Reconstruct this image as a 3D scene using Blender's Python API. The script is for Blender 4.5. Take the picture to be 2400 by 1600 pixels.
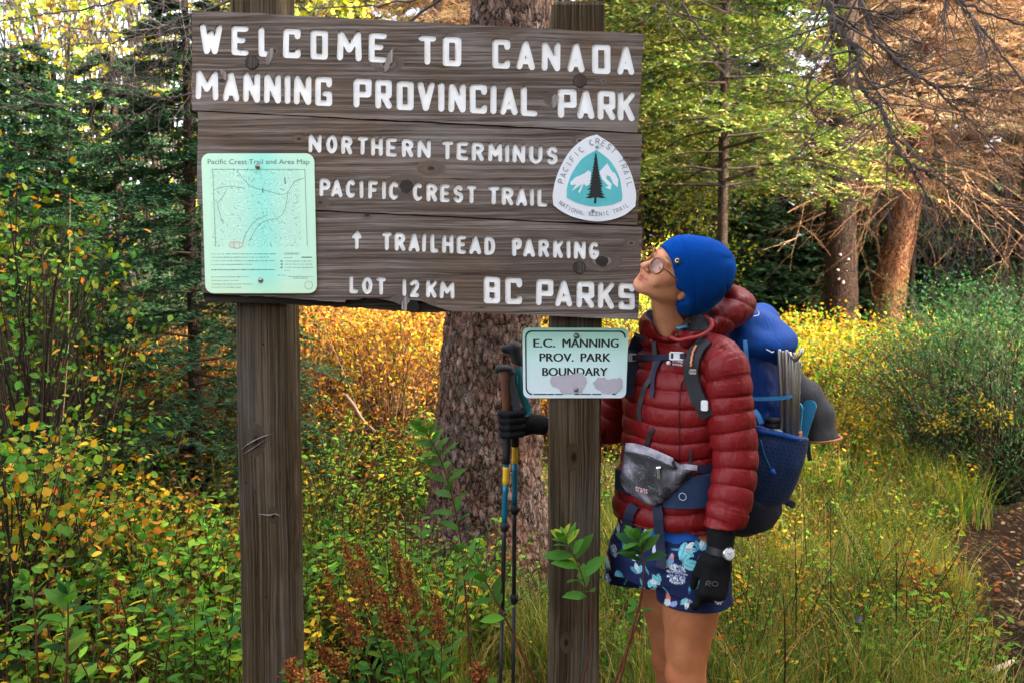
import bpy, bmesh, math, random
import numpy as np
from mathutils import Vector, Matrix
R = math.radians
scene = bpy.context.scene
for _o in list(bpy.data.objects):
    bpy.data.objects.remove(_o, do_unlink=True)
COL = scene.collection

# ------------------------------------------------------------------ camera, world, sun, exposure
FPX, PITCH, CAMZ = 1850.0, R(4.0), 1.5          # focal length in 2400-px photo pixels, pitch down, eye height
cam_d = bpy.data.cameras.new("camera")
cam = bpy.data.objects.new("camera", cam_d)
COL.objects.link(cam)
cam.location = (0, 0, CAMZ)
cam.rotation_euler = (R(90) - PITCH, 0, 0)
cam_d.sensor_width = 36.0
cam_d.lens = 36.0 * FPX / 2400.0
cam_d.clip_start, cam_d.clip_end = 0.05, 400.0
cam_d.dof.use_dof = True
cam_d.dof.focus_distance = 2.25
cam_d.dof.aperture_fstop = 5.6
scene.camera = cam

SUN_DIR = Vector((0.80, -0.22, 0.50)).normalized()     # towards the sun: from the right
SUN_STRENGTH, SKY_STRENGTH, EXPOSURE = 2.0, 0.15, 3.7
sun_d = bpy.data.lights.new("sun", 'SUN')
sun_d.energy = SUN_STRENGTH
sun_d.angle = R(0.5)
sun_d.color = (1.0, 0.87, 0.68)
sun = bpy.data.objects.new("sun", sun_d)
COL.objects.link(sun)
sun.rotation_euler = SUN_DIR.to_track_quat('Z', 'Y').to_euler()
sun.location = (12, 0, 20)

world = bpy.data.worlds.new("World")
scene.world = world
world.use_nodes = True
wn = world.node_tree
sky = wn.nodes.new('ShaderNodeTexSky')
sky.sky_type = 'NISHITA'
sky.sun_disc = False
sky.sun_elevation = math.asin(SUN_DIR.z)
sky.sun_rotation = math.atan2(SUN_DIR.x, SUN_DIR.y)
sky.air_density, sky.dust_density, sky.ozone_density = 0.7, 7.0, 0.0
wbg = wn.nodes['Background']
wbg.inputs['Strength'].default_value = SKY_STRENGTH
wbal = wn.nodes.new('ShaderNodeHueSaturation')                      # camera white balance for open shade
wbal.inputs['Saturation'].default_value = 0.45
wn.links.new(sky.outputs['Color'], wbal.inputs['Color'])
wn.links.new(wbal.outputs['Color'], wbg.inputs['Color'])

vs = scene.view_settings
vs.view_transform, vs.look, vs.exposure, vs.gamma, vs.use_curve_mapping = 'Standard', 'None', EXPOSURE, 1.0, False
cy = scene.cycles
cy.max_bounces, cy.diffuse_bounces, cy.glossy_bounces = 7, 4, 3
cy.transmission_bounces, cy.transparent_max_bounces = 5, 8
cy.use_denoising = True

CA, SA = math.cos(PITCH), math.sin(PITCH)
def at(px, py, Y):
    """point on the photo pixel (2400x1600) ray at world depth Y"""
    cx, cyy = (px - 1200.0) / FPX, (800.0 - py) / FPX
    d = (cx, CA + cyy * SA, -SA + cyy * CA)
    t = Y / d[1]
    return np.array((d[0] * t, Y, CAMZ + d[2] * t))
def proj(p):
    x, y, z = p[0], p[1], p[2] - CAMZ
    dep = y * CA - z * SA
    up = y * SA + z * CA
    return (1200 + FPX * x / dep, 800 - FPX * up / dep)

# ------------------------------------------------------------------ object helpers
BASE = {}
def link(o, parent=None):
    COL.objects.link(o)
    if parent is not None:
        o.parent = parent
    return o
def tag(o, label=None, cat=None, group=None, kind=None):
    if label: o['label'] = label
    if cat: o['category'] = cat
    if group: o['group'] = group
    if kind: o['kind'] = kind
    return o
def thing(name, label, cat, loc=(0, 0, 0), group=None):
    o = bpy.data.objects.new(name, None)
    o.empty_display_size = 0.1
    o.location = loc
    COL.objects.link(o)
    BASE[o.name] = np.array(loc, dtype=float)
    return tag(o, label, cat, group)
def mesh_data(name, V, F, mats, colors=None, smooth=False, midx=None):
    """F: int array (n,3)/(n,4) or a list of such arrays"""
    V = np.asarray(V, dtype=np.float32)
    Fs = F if isinstance(F, list) else [F]
    Fs = [np.asarray(f, dtype=np.int32) for f in Fs if len(f)]
    me = bpy.data.meshes.new(name)
    me.vertices.add(len(V))
    me.vertices.foreach_set('co', V.ravel())
    li = np.concatenate([f.ravel() for f in Fs]) if Fs else np.zeros(0, np.int32)
    tot = np.concatenate([np.full(len(f), f.shape[1], np.int32) for f in Fs]) if Fs else np.zeros(0, np.int32)
    st = np.concatenate([[0], np.cumsum(tot)[:-1]]).astype(np.int32) if len(tot) else tot
    me.loops.add(len(li))
    me.loops.foreach_set('vertex_index', li)
    me.polygons.add(len(tot))
    me.polygons.foreach_set('loop_start', st)
    me.polygons.foreach_set('loop_total', tot)
    if midx is not None:
        me.polygons.foreach_set('material_index', np.asarray(midx, np.int32))
    me.polygons.foreach_set('use_smooth', np.full(len(tot), bool(smooth)))
    for m in (mats if isinstance(mats, (list, tuple)) else [mats]):
        me.materials.append(m)
    if colors is not None:
        C = np.asarray(colors, np.float32)
        if C.shape[1] == 3:
            C = np.hstack([C, np.ones((len(C), 1), np.float32)])
        a = me.attributes.new('Col', 'FLOAT_COLOR', 'POINT')
        a.data.foreach_set('color', C.ravel())
    me.update(calc_edges=True)
    me.validate()
    return me
def obj(name, V, F, mats, parent=None, colors=None, smooth=False, base=None, midx=None):
    """world-space vertices; linked under parent (stored relative to the thing's base)"""
    V = np.asarray(V, dtype=float)
    if parent is not None:
        b = BASE[parent.name]
    else:
        b = np.array(base if base is not None else (V[:, 0].mean(), V[:, 1].mean(), V[:, 2].min()), dtype=float)
    me = mesh_data(name, V - b, F, mats, colors, smooth, midx)
    o = bpy.data.objects.new(name, me)
    link(o, parent)
    if parent is None:
        o.location = b
    BASE[o.name] = b
    return o

def merge(parts):
    """[(V,F)...] with F (n,3) or (n,4) -> V, [tris, quads]"""
    Vs, T, Q, off = [], [], [], 0
    for V, F in parts:
        V = np.asarray(V, float)
        for f in (F if isinstance(F, list) else [F]):
            f = np.asarray(f, int)
            if len(f) == 0: continue
            (T if f.shape[1] == 3 else Q).append(f + off)
        Vs.append(V); off += len(V)
    out = []
    if T: out.append(np.concatenate(T))
    if Q: out.append(np.concatenate(Q))
    return np.concatenate(Vs), out

def frames(P):
    P = np.asarray(P, float)
    T = np.gradient(P, axis=0)
    T /= np.linalg.norm(T, axis=1)[:, None] + 1e-12
    ref = np.array((0, 0, 1.0)) if abs(T[0][2]) < 0.9 else np.array((1.0, 0, 0))
    N = np.zeros_like(T)
    n = np.cross(T[0], ref); n /= np.linalg.norm(n)
    for i in range(len(P)):
        n = n - T[i] * np.dot(n, T[i]); n /= np.linalg.norm(n) + 1e-12
        N[i] = n
    return T, N, np.cross(T, N)
def tube(P, r, n=8, caps=True, flat=1.0):
    P = np.asarray(P, float)
    r = np.broadcast_to(np.asarray(r, float), (len(P),))
    T, N, B = frames(P)
    a = np.arange(n) * 2 * np.pi / n
    ring = np.cos(a)[None, :, None] * N[:, None, :] + flat * np.sin(a)[None, :, None] * B[:, None, :]
    V = (P[:, None, :] + ring * r[:, None, None]).reshape(-1, 3)
    m = len(P)
    i = np.arange(m - 1)[:, None] * n; j = np.arange(n)[None, :]; k = (j + 1) % n
    Q = np.stack([i + j, i + k, i + n + k, i + n + j], -1).reshape(-1, 4)
    F = [Q]
    if caps:
        V = np.vstack([V, P[0], P[-1]])
        c0, c1 = m * n, m * n + 1
        jj = np.arange(n); kk = (jj + 1) % n
        F.append(np.stack([np.full(n, c0), kk, jj], -1))
        F.append(np.stack([np.full(n, c1), (m - 1) * n + jj, (m - 1) * n + kk], -1))
    return V, F
def smooth_path(pts, n=24):
    """Catmull-Rom through pts"""
    P = np.asarray(pts, float)
    P = np.vstack([2 * P[0] - P[1], P, 2 * P[-1] - P[-2]])
    m = len(P) - 3
    out = []
    for t in np.linspace(0, m - 1e-9, n):
        i = int(t); u = t - i
        p0, p1, p2, p3 = P[i], P[i + 1], P[i + 2], P[i + 3]
        out.append(0.5 * ((2 * p1) + (-p0 + p2) * u + (2 * p0 - 5 * p1 + 4 * p2 - p3) * u * u + (-p0 + 3 * p1 - 3 * p2 + p3) * u ** 3))
    return np.array(out)
def ribbon(P, w, t, side):
    """flat strap along P: width w along `side`, thickness t"""
    P = np.asarray(P, float)
    T, _, _ = frames(P)
    S = np.broadcast_to(np.asarray(side, float), P.shape)
    S = S - T * np.sum(S * T, 1)[:, None]; S /= np.linalg.norm(S, axis=1)[:, None]
    N = np.cross(T, S)
    V = np.stack([P - S * w / 2 - N * t / 2, P + S * w / 2 - N * t / 2, P + S * w / 2 + N * t / 2, P - S * w / 2 + N * t / 2], 1).reshape(-1, 3)
    m = len(P); i = np.arange(m - 1)[:, None] * 4; j = np.arange(4)[None]; k = (j + 1) % 4
    Q = np.stack([i + j, i + k, i + 4 + k, i + 4 + j], -1).reshape(-1, 4)
    Q = np.vstack([Q, [[3, 2, 1, 0]], [[4 * m - 4, 4 * m - 3, 4 * m - 2, 4 * m - 1]]])
    return V, Q
def box(c, s, M=None):
    c, s = np.asarray(c, float), np.asarray(s, float) / 2
    V = np.array([(x, y, z) for x in (-1, 1) for y in (-1, 1) for z in (-1, 1)], float) * s
    if M is not None: V = V @ np.asarray(M, float).T
    return V + c, np.array([(0, 1, 3, 2), (4, 6, 7, 5), (0, 4, 5, 1), (2, 3, 7, 6), (0, 2, 6, 4), (1, 5, 7, 3)])
def prism(poly, y0, y1, holes=None):
    """poly [(x,z)] extruded from front y0 to back y1 (triangulated caps)"""
    n = len(poly)
    from mathutils.geometry import tessellate_polygon
    tri = np.array(tessellate_polygon([[Vector((x, z, 0)) for x, z in poly]]))
    A = np.array([(x, y0, z) for x, z in poly]); B = np.array([(x, y1, z) for x, z in poly])
    # orientation: make front face look to -Y
    a = A[tri[:, 0]]; b = A[tri[:, 1]]; c = A[tri[:, 2]]
    nrm = np.cross(b - a, c - a)[:, 1]
    tri = np.where((nrm > 0)[:, None], tri[:, ::-1], tri)
    area = sum(poly[i][0] * poly[(i + 1) % n][1] - poly[(i + 1) % n][0] * poly[i][1] for i in range(n))
    j = np.arange(n); k = (j + 1) % n
    Q = np.stack([j, k, k + n, j + n], -1) if area < 0 else np.stack([k, j, j + n, k + n], -1)
    return np.vstack([A, B]), [np.vstack([tri, tri[:, ::-1] + n]), Q]
def disc_prism(cx, cz, r, y0, y1, n=20):
    return prism([(cx + r * math.cos(a), cz + r * math.sin(a)) for a in np.arange(n) * 2 * math.pi / n], y0, y1)
def rrect(x0, z0, x1, z1, r, n=6):
    out = []
    for cx, cz, a0 in ((x1 - r, z1 - r, 0), (x0 + r, z1 - r, 90), (x0 + r, z0 + r, 180), (x1 - r, z0 + r, 270)):
        for i in range(n + 1):
            a = R(a0 + 90 * i / n)
            out.append((cx + r * math.cos(a), cz + r * math.sin(a)))
    return out
def rough_outline(poly, amp, step, seed, closed=True):
    rg = np.random.default_rng(seed); out = []
    for i in range(len(poly) if closed else len(poly) - 1):
        a, b = np.array(poly[i]), np.array(poly[(i + 1) % len(poly)])
        n = max(1, int(np.linalg.norm(b - a) / step))
        for j in range(n):
            p = a + (b - a) * j / n
            if j: p = p + rg.normal(0, amp, 2)
            out.append(tuple(p))
    if not closed: out.append(tuple(poly[-1]))
    return out

# ------------------------------------------------------------------ noise and implicit surfaces
def vnoise(P, s=1.0, seed=0):
    """value noise -1..1"""
    P = np.asarray(P) * s
    I = np.floor(P).astype(np.int64); f = P - I
    f = f * f * (3 - 2 * f)
    def h(i, j, k):
        n = (i * 374761393 + j * 668265263 + k * 2147483647 + seed * 1274126177) & 0xffffffff
        n = ((n ^ (n >> 13)) * 1274126177) & 0xffffffff
        return ((n ^ (n >> 16)) & 0xffff) / 32767.5 - 1
    r = 0
    for a in (0, 1):
        for b in (0, 1):
            for c in (0, 1):
                w = (f[..., 0] if a else 1 - f[..., 0]) * (f[..., 1] if b else 1 - f[..., 1]) * (f[..., 2] if c else 1 - f[..., 2])
                r = r + w * h(I[..., 0] + a, I[..., 1] + b, I[..., 2] + c)
    return r
class Field:
    def __init__(s, lo, hi, h):
        s.lo, s.h = np.array(lo, float), h
        n = np.ceil((np.array(hi) - s.lo) / h).astype(int) + 1
        s.n = n
        s.D = np.full(n, 1.0, np.float32)
        s.ax = [s.lo[i] + np.arange(n[i]) * h for i in range(3)]
    def sub(s, lo, hi):
        a = [max(0, int((lo[i] - s.lo[i]) / s.h) - 1) for i in range(3)]
        b = [min(s.n[i], int((hi[i] - s.lo[i]) / s.h) + 2) for i in range(3)]
        sl = tuple(slice(a[i], max(a[i], b[i])) for i in range(3))
        G = np.stack(np.meshgrid(*[s.ax[i][sl[i]] for i in range(3)], indexing='ij'), -1)
        return sl, G
    def add(s, fn, lo, hi, k=0.0, neg=False):
        pad = max(k, 0.0) + 0.012
        sl, G = s.sub(np.array(lo) - pad, np.array(hi) + pad)
        if G.size == 0: return
        d = fn(G).astype(np.float32); D = s.D[sl]
        if neg:
            d = -d
            if k > 0:
                h = np.clip(0.5 - 0.5 * (D - d) / k, 0, 1); s.D[sl] = D + (d - D) * h + k * h * (1 - h)
            else: s.D[sl] = np.maximum(D, d)
        else:
            if k > 0:
                h = np.clip(0.5 + 0.5 * (D - d) / k, 0, 1); s.D[sl] = D + (d - D) * h - k * h * (1 - h)
            else: s.D[sl] = np.minimum(D, d)
    def cone(s, a, b, ra, rb, k=0.0, neg=False):
        a, b = np.asarray(a, float), np.asarray(b, float); r = max(ra, rb)
        ab = b - a; L = ab @ ab + 1e-12
        def fn(G):
            t = np.clip(((G - a) @ ab) / L, 0, 1)
            q = G - a - t[..., None] * ab
            return np.sqrt((q * q).sum(-1)) - (ra + (rb - ra) * t)
        s.add(fn, np.minimum(a, b) - r, np.maximum(a, b) + r, k, neg)
    def ell(s, c, r, M=None, k=0.0, neg=False):
        c, r = np.asarray(c, float), np.asarray(r, float)
        M = np.eye(3) if M is None else np.asarray(M, float)   # columns = local axes
        def fn(G):
            q = ((G - c) @ M) / r
            l = np.sqrt((q * q).sum(-1))
            g = np.sqrt(((q / r) ** 2).sum(-1)) + 1e-9
            return l * (l - 1) / g
        e = np.abs(M) @ r
        s.add(fn, c - e, c + e, k, neg)
    def rbox(s, c, hs, rad, M=None, k=0.0, neg=False):
        c, hs = np.asarray(c, float), np.asarray(hs, float)
        M = np.eye(3) if M is None else np.asarray(M, float)
        def fn(G):
            q = np.abs((G - c) @ M) - (hs - rad)
            return np.sqrt((np.maximum(q, 0) ** 2).sum(-1)) + np.minimum(q.max(-1), 0) - rad
        e = np.abs(M) @ hs
        s.add(fn, c - e, c + e, k, neg)
    def loft(s, secs, A, B, k=0.0, p=2.0, neg=False):
        """secs [(centre xyz, ra, rb)] ordered by z; ellipses in the A/B horizontal frame"""
        secs = sorted(secs, key=lambda q: q[0][2])
        Z = np.array([q[0][2] for q in secs]); C = np.array([q[0] for q in secs]); ra = np.array([q[1] for q in secs]); rb = np.array([q[2] for q in secs])
        zz = np.linspace(Z[0], Z[-1], 120)
        def sm(v):
            v = np.interp(zz, Z, v); kk = np.array([1, 2, 3, 4, 3, 2, 1.0]); kk /= kk.sum()
            return np.convolve(np.pad(v, 3, mode='edge'), kk, 'valid')
        cx, cyv, a_, b_ = sm(C[:, 0]), sm(C[:, 1]), sm(ra), sm(rb)
        A, B = np.asarray(A, float), np.asarray(B, float)
        def fn(G):
            z = G[..., 2]
            dx = G[..., 0] - np.interp(z, zz, cx); dy = G[..., 1] - np.interp(z, zz, cyv)
            ea, eb = np.interp(z, zz, a_), np.interp(z, zz, b_)
            u = np.abs(dx * A[0] + dy * A[1]) / ea; v = np.abs(dx * B[0] + dy * B[1]) / eb
            d = ((u ** p + v ** p) ** (1 / p) - 1) * np.minimum(ea, eb)
            return np.maximum(d, np.maximum(Z[0] - z, z - Z[-1]))
        m = max(ra.max(), rb.max()) * 1.2
        s.add(fn, C.min(0) - (m, m, 0), C.max(0) + (m, m, 0), k, neg)
    def warp(s, fn, band=0.04):
        """add fn(points) to the field near the surface"""
        idx = np.argwhere(np.abs(s.D) < band)
        P = s.lo + idx * s.h
        s.D[tuple(idx.T)] += fn(P).astype(np.float32)
    def cut(s, p, n):
        """keep the side n points away from"""
        p, n = np.asarray(p, float), np.asarray(n, float); n = n / np.linalg.norm(n)
        d = ((s.ax[0] - p[0]) * n[0])[:, None, None] + ((s.ax[1] - p[1]) * n[1])[None, :, None] + ((s.ax[2] - p[2]) * n[2])[None, None, :]
        s.D = np.maximum(s.D, d.astype(np.float32))
    def mesh(s):
        D = np.pad(s.D, 1, constant_values=1.0)
        lo = s.lo - s.h
        ins = D < 0
        c = ins[:-1, :-1, :-1].astype(np.int8)
        tot = np.zeros([n - 1 for n in D.shape], np.int8)
        for a in (0, 1):
            for b in (0, 1):
                for e in (0, 1):
                    tot += ins[a:D.shape[0] - 1 + a, b:D.shape[1] - 1 + b, e:D.shape[2] - 1 + e]
        act = np.argwhere((tot > 0) & (tot < 8))
        idm = np.full(tot.shape, -1, np.int32)
        idm[tuple(act.T)] = np.arange(len(act))
        acc = np.zeros((len(act), 3)); cnt = np.zeros(len(act))
        offs = [(0, 0, 0), (1, 0, 0), (0, 1, 0), (1, 1, 0), (0, 0, 1), (1, 0, 1), (0, 1, 1), (1, 1, 1)]
        vals = [D[act[:, 0] + o[0], act[:, 1] + o[1], act[:, 2] + o[2]] for o in offs]
        for i in range(8):
            for ax in range(3):
                if offs[i][ax] == 0:
                    o2 = list(offs[i]); o2[ax] = 1; j = offs.index(tuple(o2))
                    d0, d1 = vals[i], vals[j]
                    m = (d0 < 0) != (d1 < 0)
                    t = np.where(m, d0 / np.where(d0 - d1 == 0, 1, d0 - d1), 0)
                    p = np.tile(np.array(offs[i], float), (len(act), 1)); p[:, ax] += t
                    acc += p * m[:, None]; cnt += m
        V = lo + s.h * (act + acc / cnt[:, None])
        Q = []
        for ax in range(3):
            sl0 = [slice(None)] * 3; sl1 = [slice(None)] * 3
            sl0[ax] = slice(0, -1); sl1[ax] = slice(1, None)
            m = ins[tuple(sl0)] != ins[tuple(sl1)]
            e = np.argwhere(m)
            b, c2 = [(1, 2), (2, 0), (0, 1)][ax]
            e = e[(e[:, b] > 0) & (e[:, c2] > 0)]
            def cell(db, dc):
                q = e.copy(); q[:, b] -= db; q[:, c2] -= dc
                return idm[tuple(q.T)]
            q = np.stack([cell(1, 1), cell(0, 1), cell(0, 0), cell(1, 0)], -1)
            flip = ~ins[tuple(e.T)]
            q[flip] = q[flip][:, ::-1]
            Q.append(q)
        return V, np.concatenate(Q)

# ------------------------------------------------------------------ material helpers
class NT:
    def __init__(s, name):
        s.m = bpy.data.materials.new(name); s.m.use_nodes = True
        s.t = s.m.node_tree; s.b = s.t.nodes['Principled BSDF']; s.out = s.t.nodes['Material Output']
    def n(s, typ, **kw):
        nd = s.t.nodes.new('ShaderNode' + typ)
        for k, v in kw.items(): setattr(nd, k, v)
        return nd
    def l(s, a, b): s.t.links.new(a, b)
    def put(s, sock, v):
        if isinstance(v, bpy.types.NodeSocket): s.l(v, sock)
        elif isinstance(v, (tuple, list)) and sock.type == 'RGBA' and len(v) == 3: sock.default_value = (*v, 1)
        else: sock.default_value = v
    def math(s, op, a, b=None, c=None, clamp=False):
        nd = s.n('Math', operation=op, use_clamp=clamp); s.put(nd.inputs[0], a)
        if b is not None: s.put(nd.inputs[1], b)
        if c is not None: s.put(nd.inputs[2], c)
        return nd.outputs[0]
    def mix(s, f, a, b, typ='MIX'):
        nd = s.n('Mix', data_type='RGBA', blend_type=typ, clamp_factor=True)
        s.put(nd.inputs[0], f); s.put(nd.inputs[6], a); s.put(nd.inputs[7], b)
        return nd.outputs[2]
    def ramp(s, f, stops):
        nd = s.n('ValToRGB'); s.put(nd.inputs[0], f); el = nd.color_ramp.elements
        while len(el) < len(stops): el.new(0.5)
        for e, (p, c) in zip(el, stops): e.position = p; e.color = (*c, 1) if len(c) == 3 else c
        return nd.outputs[0]
    def co(s, kind='Object'): return s.n('TexCoord').outputs[kind]
    def mapv(s, v, sc=(1, 1, 1), loc=(0, 0, 0), rot=(0, 0, 0)):
        nd = s.n('Mapping'); s.l(v, nd.inputs[0]); nd.inputs['Scale'].default_value = sc; nd.inputs['Location'].default_value = loc; nd.inputs['Rotation'].default_value = rot
        return nd.outputs[0]
    def noise(s, v, scale=5, detail=4, rough=0.55, dist=0.0, out='Fac'):
        nd = s.n('TexNoise'); s.l(v, nd.inputs['Vector']); nd.inputs['Scale'].default_value = scale; nd.inputs['Detail'].default_value = detail
        nd.inputs['Roughness'].default_value = rough; nd.inputs['Distortion'].default_value = dist
        return nd.outputs[out]
    def vor(s, v, scale=5, feature='F1', out='Distance', rnd=1.0):
        nd = s.n('TexVoronoi', feature=feature); s.l(v, nd.inputs['Vector']); nd.inputs['Scale'].default_value = scale; nd.inputs['Randomness'].default_value = rnd
        return nd.outputs[out]
    def bump(s, h, strength=0.3, dist=0.01):
        nd = s.n('Bump'); s.l(h, nd.inputs['Height']); nd.inputs['Strength'].default_value = strength; nd.inputs['Distance'].default_value = dist
        s.l(nd.outputs[0], s.b.inputs['Normal']); return nd
    def attr(s, name='Col'):
        nd = s.n('Attribute'); nd.attribute_name = name; return nd.outputs['Color']
    def set(s, color=None, rough=None, metal=None, spec=None, **kw):
        if color is not None: s.put(s.b.inputs['Base Color'], color)
        if rough is not None: s.put(s.b.inputs['Roughness'], rough)
        if metal is not None: s.b.inputs['Metallic'].default_value = metal
        if spec is not None: s.b.inputs['Specular IOR Level'].default_value = spec
        for k, v in kw.items(): s.put(s.b.inputs[k.replace('_', ' ')], v)
        return s
def simple(name, col, rough=0.6, metal=0.0, var=0.15, scale=30, bump=0.0, bscale=200, spec=0.4):
    t = NT(name); v = t.co()
    f = t.noise(v, scale, 4)
    c = t.mix(f, tuple(x * (1 - var) for x in col), tuple(min(1, x * (1 + var)) for x in col))
    t.set(c, rough, metal, spec)
    if bump: t.bump(t.noise(v, bscale, 3), bump, 0.004)
    return t.m
def leaf_material(name, trans=0.35, rough=0.5, spec=0.35):
    t = NT(name); c = t.attr()
    t.set(c, rough, 0, spec)
    tr = t.n('BsdfTranslucent')
    hs = t.n('HueSaturation'); t.l(c, hs.inputs['Color']); hs.inputs['Value'].default_value = 1.25; hs.inputs['Saturation'].default_value = 1.1
    t.l(hs.outputs[0], tr.inputs['Color'])
    ms = t.n('MixShader'); ms.inputs[0].default_value = trans
    t.l(t.b.outputs[0], ms.inputs[1]); t.l(tr.outputs[0], ms.inputs[2]); t.l(ms.outputs[0], t.out.inputs['Surface'])
    return t.m
def vcol_material(name, rough=0.7, bump=0.0, bscale=150, spec=0.3, var=0.12, vscale=60):
    t = NT(name); c = t.attr(); v = t.co()
    f = t.noise(v, vscale, 4)
    c2 = t.mix(1.0, c, t.ramp(f, [(0.25, (1 - var,) * 3), (0.75, (1 + var * 0.5,) * 3)]), 'MULTIPLY')
    t.set(c2, rough, 0, spec)
    if bump: t.bump(t.noise(v, bscale, 3), bump, 0.003)
    return t.m
# ------------------------------------------------------------------ the wooden welcome sign
YF, BT = 2.17, 0.044                 # board front plane, board thickness
YP0, YP1 = YF + BT + 0.001, YF + BT + 0.141   # post front and back
def XZ(px, py, Y=YF):
    p = at(px, py, Y); return (p[0], p[2])

def wood(name, along, dark, mid, light, knots=(), silver=0.5, fine=1.0):
    """weathered timber; along = axis index of the grain; knots [(x,z,r)] in object space"""
    t = NT(name); v = t.co()
    sep = t.n('SeparateXYZ'); t.l(v, sep.inputs[0])
    al, ac = (sep.outputs[0], sep.outputs[2]) if along == 0 else (sep.outputs[2], sep.outputs[0])
    dep = sep.outputs[1]
    wob = t.noise(t.mapv(v, (2.2, 2.2, 6) if along == 0 else (6, 2.2, 2.2)), 1.0, 3)
    ac2 = t.math('ADD', ac, t.math('MULTIPLY', t.math('SUBTRACT', wob, 0.5), 0.026))
    core = None
    for kx, kz, kr in knots:
        dx = t.math('SUBTRACT', sep.outputs[0], kx); dz = t.math('SUBTRACT', sep.outputs[2], kz)
        if along == 0: dx = t.math('MULTIPLY', dx, 0.55)
        else: dz = t.math('MULTIPLY', dz, 0.55)
        r = t.math('SQRT', t.math('ADD', t.math('MULTIPLY', dx, dx), t.math('MULTIPLY', dz, dz)))
        r = t.math('ADD', r, t.math('MULTIPLY', t.math('SUBTRACT', wob, 0.5), kr * 1.1))
        w = t.n('MapRange', interpolation_type='SMOOTHSTEP'); t.l(r, w.inputs[0])
        w.inputs[1].default_value = kr * 1.0; w.inputs[2].default_value = kr * (2.3 if along == 0 else 2.0); w.inputs[3].default_value = 1; w.inputs[4].default_value = 0
        mx = t.n('Mix', data_type='FLOAT'); t.l(w.outputs[0], mx.inputs[0]); t.l(ac2, mx.inputs[2]); t.l(r, mx.inputs[3])
        ac2 = mx.outputs[0]
        c = t.n('MapRange', interpolation_type='SMOOTHSTEP'); t.l(r, c.inputs[0])
        c.inputs[1].default_value = kr * 0.35; c.inputs[2].default_value = kr * 0.75; c.inputs[3].default_value = 1; c.inputs[4].default_value = 0
        core = c.outputs[0] if core is None else t.math('MAXIMUM', core, c.outputs[0])
    cb = t.n('CombineXYZ'); t.l(t.math('MULTIPLY', al, 1.4), cb.inputs[0]); t.l(t.math('MULTIPLY', ac2, 125 * fine), cb.inputs[1]); t.l(t.math('MULTIPLY', dep, 60), cb.inputs[2])
    g1 = t.noise(cb.outputs[0], 1.0, 6, 0.68, 0.2)
    cb2 = t.n('CombineXYZ'); t.l(t.math('MULTIPLY', al, 9), cb2.inputs[0]); t.l(t.math('MULTIPLY', ac2, 420 * fine), cb2.inputs[1]); t.l(t.math('MULTIPLY', dep, 300), cb2.inputs[2])
    g2 = t.noise(cb2.outputs[0], 1.0, 4, 0.65)
    col = t.ramp(g1, [(0.30, dark), (0.47, mid), (0.62, light), (0.78, mid)])
    col = t.mix(t.math('MULTIPLY', t.ramp(g2, [(0.36, (1, 1, 1)), (0.5, (0, 0, 0))]), 0.5), col, tuple(c * 0.45 for c in dark))
    big = t.noise(t.mapv(v, (1.6, 3, 5) if along == 0 else (5, 3, 1.6)), 1.3, 4, 0.6)
    col = t.mix(t.math('MULTIPLY', t.ramp(big, [(0.48, (0, 0, 0)), (0.7, (1, 1, 1))]), silver), col, tuple(min(1, c * 1.25) for c in (light[0], light[0] * .94, light[0] * .95)))
    col = t.mix(t.math('MULTIPLY', t.ramp(big, [(0.3, (1, 1, 1)), (0.46, (0, 0, 0))]), 0.45), col, tuple(c * 0.6 for c in mid))
    warm = t.noise(t.mapv(v, (2, 2, 2), loc=(3.3, 1.1, 7.7)), 1.7, 3)
    col = t.mix(t.math('MULTIPLY', t.ramp(warm, [(0.52, (0, 0, 0)), (0.68, (1, 1, 1))]), 0.35), col, (mid[0] * 1.25, mid[1] * 0.95, mid[2] * 0.62))
    # check cracks
    ck = t.noise(cb.outputs[0], 0.62, 2, 0.5, 0.2)
    crack = t.ramp(t.math('ABSOLUTE', t.math('SUBTRACT', ck, 0.5)), [(0.0, (1, 1, 1)), (0.008, (0, 0, 0))])
    crack = t.math('MULTIPLY', crack, t.ramp(warm, [(0.45, (0, 0, 0)), (0.55, (1, 1, 1))]))
    col = t.mix(t.math('MULTIPLY', crack, 0.8), col, tuple(c * 0.2 for c in dark))
    if core is not None: col = t.mix(t.math('MULTIPLY', core, 0.75), col, tuple(c * 0.55 for c in (dark[0], dark[1] * .85, dark[2] * .75)))
    t.set(col, 0.92, 0, 0.04)
    h = t.math('ADD', t.math('MULTIPLY', g1, 0.6), t.math('SUBTRACT', t.math('MULTIPLY', g2, 0.4), t.math('MULTIPLY', crack, 0.8)))
    t.bump(h, 0.6, 0.004)
    return t.m

def paint_material():
    t = NT('sign_paint'); v = t.co()
    n1 = t.noise(v, 70, 5, 0.7); n2 = t.noise(v, 18, 3)
    wear = t.math('MULTIPLY', t.ramp(n1, [(0.64, (0, 0, 0)), (0.70, (1, 1, 1))]), t.ramp(n2, [(0.58, (0, 0, 0)), (0.66, (1, 1, 1))]))
    base = t.mix(t.ramp(n2, [(0.4, (0, 0, 0)), (0.75, (1, 1, 1))]), (0.94, 0.945, 0.95), (0.90, 0.87, 0.81))
    t.set(t.mix(wear, base, (0.16, 0.11, 0.08)), 0.55, 0, 0.35)
    t.bump(n1, 0.2, 0.002)
    return t.m
M_PAINT = paint_material()

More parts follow.
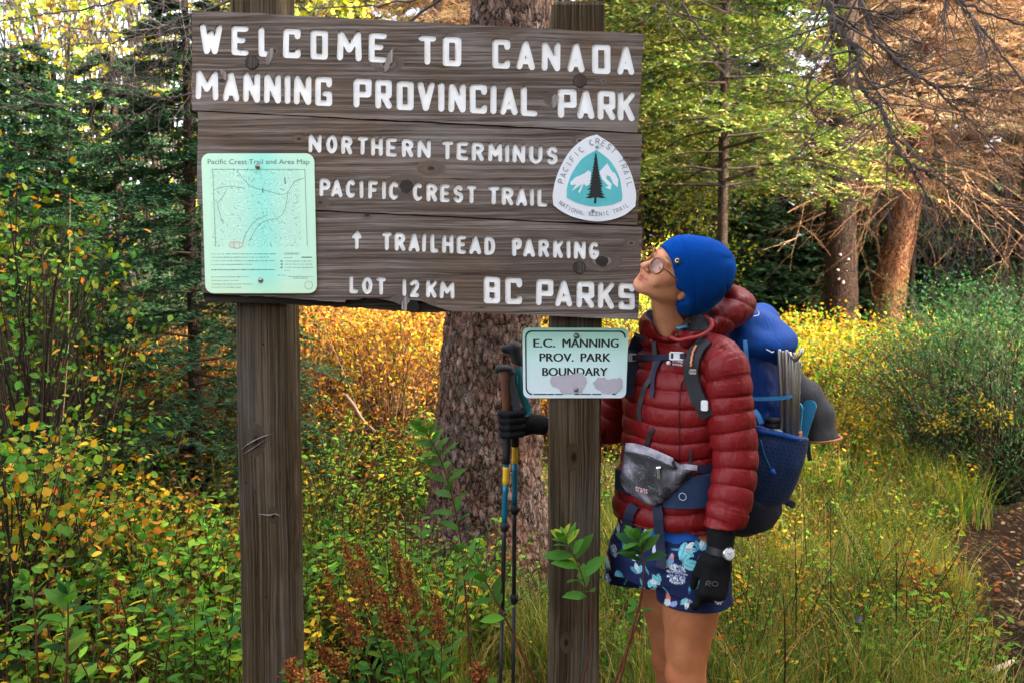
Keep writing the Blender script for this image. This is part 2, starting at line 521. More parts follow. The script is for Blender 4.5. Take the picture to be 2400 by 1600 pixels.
GB = {  # routed block capitals
 'W': [[(0, 1), (.27, 0), (.5, .72), (.73, 0), (1, 1)]], 'E': [[(1, 1), (0, 1), (0, 0), (1, 0)], [(0, .52), (.72, .52)]],
 'L': [[(0, 1), (0, 0), (1, 0)]], 'C': [[(1, .80), (1, 1), (0, 1), (0, 0), (1, 0), (1, .16)]], 'O': [[(0, 0), (0, 1), (1, 1), (1, 0), (0, 0)]],
 'M': [[(0, 0), (.04, 1), (.5, .35), (.96, 1), (1, 0)]], 'T': [[(0, 1), (1, 1)], [(.5, 1), (.5, 0)]],
 'A': [[(0, 0), (.5, 1), (1, 0)], [(.17, .24), (.83, .24)]], 'N': [[(0, 0), (0.02, 1), (.98, 0), (1, 1)]], 'D': [[(0, 0), (0, 1), (1, 1), (1, 0), (0, 0)]],
 'I': [[(.5, 0), (.5, 1)]], 'G': [[(1, .80), (1, 1), (0, 1), (0, 0), (1, 0), (1, .40), (.6, .40)]], 'P': [[(0, 0), (0, 1), (1, 1), (1, .45), (0, .45)]],
 'R': [[(0, 0), (0, 1), (1, 1), (1, .45), (0, .45)], [(.5, .45), (1, 0)]], 'V': [[(0, 1), (.5, 0), (1, 1)]],
 'K': [[(0, 0), (0, 1)], [(1, 1), (.12, .42)], [(.38, .58), (1, 0)]], 'B': [[(0, 0), (0, 1), (1, 1), (1, 0), (0, 0)], [(0, .52), (1, .52)]],
 'S': [[(1, .86), (1, 1), (0, 1), (0, .55), (1, .55), (1, 0), (0, 0), (0, .16)]]}
def arc(cx, cy, rx, ry, a0, a1, n=8):
    return [(cx + rx * math.cos(R(a0 + (a1 - a0) * i / n)), cy + ry * math.sin(R(a0 + (a1 - a0) * i / n))) for i in range(n + 1)]
GS = {  # smaller, rounder capitals
 'N': GB['N'], 'O': [arc(.5, .5, .5, .5, 0, 360, 16)], 'R': [[(0, 0), (0, 1), (.5, 1)] + arc(.5, .75, .5, .25, 90, -90, 8) + [(0, .5)], [(.5, .5), (1, 0)]],
 'T': GB['T'], 'H': [[(0, 0), (0, 1)], [(1, 0), (1, 1)], [(0, .5), (1, .5)]], 'E': [[(1, 1), (0, 1), (0, 0), (1, 0)], [(0, .5), (.8, .5)]],
 'M': GB['M'], 'I': GB['I'], 'U': [[(0, 1), (0, .4)] + arc(.5, .4, .5, .4, 180, 360, 8) + [(1, 1)]],
 'S': [arc(.5, .75, .48, .25, 20, 270, 9) + arc(.5, .25, .5, .25, 90, -160, 9)], 'P': [[(0, 0), (0, 1), (.5, 1)] + arc(.5, .73, .5, .27, 90, -90, 8) + [(0, .46)]],
 'A': GB['A'], 'C': [arc(.5, .5, .5, .5, 50, 310, 12)], 'F': [[(1, 1), (0, 1), (0, 0)], [(0, .5), (.8, .5)]],
 'L': GB['L'], '^': [[(.5, 0), (.5, 1)], [(0, .72), (.5, 1), (1, .72)]], 'D': [[(0, 0), (0, 1), (.45, 1)] + arc(.45, .5, .55, .5, 90, -90, 10) + [(0, 0)]],
 'K': GB['K'], 'G': [arc(.5, .5, .5, .5, 50, 350, 13) + [(.55, .42)]], '1': [[(.5, 0), (.5, 1)]],
 '2': [arc(.5, .72, .48, .28, 160, -35, 9) + [(0, 0), (1, 0)]], 'V': GB['V'], 'B': [[(0, 0), (0, 1), (.5, 1)] + arc(.5, .76, .4, .24, 90, -90, 6) + [(0, .52), (.55, .52)] + arc(.55, .26, .45, .26, 90, -90, 6) + [(0, 0)]],
 'Y': [[(0, 1), (.5, .5), (1, 1)], [(.5, .5), (.5, 0)]], 'W': GB['W'], '.': [[(.4, 0), (.6, 0)]]}

def seg_prism(a, b, r, y0, y1, n=5):
    dx, dz = b[0] - a[0], b[1] - a[1]; th = math.atan2(dz, dx)
    pts = [(b[0] + r * math.cos(th + t), b[1] + r * math.sin(th + t)) for t in np.linspace(-math.pi / 2, math.pi / 2, n)]
    pts += [(a[0] + r * math.cos(th + t), a[1] + r * math.sin(th + t)) for t in np.linspace(math.pi / 2, 3 * math.pi / 2, n)]
    k = len(pts)
    V = np.array([(x, y0, z) for x, z in pts] + [(x, y1, z) for x, z in pts])
    F = [list(range(k)), list(range(2 * k - 1, k - 1, -1))] + [[(i + 1) % k, i, i + k, (i + 1) % k + k] for i in range(k)]
    return V, F
def glyph_strokes(ch, gl, x0, x1, zb, zt, hw):
    out = []
    for pl in gl[ch]:
        out.append([(x0 + hw + (x1 - x0 - 2 * hw) * u, zb + hw + (zt - zb - 2 * hw) * v) for u, v in pl])
    return out

LINES = {
 'top': [("WELCOMETOCANADA", GB, [(467, 520), (542, 582), (605, 642), (663, 704), (727, 768), (790, 847), (864, 906), (981, 1022), (1038, 1080), (1154, 1195), (1210, 1253), (1270, 1313), (1330, 1370), (1388, 1430), (1447, 1487)], (467, 125, 1487, 176.5), 69, 13.5, 'welcome_lettering'),
         ("MANNINGPROVINCIALPARK", GB, [(457, 511), (521, 560), (569, 609), (618, 658), (667, 679), (688, 729), (738, 778), (828, 870), (879, 918), (929, 969), (978, 1018), (1027, 1041), (1051, 1091), (1101, 1141), (1149, 1163), (1172, 1213), (1221, 1259), (1308, 1351), (1353, 1393), (1401, 1442), (1448, 1488)], (457, 233, 1488, 284), 68, 13.5, 'park_lettering')],
 'mid': [("NORTHERNTERMINUS", GS, [(722, 753), (763, 790), (799, 825), (836, 862), (869, 896), (904, 930), (941, 968), (977, 1009), (1035, 1062), (1070, 1097), (1106, 1134), (1144, 1177), (1184, 1193), (1201, 1231), (1240, 1271), (1281, 1307)], (722, 356.5, 1307, 386), 43, 9.4, 'terminus_lettering'),
         ("PACIFICCRESTTRAIL", GS, [(748, 774), (774, 802), (809, 834), (842, 851), (862, 885), (894, 904), (910, 935), (967, 991), (999, 1024), (1031, 1054), (1062, 1085), (1093, 1116), (1144, 1169), (1176, 1203), (1209, 1235), (1242, 1251), (1259, 1283)], (748, 460, 1283, 485), 42.5, 9.2, 'trail_lettering')],
 'low': [("^TRAILHEADPARKING", GS, [(823, 847), (894, 917), (924, 949), (956, 983), (988, 998), (1008, 1027), (1036, 1062), (1070, 1092), (1099, 1127), (1135, 1160), (1200, 1223), (1226, 1254), (1262, 1287), (1296, 1320), (1328, 1337), (1345, 1373), (1380, 1405)], (823, 583, 1405, 608.5), 42.5, 9.2, 'parking_lettering'),
         ("LOT12KM", GS, [(817, 838), (847, 872), (880, 904), (942, 951), (959, 982), (998, 1023), (1030, 1065)], (817, 687, 1065, 701), 41, 9.2, 'distance_lettering'),
         ("BCPARKS", GB, [(1134, 1171), (1184, 1223), (1257, 1297), (1301, 1341), (1352, 1393), (1402, 1440), (1450, 1488)], (1134, 709.5, 1488, 726.5), 62, 12.5, 'agency_lettering')]}

WORDS = {'welcome_lettering': (7, 2, 6), 'park_lettering': (7, 10, 4), 'terminus_lettering': (8, 8), 'trail_lettering': (7, 5, 5), 'parking_lettering': (1, 9, 7), 'distance_lettering': (3, 2, 2), 'agency_lettering': (2, 5)}
sign = thing('welcome_sign', 'weathered wooden park welcome sign of three wide planks with routed white capitals on two posts', 'sign', (-0.25, YP0 + 0.07, 0.0))
def knots_px(lst):
    b = BASE[sign.name]
    return [(XZ(px, py)[0] - b[0], XZ(px, py)[1] - b[2], r * YF / FPX) for px, py, r in lst]
WD, WM, WL = (0.050, 0.037, 0.029), (0.120, 0.092, 0.075), (0.265, 0.222, 0.198)
boards = {
 'top': ([(450, 24), (1510, 80), (1494, 311), (450, 258.5)], [(640, 120, 6), (908, 150, 9), (1310, 232, 9), (520, 190, 8), (1415, 190, 5)], YF, 0.55),
 'mid': ([(463, 261.5), (1506, 315), (1494, 528), (461, 479.5)], [(952, 437, 13), (700, 326, 4), (1360, 330, 5), (750, 475, 6), (1010, 395, 8)], YF + 0.002, 0.35),
 'low': ([(470, 482), (1506, 532.5), (1496, 750), (1080, 731), (1045, 727), (1010, 716), (985, 705), (958, 703), (938, 715), (905, 704), (880, 699), (812, 702), (806, 709), (760, 706), (640, 696), (560, 693), (472, 686)], [(1411, 612, 11), (968, 712, 14), (1480, 570, 5), (860, 505, 4), (1190, 690, 5)], YF + 0.0035, 0.2),
}
def sign_board(key):
    poly, kn, yf, silver = boards[key]
    pts = [XZ(px, py) for px, py in poly]
    if key == 'low':
        pts = pts[:3] + rough_outline(pts[3:], 0.0012, 0.015, 5, False)
        # keep the left edge straight
    else:
        pts = rough_outline(pts, 0.0006, 0.035, {'top': 3, 'mid': 4}[key])
    mw = wood('board_wood_' + key, 0, WD, WM, WL, knots_px(kn), silver)
    V, F = prism(pts, yf, yf + BT)
    me = mesh_data('plank', V, F, [mw, M_PAINT])
    bm = bmesh.new(); bm.from_mesh(me); bmesh.ops.dissolve_limit(bm, angle_limit=0.001, verts=bm.verts, edges=bm.edges); bm.to_mesh(me); bm.free()
    tmp = bpy.data.objects.new('tmp_board', me); COL.objects.link(tmp)
    Vc, Fc, off = [], [], 0
    for text, gl, xs, (bx0, by0, bx1, by1), h, sw, nm in LINES[key]:
        rg = random.Random(nm)
        for ch, (x0, x1) in zip(text, xs):
            jw, jd = rg.uniform(0.98, 1.06), rg.uniform(-.0004, .0004)
            m = (x0 + x1) / 2
            yb = by0 + (by1 - by0) * (m - bx0) / (bx1 - bx0)
            slope = (by1 - by0) / (bx1 - bx0)
            hw = sw / 2
            for pl in glyph_strokes(ch, gl, x0, x1, -h, 0, hw) if x1 - x0 > sw + 2 else [[(m, -h + hw), (m, -hw)]]:
                pl = [(px, (yb + slope * (px - m)) - (py + h)) for px, py in pl]      # (px, -py up)
                w = [XZ(px + rg.uniform(-.5, .5), py + rg.uniform(-.5, .5)) for px, py in pl]
                for a, b in zip(w[:-1], w[1:]):
                    v, f = seg_prism(a, b, hw * 1.07 * YF / FPX * jw, yf - 0.012, yf + 0.0042 + jd)
                    Vc.append(v); Fc += [[i + off for i in q] for q in f]; off += len(v)
    cm = bpy.data.meshes.new('tmp_cut'); cm.from_pydata(np.concatenate(Vc).tolist(), [], Fc)
    cm.materials.append(mw); cm.materials.append(M_PAINT)
    cm.polygons.foreach_set('material_index', np.ones(len(cm.polygons), np.int32))
    bm = bmesh.new(); bm.from_mesh(cm); bmesh.ops.recalc_face_normals(bm, faces=bm.faces); bm.to_mesh(cm); bm.free()
    co = bpy.data.objects.new('tmp_cutter', cm); COL.objects.link(co)
    md = tmp.modifiers.new('cut', 'BOOLEAN'); md.object = co; md.operation = 'DIFFERENCE'; md.solver = 'EXACT'; md.use_self = True
    dg = bpy.context.evaluated_depsgraph_get()
    res = bpy.data.meshes.new_from_object(tmp.evaluated_get(dg))
    for o in (tmp, co): bpy.data.objects.remove(o, do_unlink=True)
    bmr = bmesh.new(); bmr.from_mesh(res)
    bmesh.ops.triangulate(bmr, faces=[f for f in bmr.faces if len(f.verts) > 4])
    bmr.verts.index_update(); bmr.normal_update()
    V = np.array([v.co[:] for v in bmr.verts])
    T = {0: [[], []], 1: [[], []]}
    for f in bmr.faces:
        T[1 if f.material_index == 1 and abs(f.normal.y) > 0.5 else 0][0 if len(f.verts) == 3 else 1].append([v.index for v in f.verts])
    bmr.free()
    def sub(fs):
        fl = [np.array(x, int) for x in fs if x]
        used = np.unique(np.concatenate([x.ravel() for x in fl])); mp = np.full(len(V), -1); mp[used] = np.arange(len(used))
        return V[used], [mp[x] for x in fl]
    bV, bF = sub(T[0])
    o = obj('plank', bV, bF, mw, sign)
    if T[1][0] or T[1][1]:
        # one lettering part per word
        fl = [np.array(x, int) for x in T[1] if x]
        lines = []
        for text, gl, xs, (bx0, by0, bx1, by1), h, sw, nm in LINES[key]:
            k = 0
            for n_w in WORDS[nm]:
                m0, m1 = sum(xs[k]) / 2, sum(xs[k + n_w - 1]) / 2; yy = lambda m: by0 + (by1 - by0) * (m - bx0) / (bx1 - bx0)
                x0, x1 = xs[k][0], xs[k + n_w - 1][1]
                lines.append((text[k:k + n_w], gl, xs, (x0, yy(x0), x1, yy(x1)), h, sw, 'lettering')); k += n_w
        def which(c):
            best = []
            for text, gl, xs, (bx0, by0, bx1, by1), h, sw, nm in lines:
                pxy = np.array([proj(p) for p in c])
                yb = by0 + (by1 - by0) * (pxy[:, 0] - bx0) / (bx1 - bx0) - h / 2
                ex = np.maximum(0, np.maximum(bx0 - 6 - pxy[:, 0], pxy[:, 0] - bx1 - 6))
                best.append(np.abs(pxy[:, 1] - yb) + ex * 3)
            return np.argmin(np.array(best), 0)
        wl = [which(V[x].mean(1)) for x in fl]
        for i, ln in enumerate(lines):
            g = [x[w == i] for x, w in zip(fl, wl)]
            g = [x for x in g if len(x)]
            if not g: continue
            lV, lF = sub([x.tolist() for x in g])
            lo = obj(ln[6], lV, lF, M_PAINT, None, base=BASE[sign.name])
            lo.parent = o; lo.location = (0, 0, 0)
    return o
BOARD = {k: sign_board(k) for k in boards}

# rotten layer behind the broken lower edge, with the torn knot hole
m_rot = wood('rotten_wood', 0, (0.010, 0.009, 0.008), (0.026, 0.022, 0.018), (0.055, 0.045, 0.036), silver=0.1, fine=0.6)
rp = [XZ(px, py) for px, py in [(473, 676), (820, 660), (1080, 690), (1100, 730), (1046, 731), (1000, 733), (985, 733), (900, 727), (760, 719), (600, 711), (474, 706)]]
Vr, Fr = prism(rough_outline(rp, 0.0014, 0.012, 8), YF + 0.017, YF + 0.040)
rot = obj('rotten_edge', Vr, Fr, m_rot, sign)
m_plug = wood('plug_wood', 1, (0.03, 0.024, 0.02), (0.07, 0.056, 0.047), (0.11, 0.092, 0.08), silver=0.1)
for i, (px, py, r, yb, mt) in enumerate([(590.5, 147.5, 14, YF, m_plug), (1359, 190, 14, YF, m_plug), (1358, 627, 13.5, YF + .0035, m_plug)]):
    x, z = XZ(px, py); rr = r * YF / FPX
    V, F = merge([disc_prism(x, z, rr, yb - 0.0015, yb + 0.01, 24)])
    obj('bolt_plug', V, F, mt, sign)
    V, F = tube([(x + rr * 1.06 * math.cos(a), yb - 0.0003, z + rr * 1.06 * math.sin(a)) for a in np.linspace(0, 2 * math.pi, 25)], 0.0011, 5, False)
    obj('plug_rim', V, F, m_rot, sign)
# knots that stand out of the face
m_knot = simple('knot_dark', (0.022, 0.014, 0.010), 0.7, 0, 0.5, 60, 0.5, 120)
for px, py, rx, rz, yb, sd in [(952, 437, 16, 15, YF + 0.002, 1), (1411, 612, 15, 12, YF + 0.0035, 2)]:
    x, z = XZ(px, py); rg = np.random.default_rng(sd); s = YF / FPX
    pts = [(x + s * rx * math.cos(a) * (1 + rg.normal(0, .06)), z + s * rz * math.sin(a) * (1 + rg.normal(0, .06))) for a in np.linspace(0, 2 * math.pi, 22)[:-1]]
    V, F = prism(pts, yb - 0.0012, yb + 0.01)
    obj('knot', V, F, m_knot, sign)
m_tear = wood('torn_wood', 1, (0.06, 0.045, 0.04), (0.22, 0.19, 0.175), (0.42, 0.38, 0.36), silver=0.3, fine=1.6)
for px, py, rx, rz, ang, sd, yb in [(632, 133, 7, 20, -20, 1, YF), (912, 142, 7, 26, -18, 3, YF), (950, 712, 9, 18, -12, 5, YF + .0035), (1300, 238, 8, 16, -15, 6, YF), (525, 176, 6, 14, 25, 7, YF)]:
    x, z = XZ(px, py); s = YF / FPX; rg = np.random.default_rng(sd); ca, sa = math.cos(R(ang)), math.sin(R(ang)); pts = []
    for a in np.linspace(0, 2 * math.pi, 20)[:-1]:
        u = rx * math.cos(a) * (1 + rg.normal(0, .12)); w = rz * math.sin(a) * (1 + rg.normal(0, .1))
        pts.append((x + s * (u * ca - w * sa), z + s * (u * sa + w * ca)))
    V, F = prism(pts, yb - 0.0016, yb + 0.008)
    obj('torn_grain', V, F, m_tear, sign)
xk, zk = XZ(968, 716)
V, F = disc_prism(xk, zk - 0.004, 0.017, YF + 0.001, YF + 0.016, 18)
obj('knot_hole', V, F, simple('hole_black', (0.006, 0.005, 0.004), 0.9), sign)

# posts
def post(pxl_top, pxr_top, pyt, pxl_bot, pxr_bot, label, seed, top_cut):
    a, b = XZ(pxl_top, pyt, YP0), XZ(pxr_top, pyt, YP0)
    c, d = XZ(pxl_bot, 1560, YP0), XZ(pxr_bot, 1560, YP0)
    zt = top_cut
    def xat(p, q, z): return p[0] + (q[0] - p[0]) * (z - p[1]) / (q[1] - p[1])
    nz = 40; Z = np.linspace(-0.3, zt, nz); V = []; bev = 0.006
    rg = np.random.default_rng(seed)
    for z in Z:
        x0, x1 = xat(a, c, z), xat(b, d, z)
        jl, jr = rg.normal(0, .0007, 2)
        x0 += jl; x1 += jr
        V += [(x0 + bev, YP0, z), (x1 - bev, YP0, z), (x1, YP0 + bev, z), (x1, YP1 - bev, z), (x1 - bev, YP1, z), (x0 + bev, YP1, z), (x0, YP1 - bev, z), (x0, YP0 + bev, z)]
    V = np.array(V); i = np.arange(nz - 1)[:, None] * 8; j = np.arange(8)[None]; k = (j + 1) % 8
    Q = np.stack([i + j, i + k, i + 8 + k, i + 8 + j], -1).reshape(-1, 4)
    # bevelled top
    top = V[-8:]; ctr = top.mean(0)
    t2 = ctr + (top - ctr) * 0.9 + (0, 0, 0.012)
    V = np.vstack([V, t2, ctr + (0, 0, 0.014)])
    n0 = (nz - 1) * 8; jj = np.arange(8); kk = (jj + 1) % 8
    Q = np.vstack([Q, np.stack([n0 + jj, n0 + kk, n0 + 8 + kk, n0 + 8 + jj], -1)])
    T = np.stack([n0 + 8 + jj, n0 + 8 + kk, np.full(8, n0 + 16)], -1)
    return obj('post', V, [Q, T], label, sign)
PD, PM, PL = (0.014, 0.010, 0.0058), (0.048, 0.035, 0.021), (0.125, 0.094, 0.060)
bsg = BASE[sign.name]
mp1 = wood('post_wood_left', 1, PD, PM, PL, [(XZ(600, 1030, YP0)[0] - bsg[0], XZ(600, 1030, YP0)[1], 0.014), (XZ(640, 1207, YP0)[0] - bsg[0], XZ(640, 1207, YP0)[1], 0.007)], 0.25, 1.5)
mp2 = wood('post_wood_right', 1, PD, PM, PL, [(XZ(1327, 1505, YP0)[0] - bsg[0], XZ(1327, 1505, YP0)[1], 0.009), (XZ(1388, 1262, YP0)[0] - bsg[0], XZ(1388, 1262, YP0)[1], 0.006), (XZ(1345, 1070, YP0)[0] - bsg[0], XZ(1345, 1070, YP0)[1], 0.012)], 0.25, 1.5)
p1 = post(538, 660, 10, 566, 684, mp1, 1, at(600, -45, YP0)[2])
p2 = post(1293, 1417, 60, 1289, 1404, mp2, 2, at(1350, 12, YP0)[2])
m_scar = wood('scar_wood', 0, (0.09, 0.07, 0.06), (0.2, 0.17, 0.15), (0.36, 0.32, 0.3), silver=0.4, fine=1.5)
for pl, w in (([(566, 1052), (585, 1038), (610, 1025), (640, 1015)], 0.006), ([(572, 1062), (600, 1045), (625, 1028)], 0.004), ([(605, 1203), (630, 1206), (645, 1203), (658, 1209)], 0.0045)):
    P = smooth_path([at(x, y, YP0 - 0.0008) for x, y in pl], 12)
    V, F = tube(P, w * np.sin(np.linspace(0.25, math.pi - 0.1, 12)), 6, True, 0.35)
    obj('gouge', V, F, m_scar, sign)
for px, py in ((617, 806), (624, 1397), (577, 1130)):
    x, z = XZ(px, py, YP0); V, F = disc_prism(x, z, 0.0035, YP0 - 0.0008, YP0 + 0.01, 10); obj('nail_hole', V, F, bpy.data.materials['hole_black'], sign)

# ------------------------------------------------------------------ flat metal signs
def text_tris(s, fat=0.0):
    """outline text as triangles in its own unit box: V (n,2), F, width"""
    cu = bpy.data.curves.new('tmp_text', 'FONT'); cu.body = s; cu.size = 1.0; cu.resolution_u = 4; cu.offset = fat
    o = bpy.data.objects.new('tmp_text', cu); COL.objects.link(o)
    dg = bpy.context.evaluated_depsgraph_get()
    me = bpy.data.meshes.new_from_object(o.evaluated_get(dg))
    me.calc_loop_triangles()
    V = np.array([v.co[:2] for v in me.vertices]); F = np.array([t.vertices[:] for t in me.loop_triangles])
    bpy.data.objects.remove(o, do_unlink=True); bpy.data.curves.remove(cu); bpy.data.meshes.remove(me)
    return V, F
def quadmap(c):
    """c: TL,TR,BR,BL pixels -> function (u 0..1 right, v 0..1 down) -> pixel"""
    c = np.array(c, float)
    return lambda u, v: (c[0] * (1 - u) + c[1] * u) * (1 - v) + (c[3] * (1 - u) + c[2] * u) * v
def flat_face(V, F):
    F = np.asarray(F); n = np.cross(V[F[:, 1]] - V[F[:, 0]], V[F[:, 2]] - V[F[:, 0]])[:, 1]
    return np.where((n > 0)[:, None], F[:, ::-1], F)
def stroke_text(s, gl, pos, hw, Y):
    """pos(i, u, v) -> pixel; thin stroke letters as flat ribbons at depth Y"""
    parts = []
    for i, ch in enumerate(s):
        if ch == ' ': continue
        for pl in gl[ch]:
            w = [XZ(*pos(i, u, v), Y) for u, v in pl]
            for a, b in zip(w[:-1], w[1:]):
                V, F = seg_prism(a, b, hw, Y - 0.0003, Y + 0.0001, 3)
                tri = np.array([[0, j, j + 1] for j in range(1, len(F[0]) - 1)])
                parts.append((V[:len(F[0])], flat_face(V[:len(F[0])], tri)))
    return merge(parts)
m_steel = simple('zinc_screw', (0.30, 0.28, 0.25), 0.4, 0.8, 0.3, 60)
def screw(px, py, Y, r, parent):
    x, z = XZ(px, py, Y)
    prof = [(r, 0), (r * .95, -.002), (r * .6, -.004), (r * .55, -.0065), (0.0001, -.008)]
    n = 14; V = np.array([(x + q * math.cos(a), Y + y, z + q * math.sin(a)) for q, y in prof for a in np.arange(n) * 2 * math.pi / n])
    i = np.arange(len(prof) - 1)[:, None] * n; j = np.arange(n)[None]; k = (j + 1) % n
    obj('screw', V, np.stack([i + k, i + j, i + n + j, i + n + k], -1).reshape(-1, 4), m_steel, parent, smooth=True)
m_ink = simple('black_ink', (0.012, 0.014, 0.014), 0.5)

# boundary sign on the right post
YB = YP0 - 0.004
q = quadmap([(1224.5, 768), (1473.5, 768.5), (1467, 932), (1226.5, 932)])
bs = thing('boundary_sign', 'small mint metal sign reading E.C. MANNING PROV. PARK BOUNDARY bolted to the right post', 'sign', at(1346, 931, YB))
def uvpoly(poly_uv, qm, Y): return [XZ(*qm(u, v), Y) for u, v in poly_uv]
def rr_uv(u0, v0, u1, v1, ru, rv, n=6):
    return [((x), (y)) for x, y in [(u1 - ru + ru * math.cos(R(a)), v0 + rv - rv * math.sin(R(a))) for a in np.linspace(0, 90, n)] + [(u0 + ru + ru * math.cos(R(a)), v0 + rv - rv * math.sin(R(a))) for a in np.linspace(90, 180, n)] + [(u0 + ru + ru * math.cos(R(a)), v1 - rv - rv * math.sin(R(a))) for a in np.linspace(180, 270, n)] + [(u1 - ru + ru * math.cos(R(a)), v1 - rv - rv * math.sin(R(a))) for a in np.linspace(270, 360, n)]]
def mint_material(name, ca, cb, cc, axis=2, lo=0.0, hi=0.2):
    t = NT(name); v = t.co(); s = t.n('SeparateXYZ'); t.l(v, s.inputs[0])
    mr = t.n('MapRange'); t.l(s.outputs[axis], mr.inputs[0]); mr.inputs[1].default_value = lo; mr.inputs[2].default_value = hi
    c = t.ramp(t.math('ADD', mr.outputs[0], t.math('MULTIPLY', t.math('SUBTRACT', t.noise(v, 9, 3), 0.5), 0.25)), [(0.0, ca), (0.5, cb), (1.0, cc)])
    sp = t.ramp(t.noise(v, 240, 3), [(0.70, (0, 0, 0)), (0.74, (1, 1, 1))])
    sc = t.ramp(t.noise(t.mapv(v, (20, 5, 160)), 1, 3, 0.7), [(0.66, (0, 0, 0)), (0.72, (1, 1, 1))])
    t.set(t.mix(t.math('MULTIPLY', t.math('MAXIMUM', sp, sc), 0.25), c, tuple(x * 0.55 for x in ca)), t.math('ADD', 0.3, t.math('MULTIPLY', t.noise(v, 30, 3), 0.2)), 0, 0.45)
    return t.m
m_mint = mint_material('mint_sign_face', (0.66, 0.78, 0.82), (0.60, 0.83, 0.80), (0.40, 0.72, 0.58), 2, 0.02, 0.19)
V, F = prism(uvpoly(rr_uv(0, 0, 1, 1, .055, .085), q, YB), YB, YB + 0.003)
obj('panel', V, F, m_mint, bs)
fr = []
o_, i_ = uvpoly(rr_uv(.023, .038, .977, .955, .06, .10), q, YB), uvpoly(rr_uv(.036, .058, .964, .937, .055, .09), q, YB)
n = len(o_); yb = YB - 0.0006
V = np.array([(x, yb, z) for x, z in o_ + i_]); j = np.arange(n)
rgb = np.random.default_rng(4)
uvm = rr_uv(.023, .038, .977, .955, .06, .10)
keep = np.array([not (uvm[a][1] > .9 and uvm[(a + 1) % n][1] > .9 and abs(uvm[a][0] - uvm[(a + 1) % n][0]) > .3) and not (uvm[a][0] > .9 and uvm[a][1] > .8) for a in range(n)])
Q = np.stack([j, (j + 1) % n, (j + 1) % n + n, j + n], -1)[keep]
parts = [(V, Q)]
for a, b in ((.10, .23), (.235, .30), (.31, .385), (.50, .545), (.555, .66), (.67, .76), (.865, .90)):   # worn remains of the bottom border
    pl = uvpoly([(a, .938), (b, .938), (b, .953), (a, .953)], q, YB)
    parts.append((np.array([(x, yb, z) for x, z in pl]), np.array([[0, 1, 2, 3]])))
def face_fix(V, Fl):
    out = []
    for f in Fl:
        nrm = np.cross(V[f[:, 1]] - V[f[:, 0]], V[f[:, 2]] - V[f[:, 0]])[:, 1]
        out.append(np.where((nrm > 0)[:, None], f[:, ::-1], f))
    return out
V, F = merge(parts)
obj('border_line', V, face_fix(V, F), m_ink, bs)
def fit_text(s, qm, u0, u1, v0, v1, Y, parent, name, mat, fat=0.0):
    """capital height fills v0 (top) .. v1 (bottom)"""
    V2, F = text_tris(s)
    lo, hi = V2.min(0), V2.max(0)
    capn = V2[:, 1].max()
    lo[1] = 0 if lo[1] < 0 and not any(c in s for c in 'gjpqy') else lo[1]
    P = np.array([qm(u0 + (u1 - u0) * (x - lo[0]) / (hi[0] - lo[0]), v1 - (v1 - v0) * (y - 0) / capn) for x, y in V2])
    if fat:                                                            # bolder: three copies a hair apart
        V, F = merge([(np.array([at(px + dx, py, Y - .0001 * k) for px, py in P]), F) for k, dx in enumerate((-fat, 0, fat))]); F = F[0]
    else: V = np.array([at(px, py, Y) for px, py in P])
    return obj(name, V, flat_face(V, F), mat, parent)
def pxq(x, y):  # zoom (5.81x, origin 1100,730) -> uv of the boundary sign (approx. affine)
    px, py = 1100 + x / 5.808, 730 + y / 5.808
    return ((px - 1225) / 246.5, (py - 768) / 164)
for s, x0, x1, y0, y1 in (("E.C.", 875, 1165, 372, 484), ("MANNING", 1270, 2025, 370, 484), ("PROV.", 958, 1418, 565, 675), ("PARK", 1520, 1925, 565, 677), ("BOUNDARY", 995, 1888, 760, 870)):
    (u0, v0), (u1, v1) = pxq(x0, y0), pxq(x1, y1)
    fit_text(s, q, u0, u1, v0, v1, YB - 0.0007, bs, 'lettering', m_ink, .8)
m_bare = simple('bare_metal', (0.46, 0.43, 0.50), 0.45, 0.0, 0.12, 40)
for pl, sd in (([(1112, 880), (1180, 872), (1300, 862), (1400, 850), (1520, 820), (1600, 900), (1610, 960), (1560, 1050), (1530, 1110), (1270, 1118), (1220, 1050), (1130, 1010), (1100, 960)], 1), ([(1690, 960), (1750, 895), (1850, 890), (1880, 920), (2000, 905), (2060, 890), (2105, 940), (2112, 1030), (2030, 1110), (1850, 1115), (1730, 1040)], 2)):
    pts = [XZ(*q(*pxq(x, y)), YB) for x, y in pl]
    pts = rough_outline(pts, 0.0009, 0.004, sd)
    V, F = prism(pts, YB - 0.0011, YB - 0.0002)
    obj('worn_patch', V, F, m_bare, bs)
screw(1351, 787, YB, 0.0085, bs); screw(1350, 912, YB, 0.0075, bs)

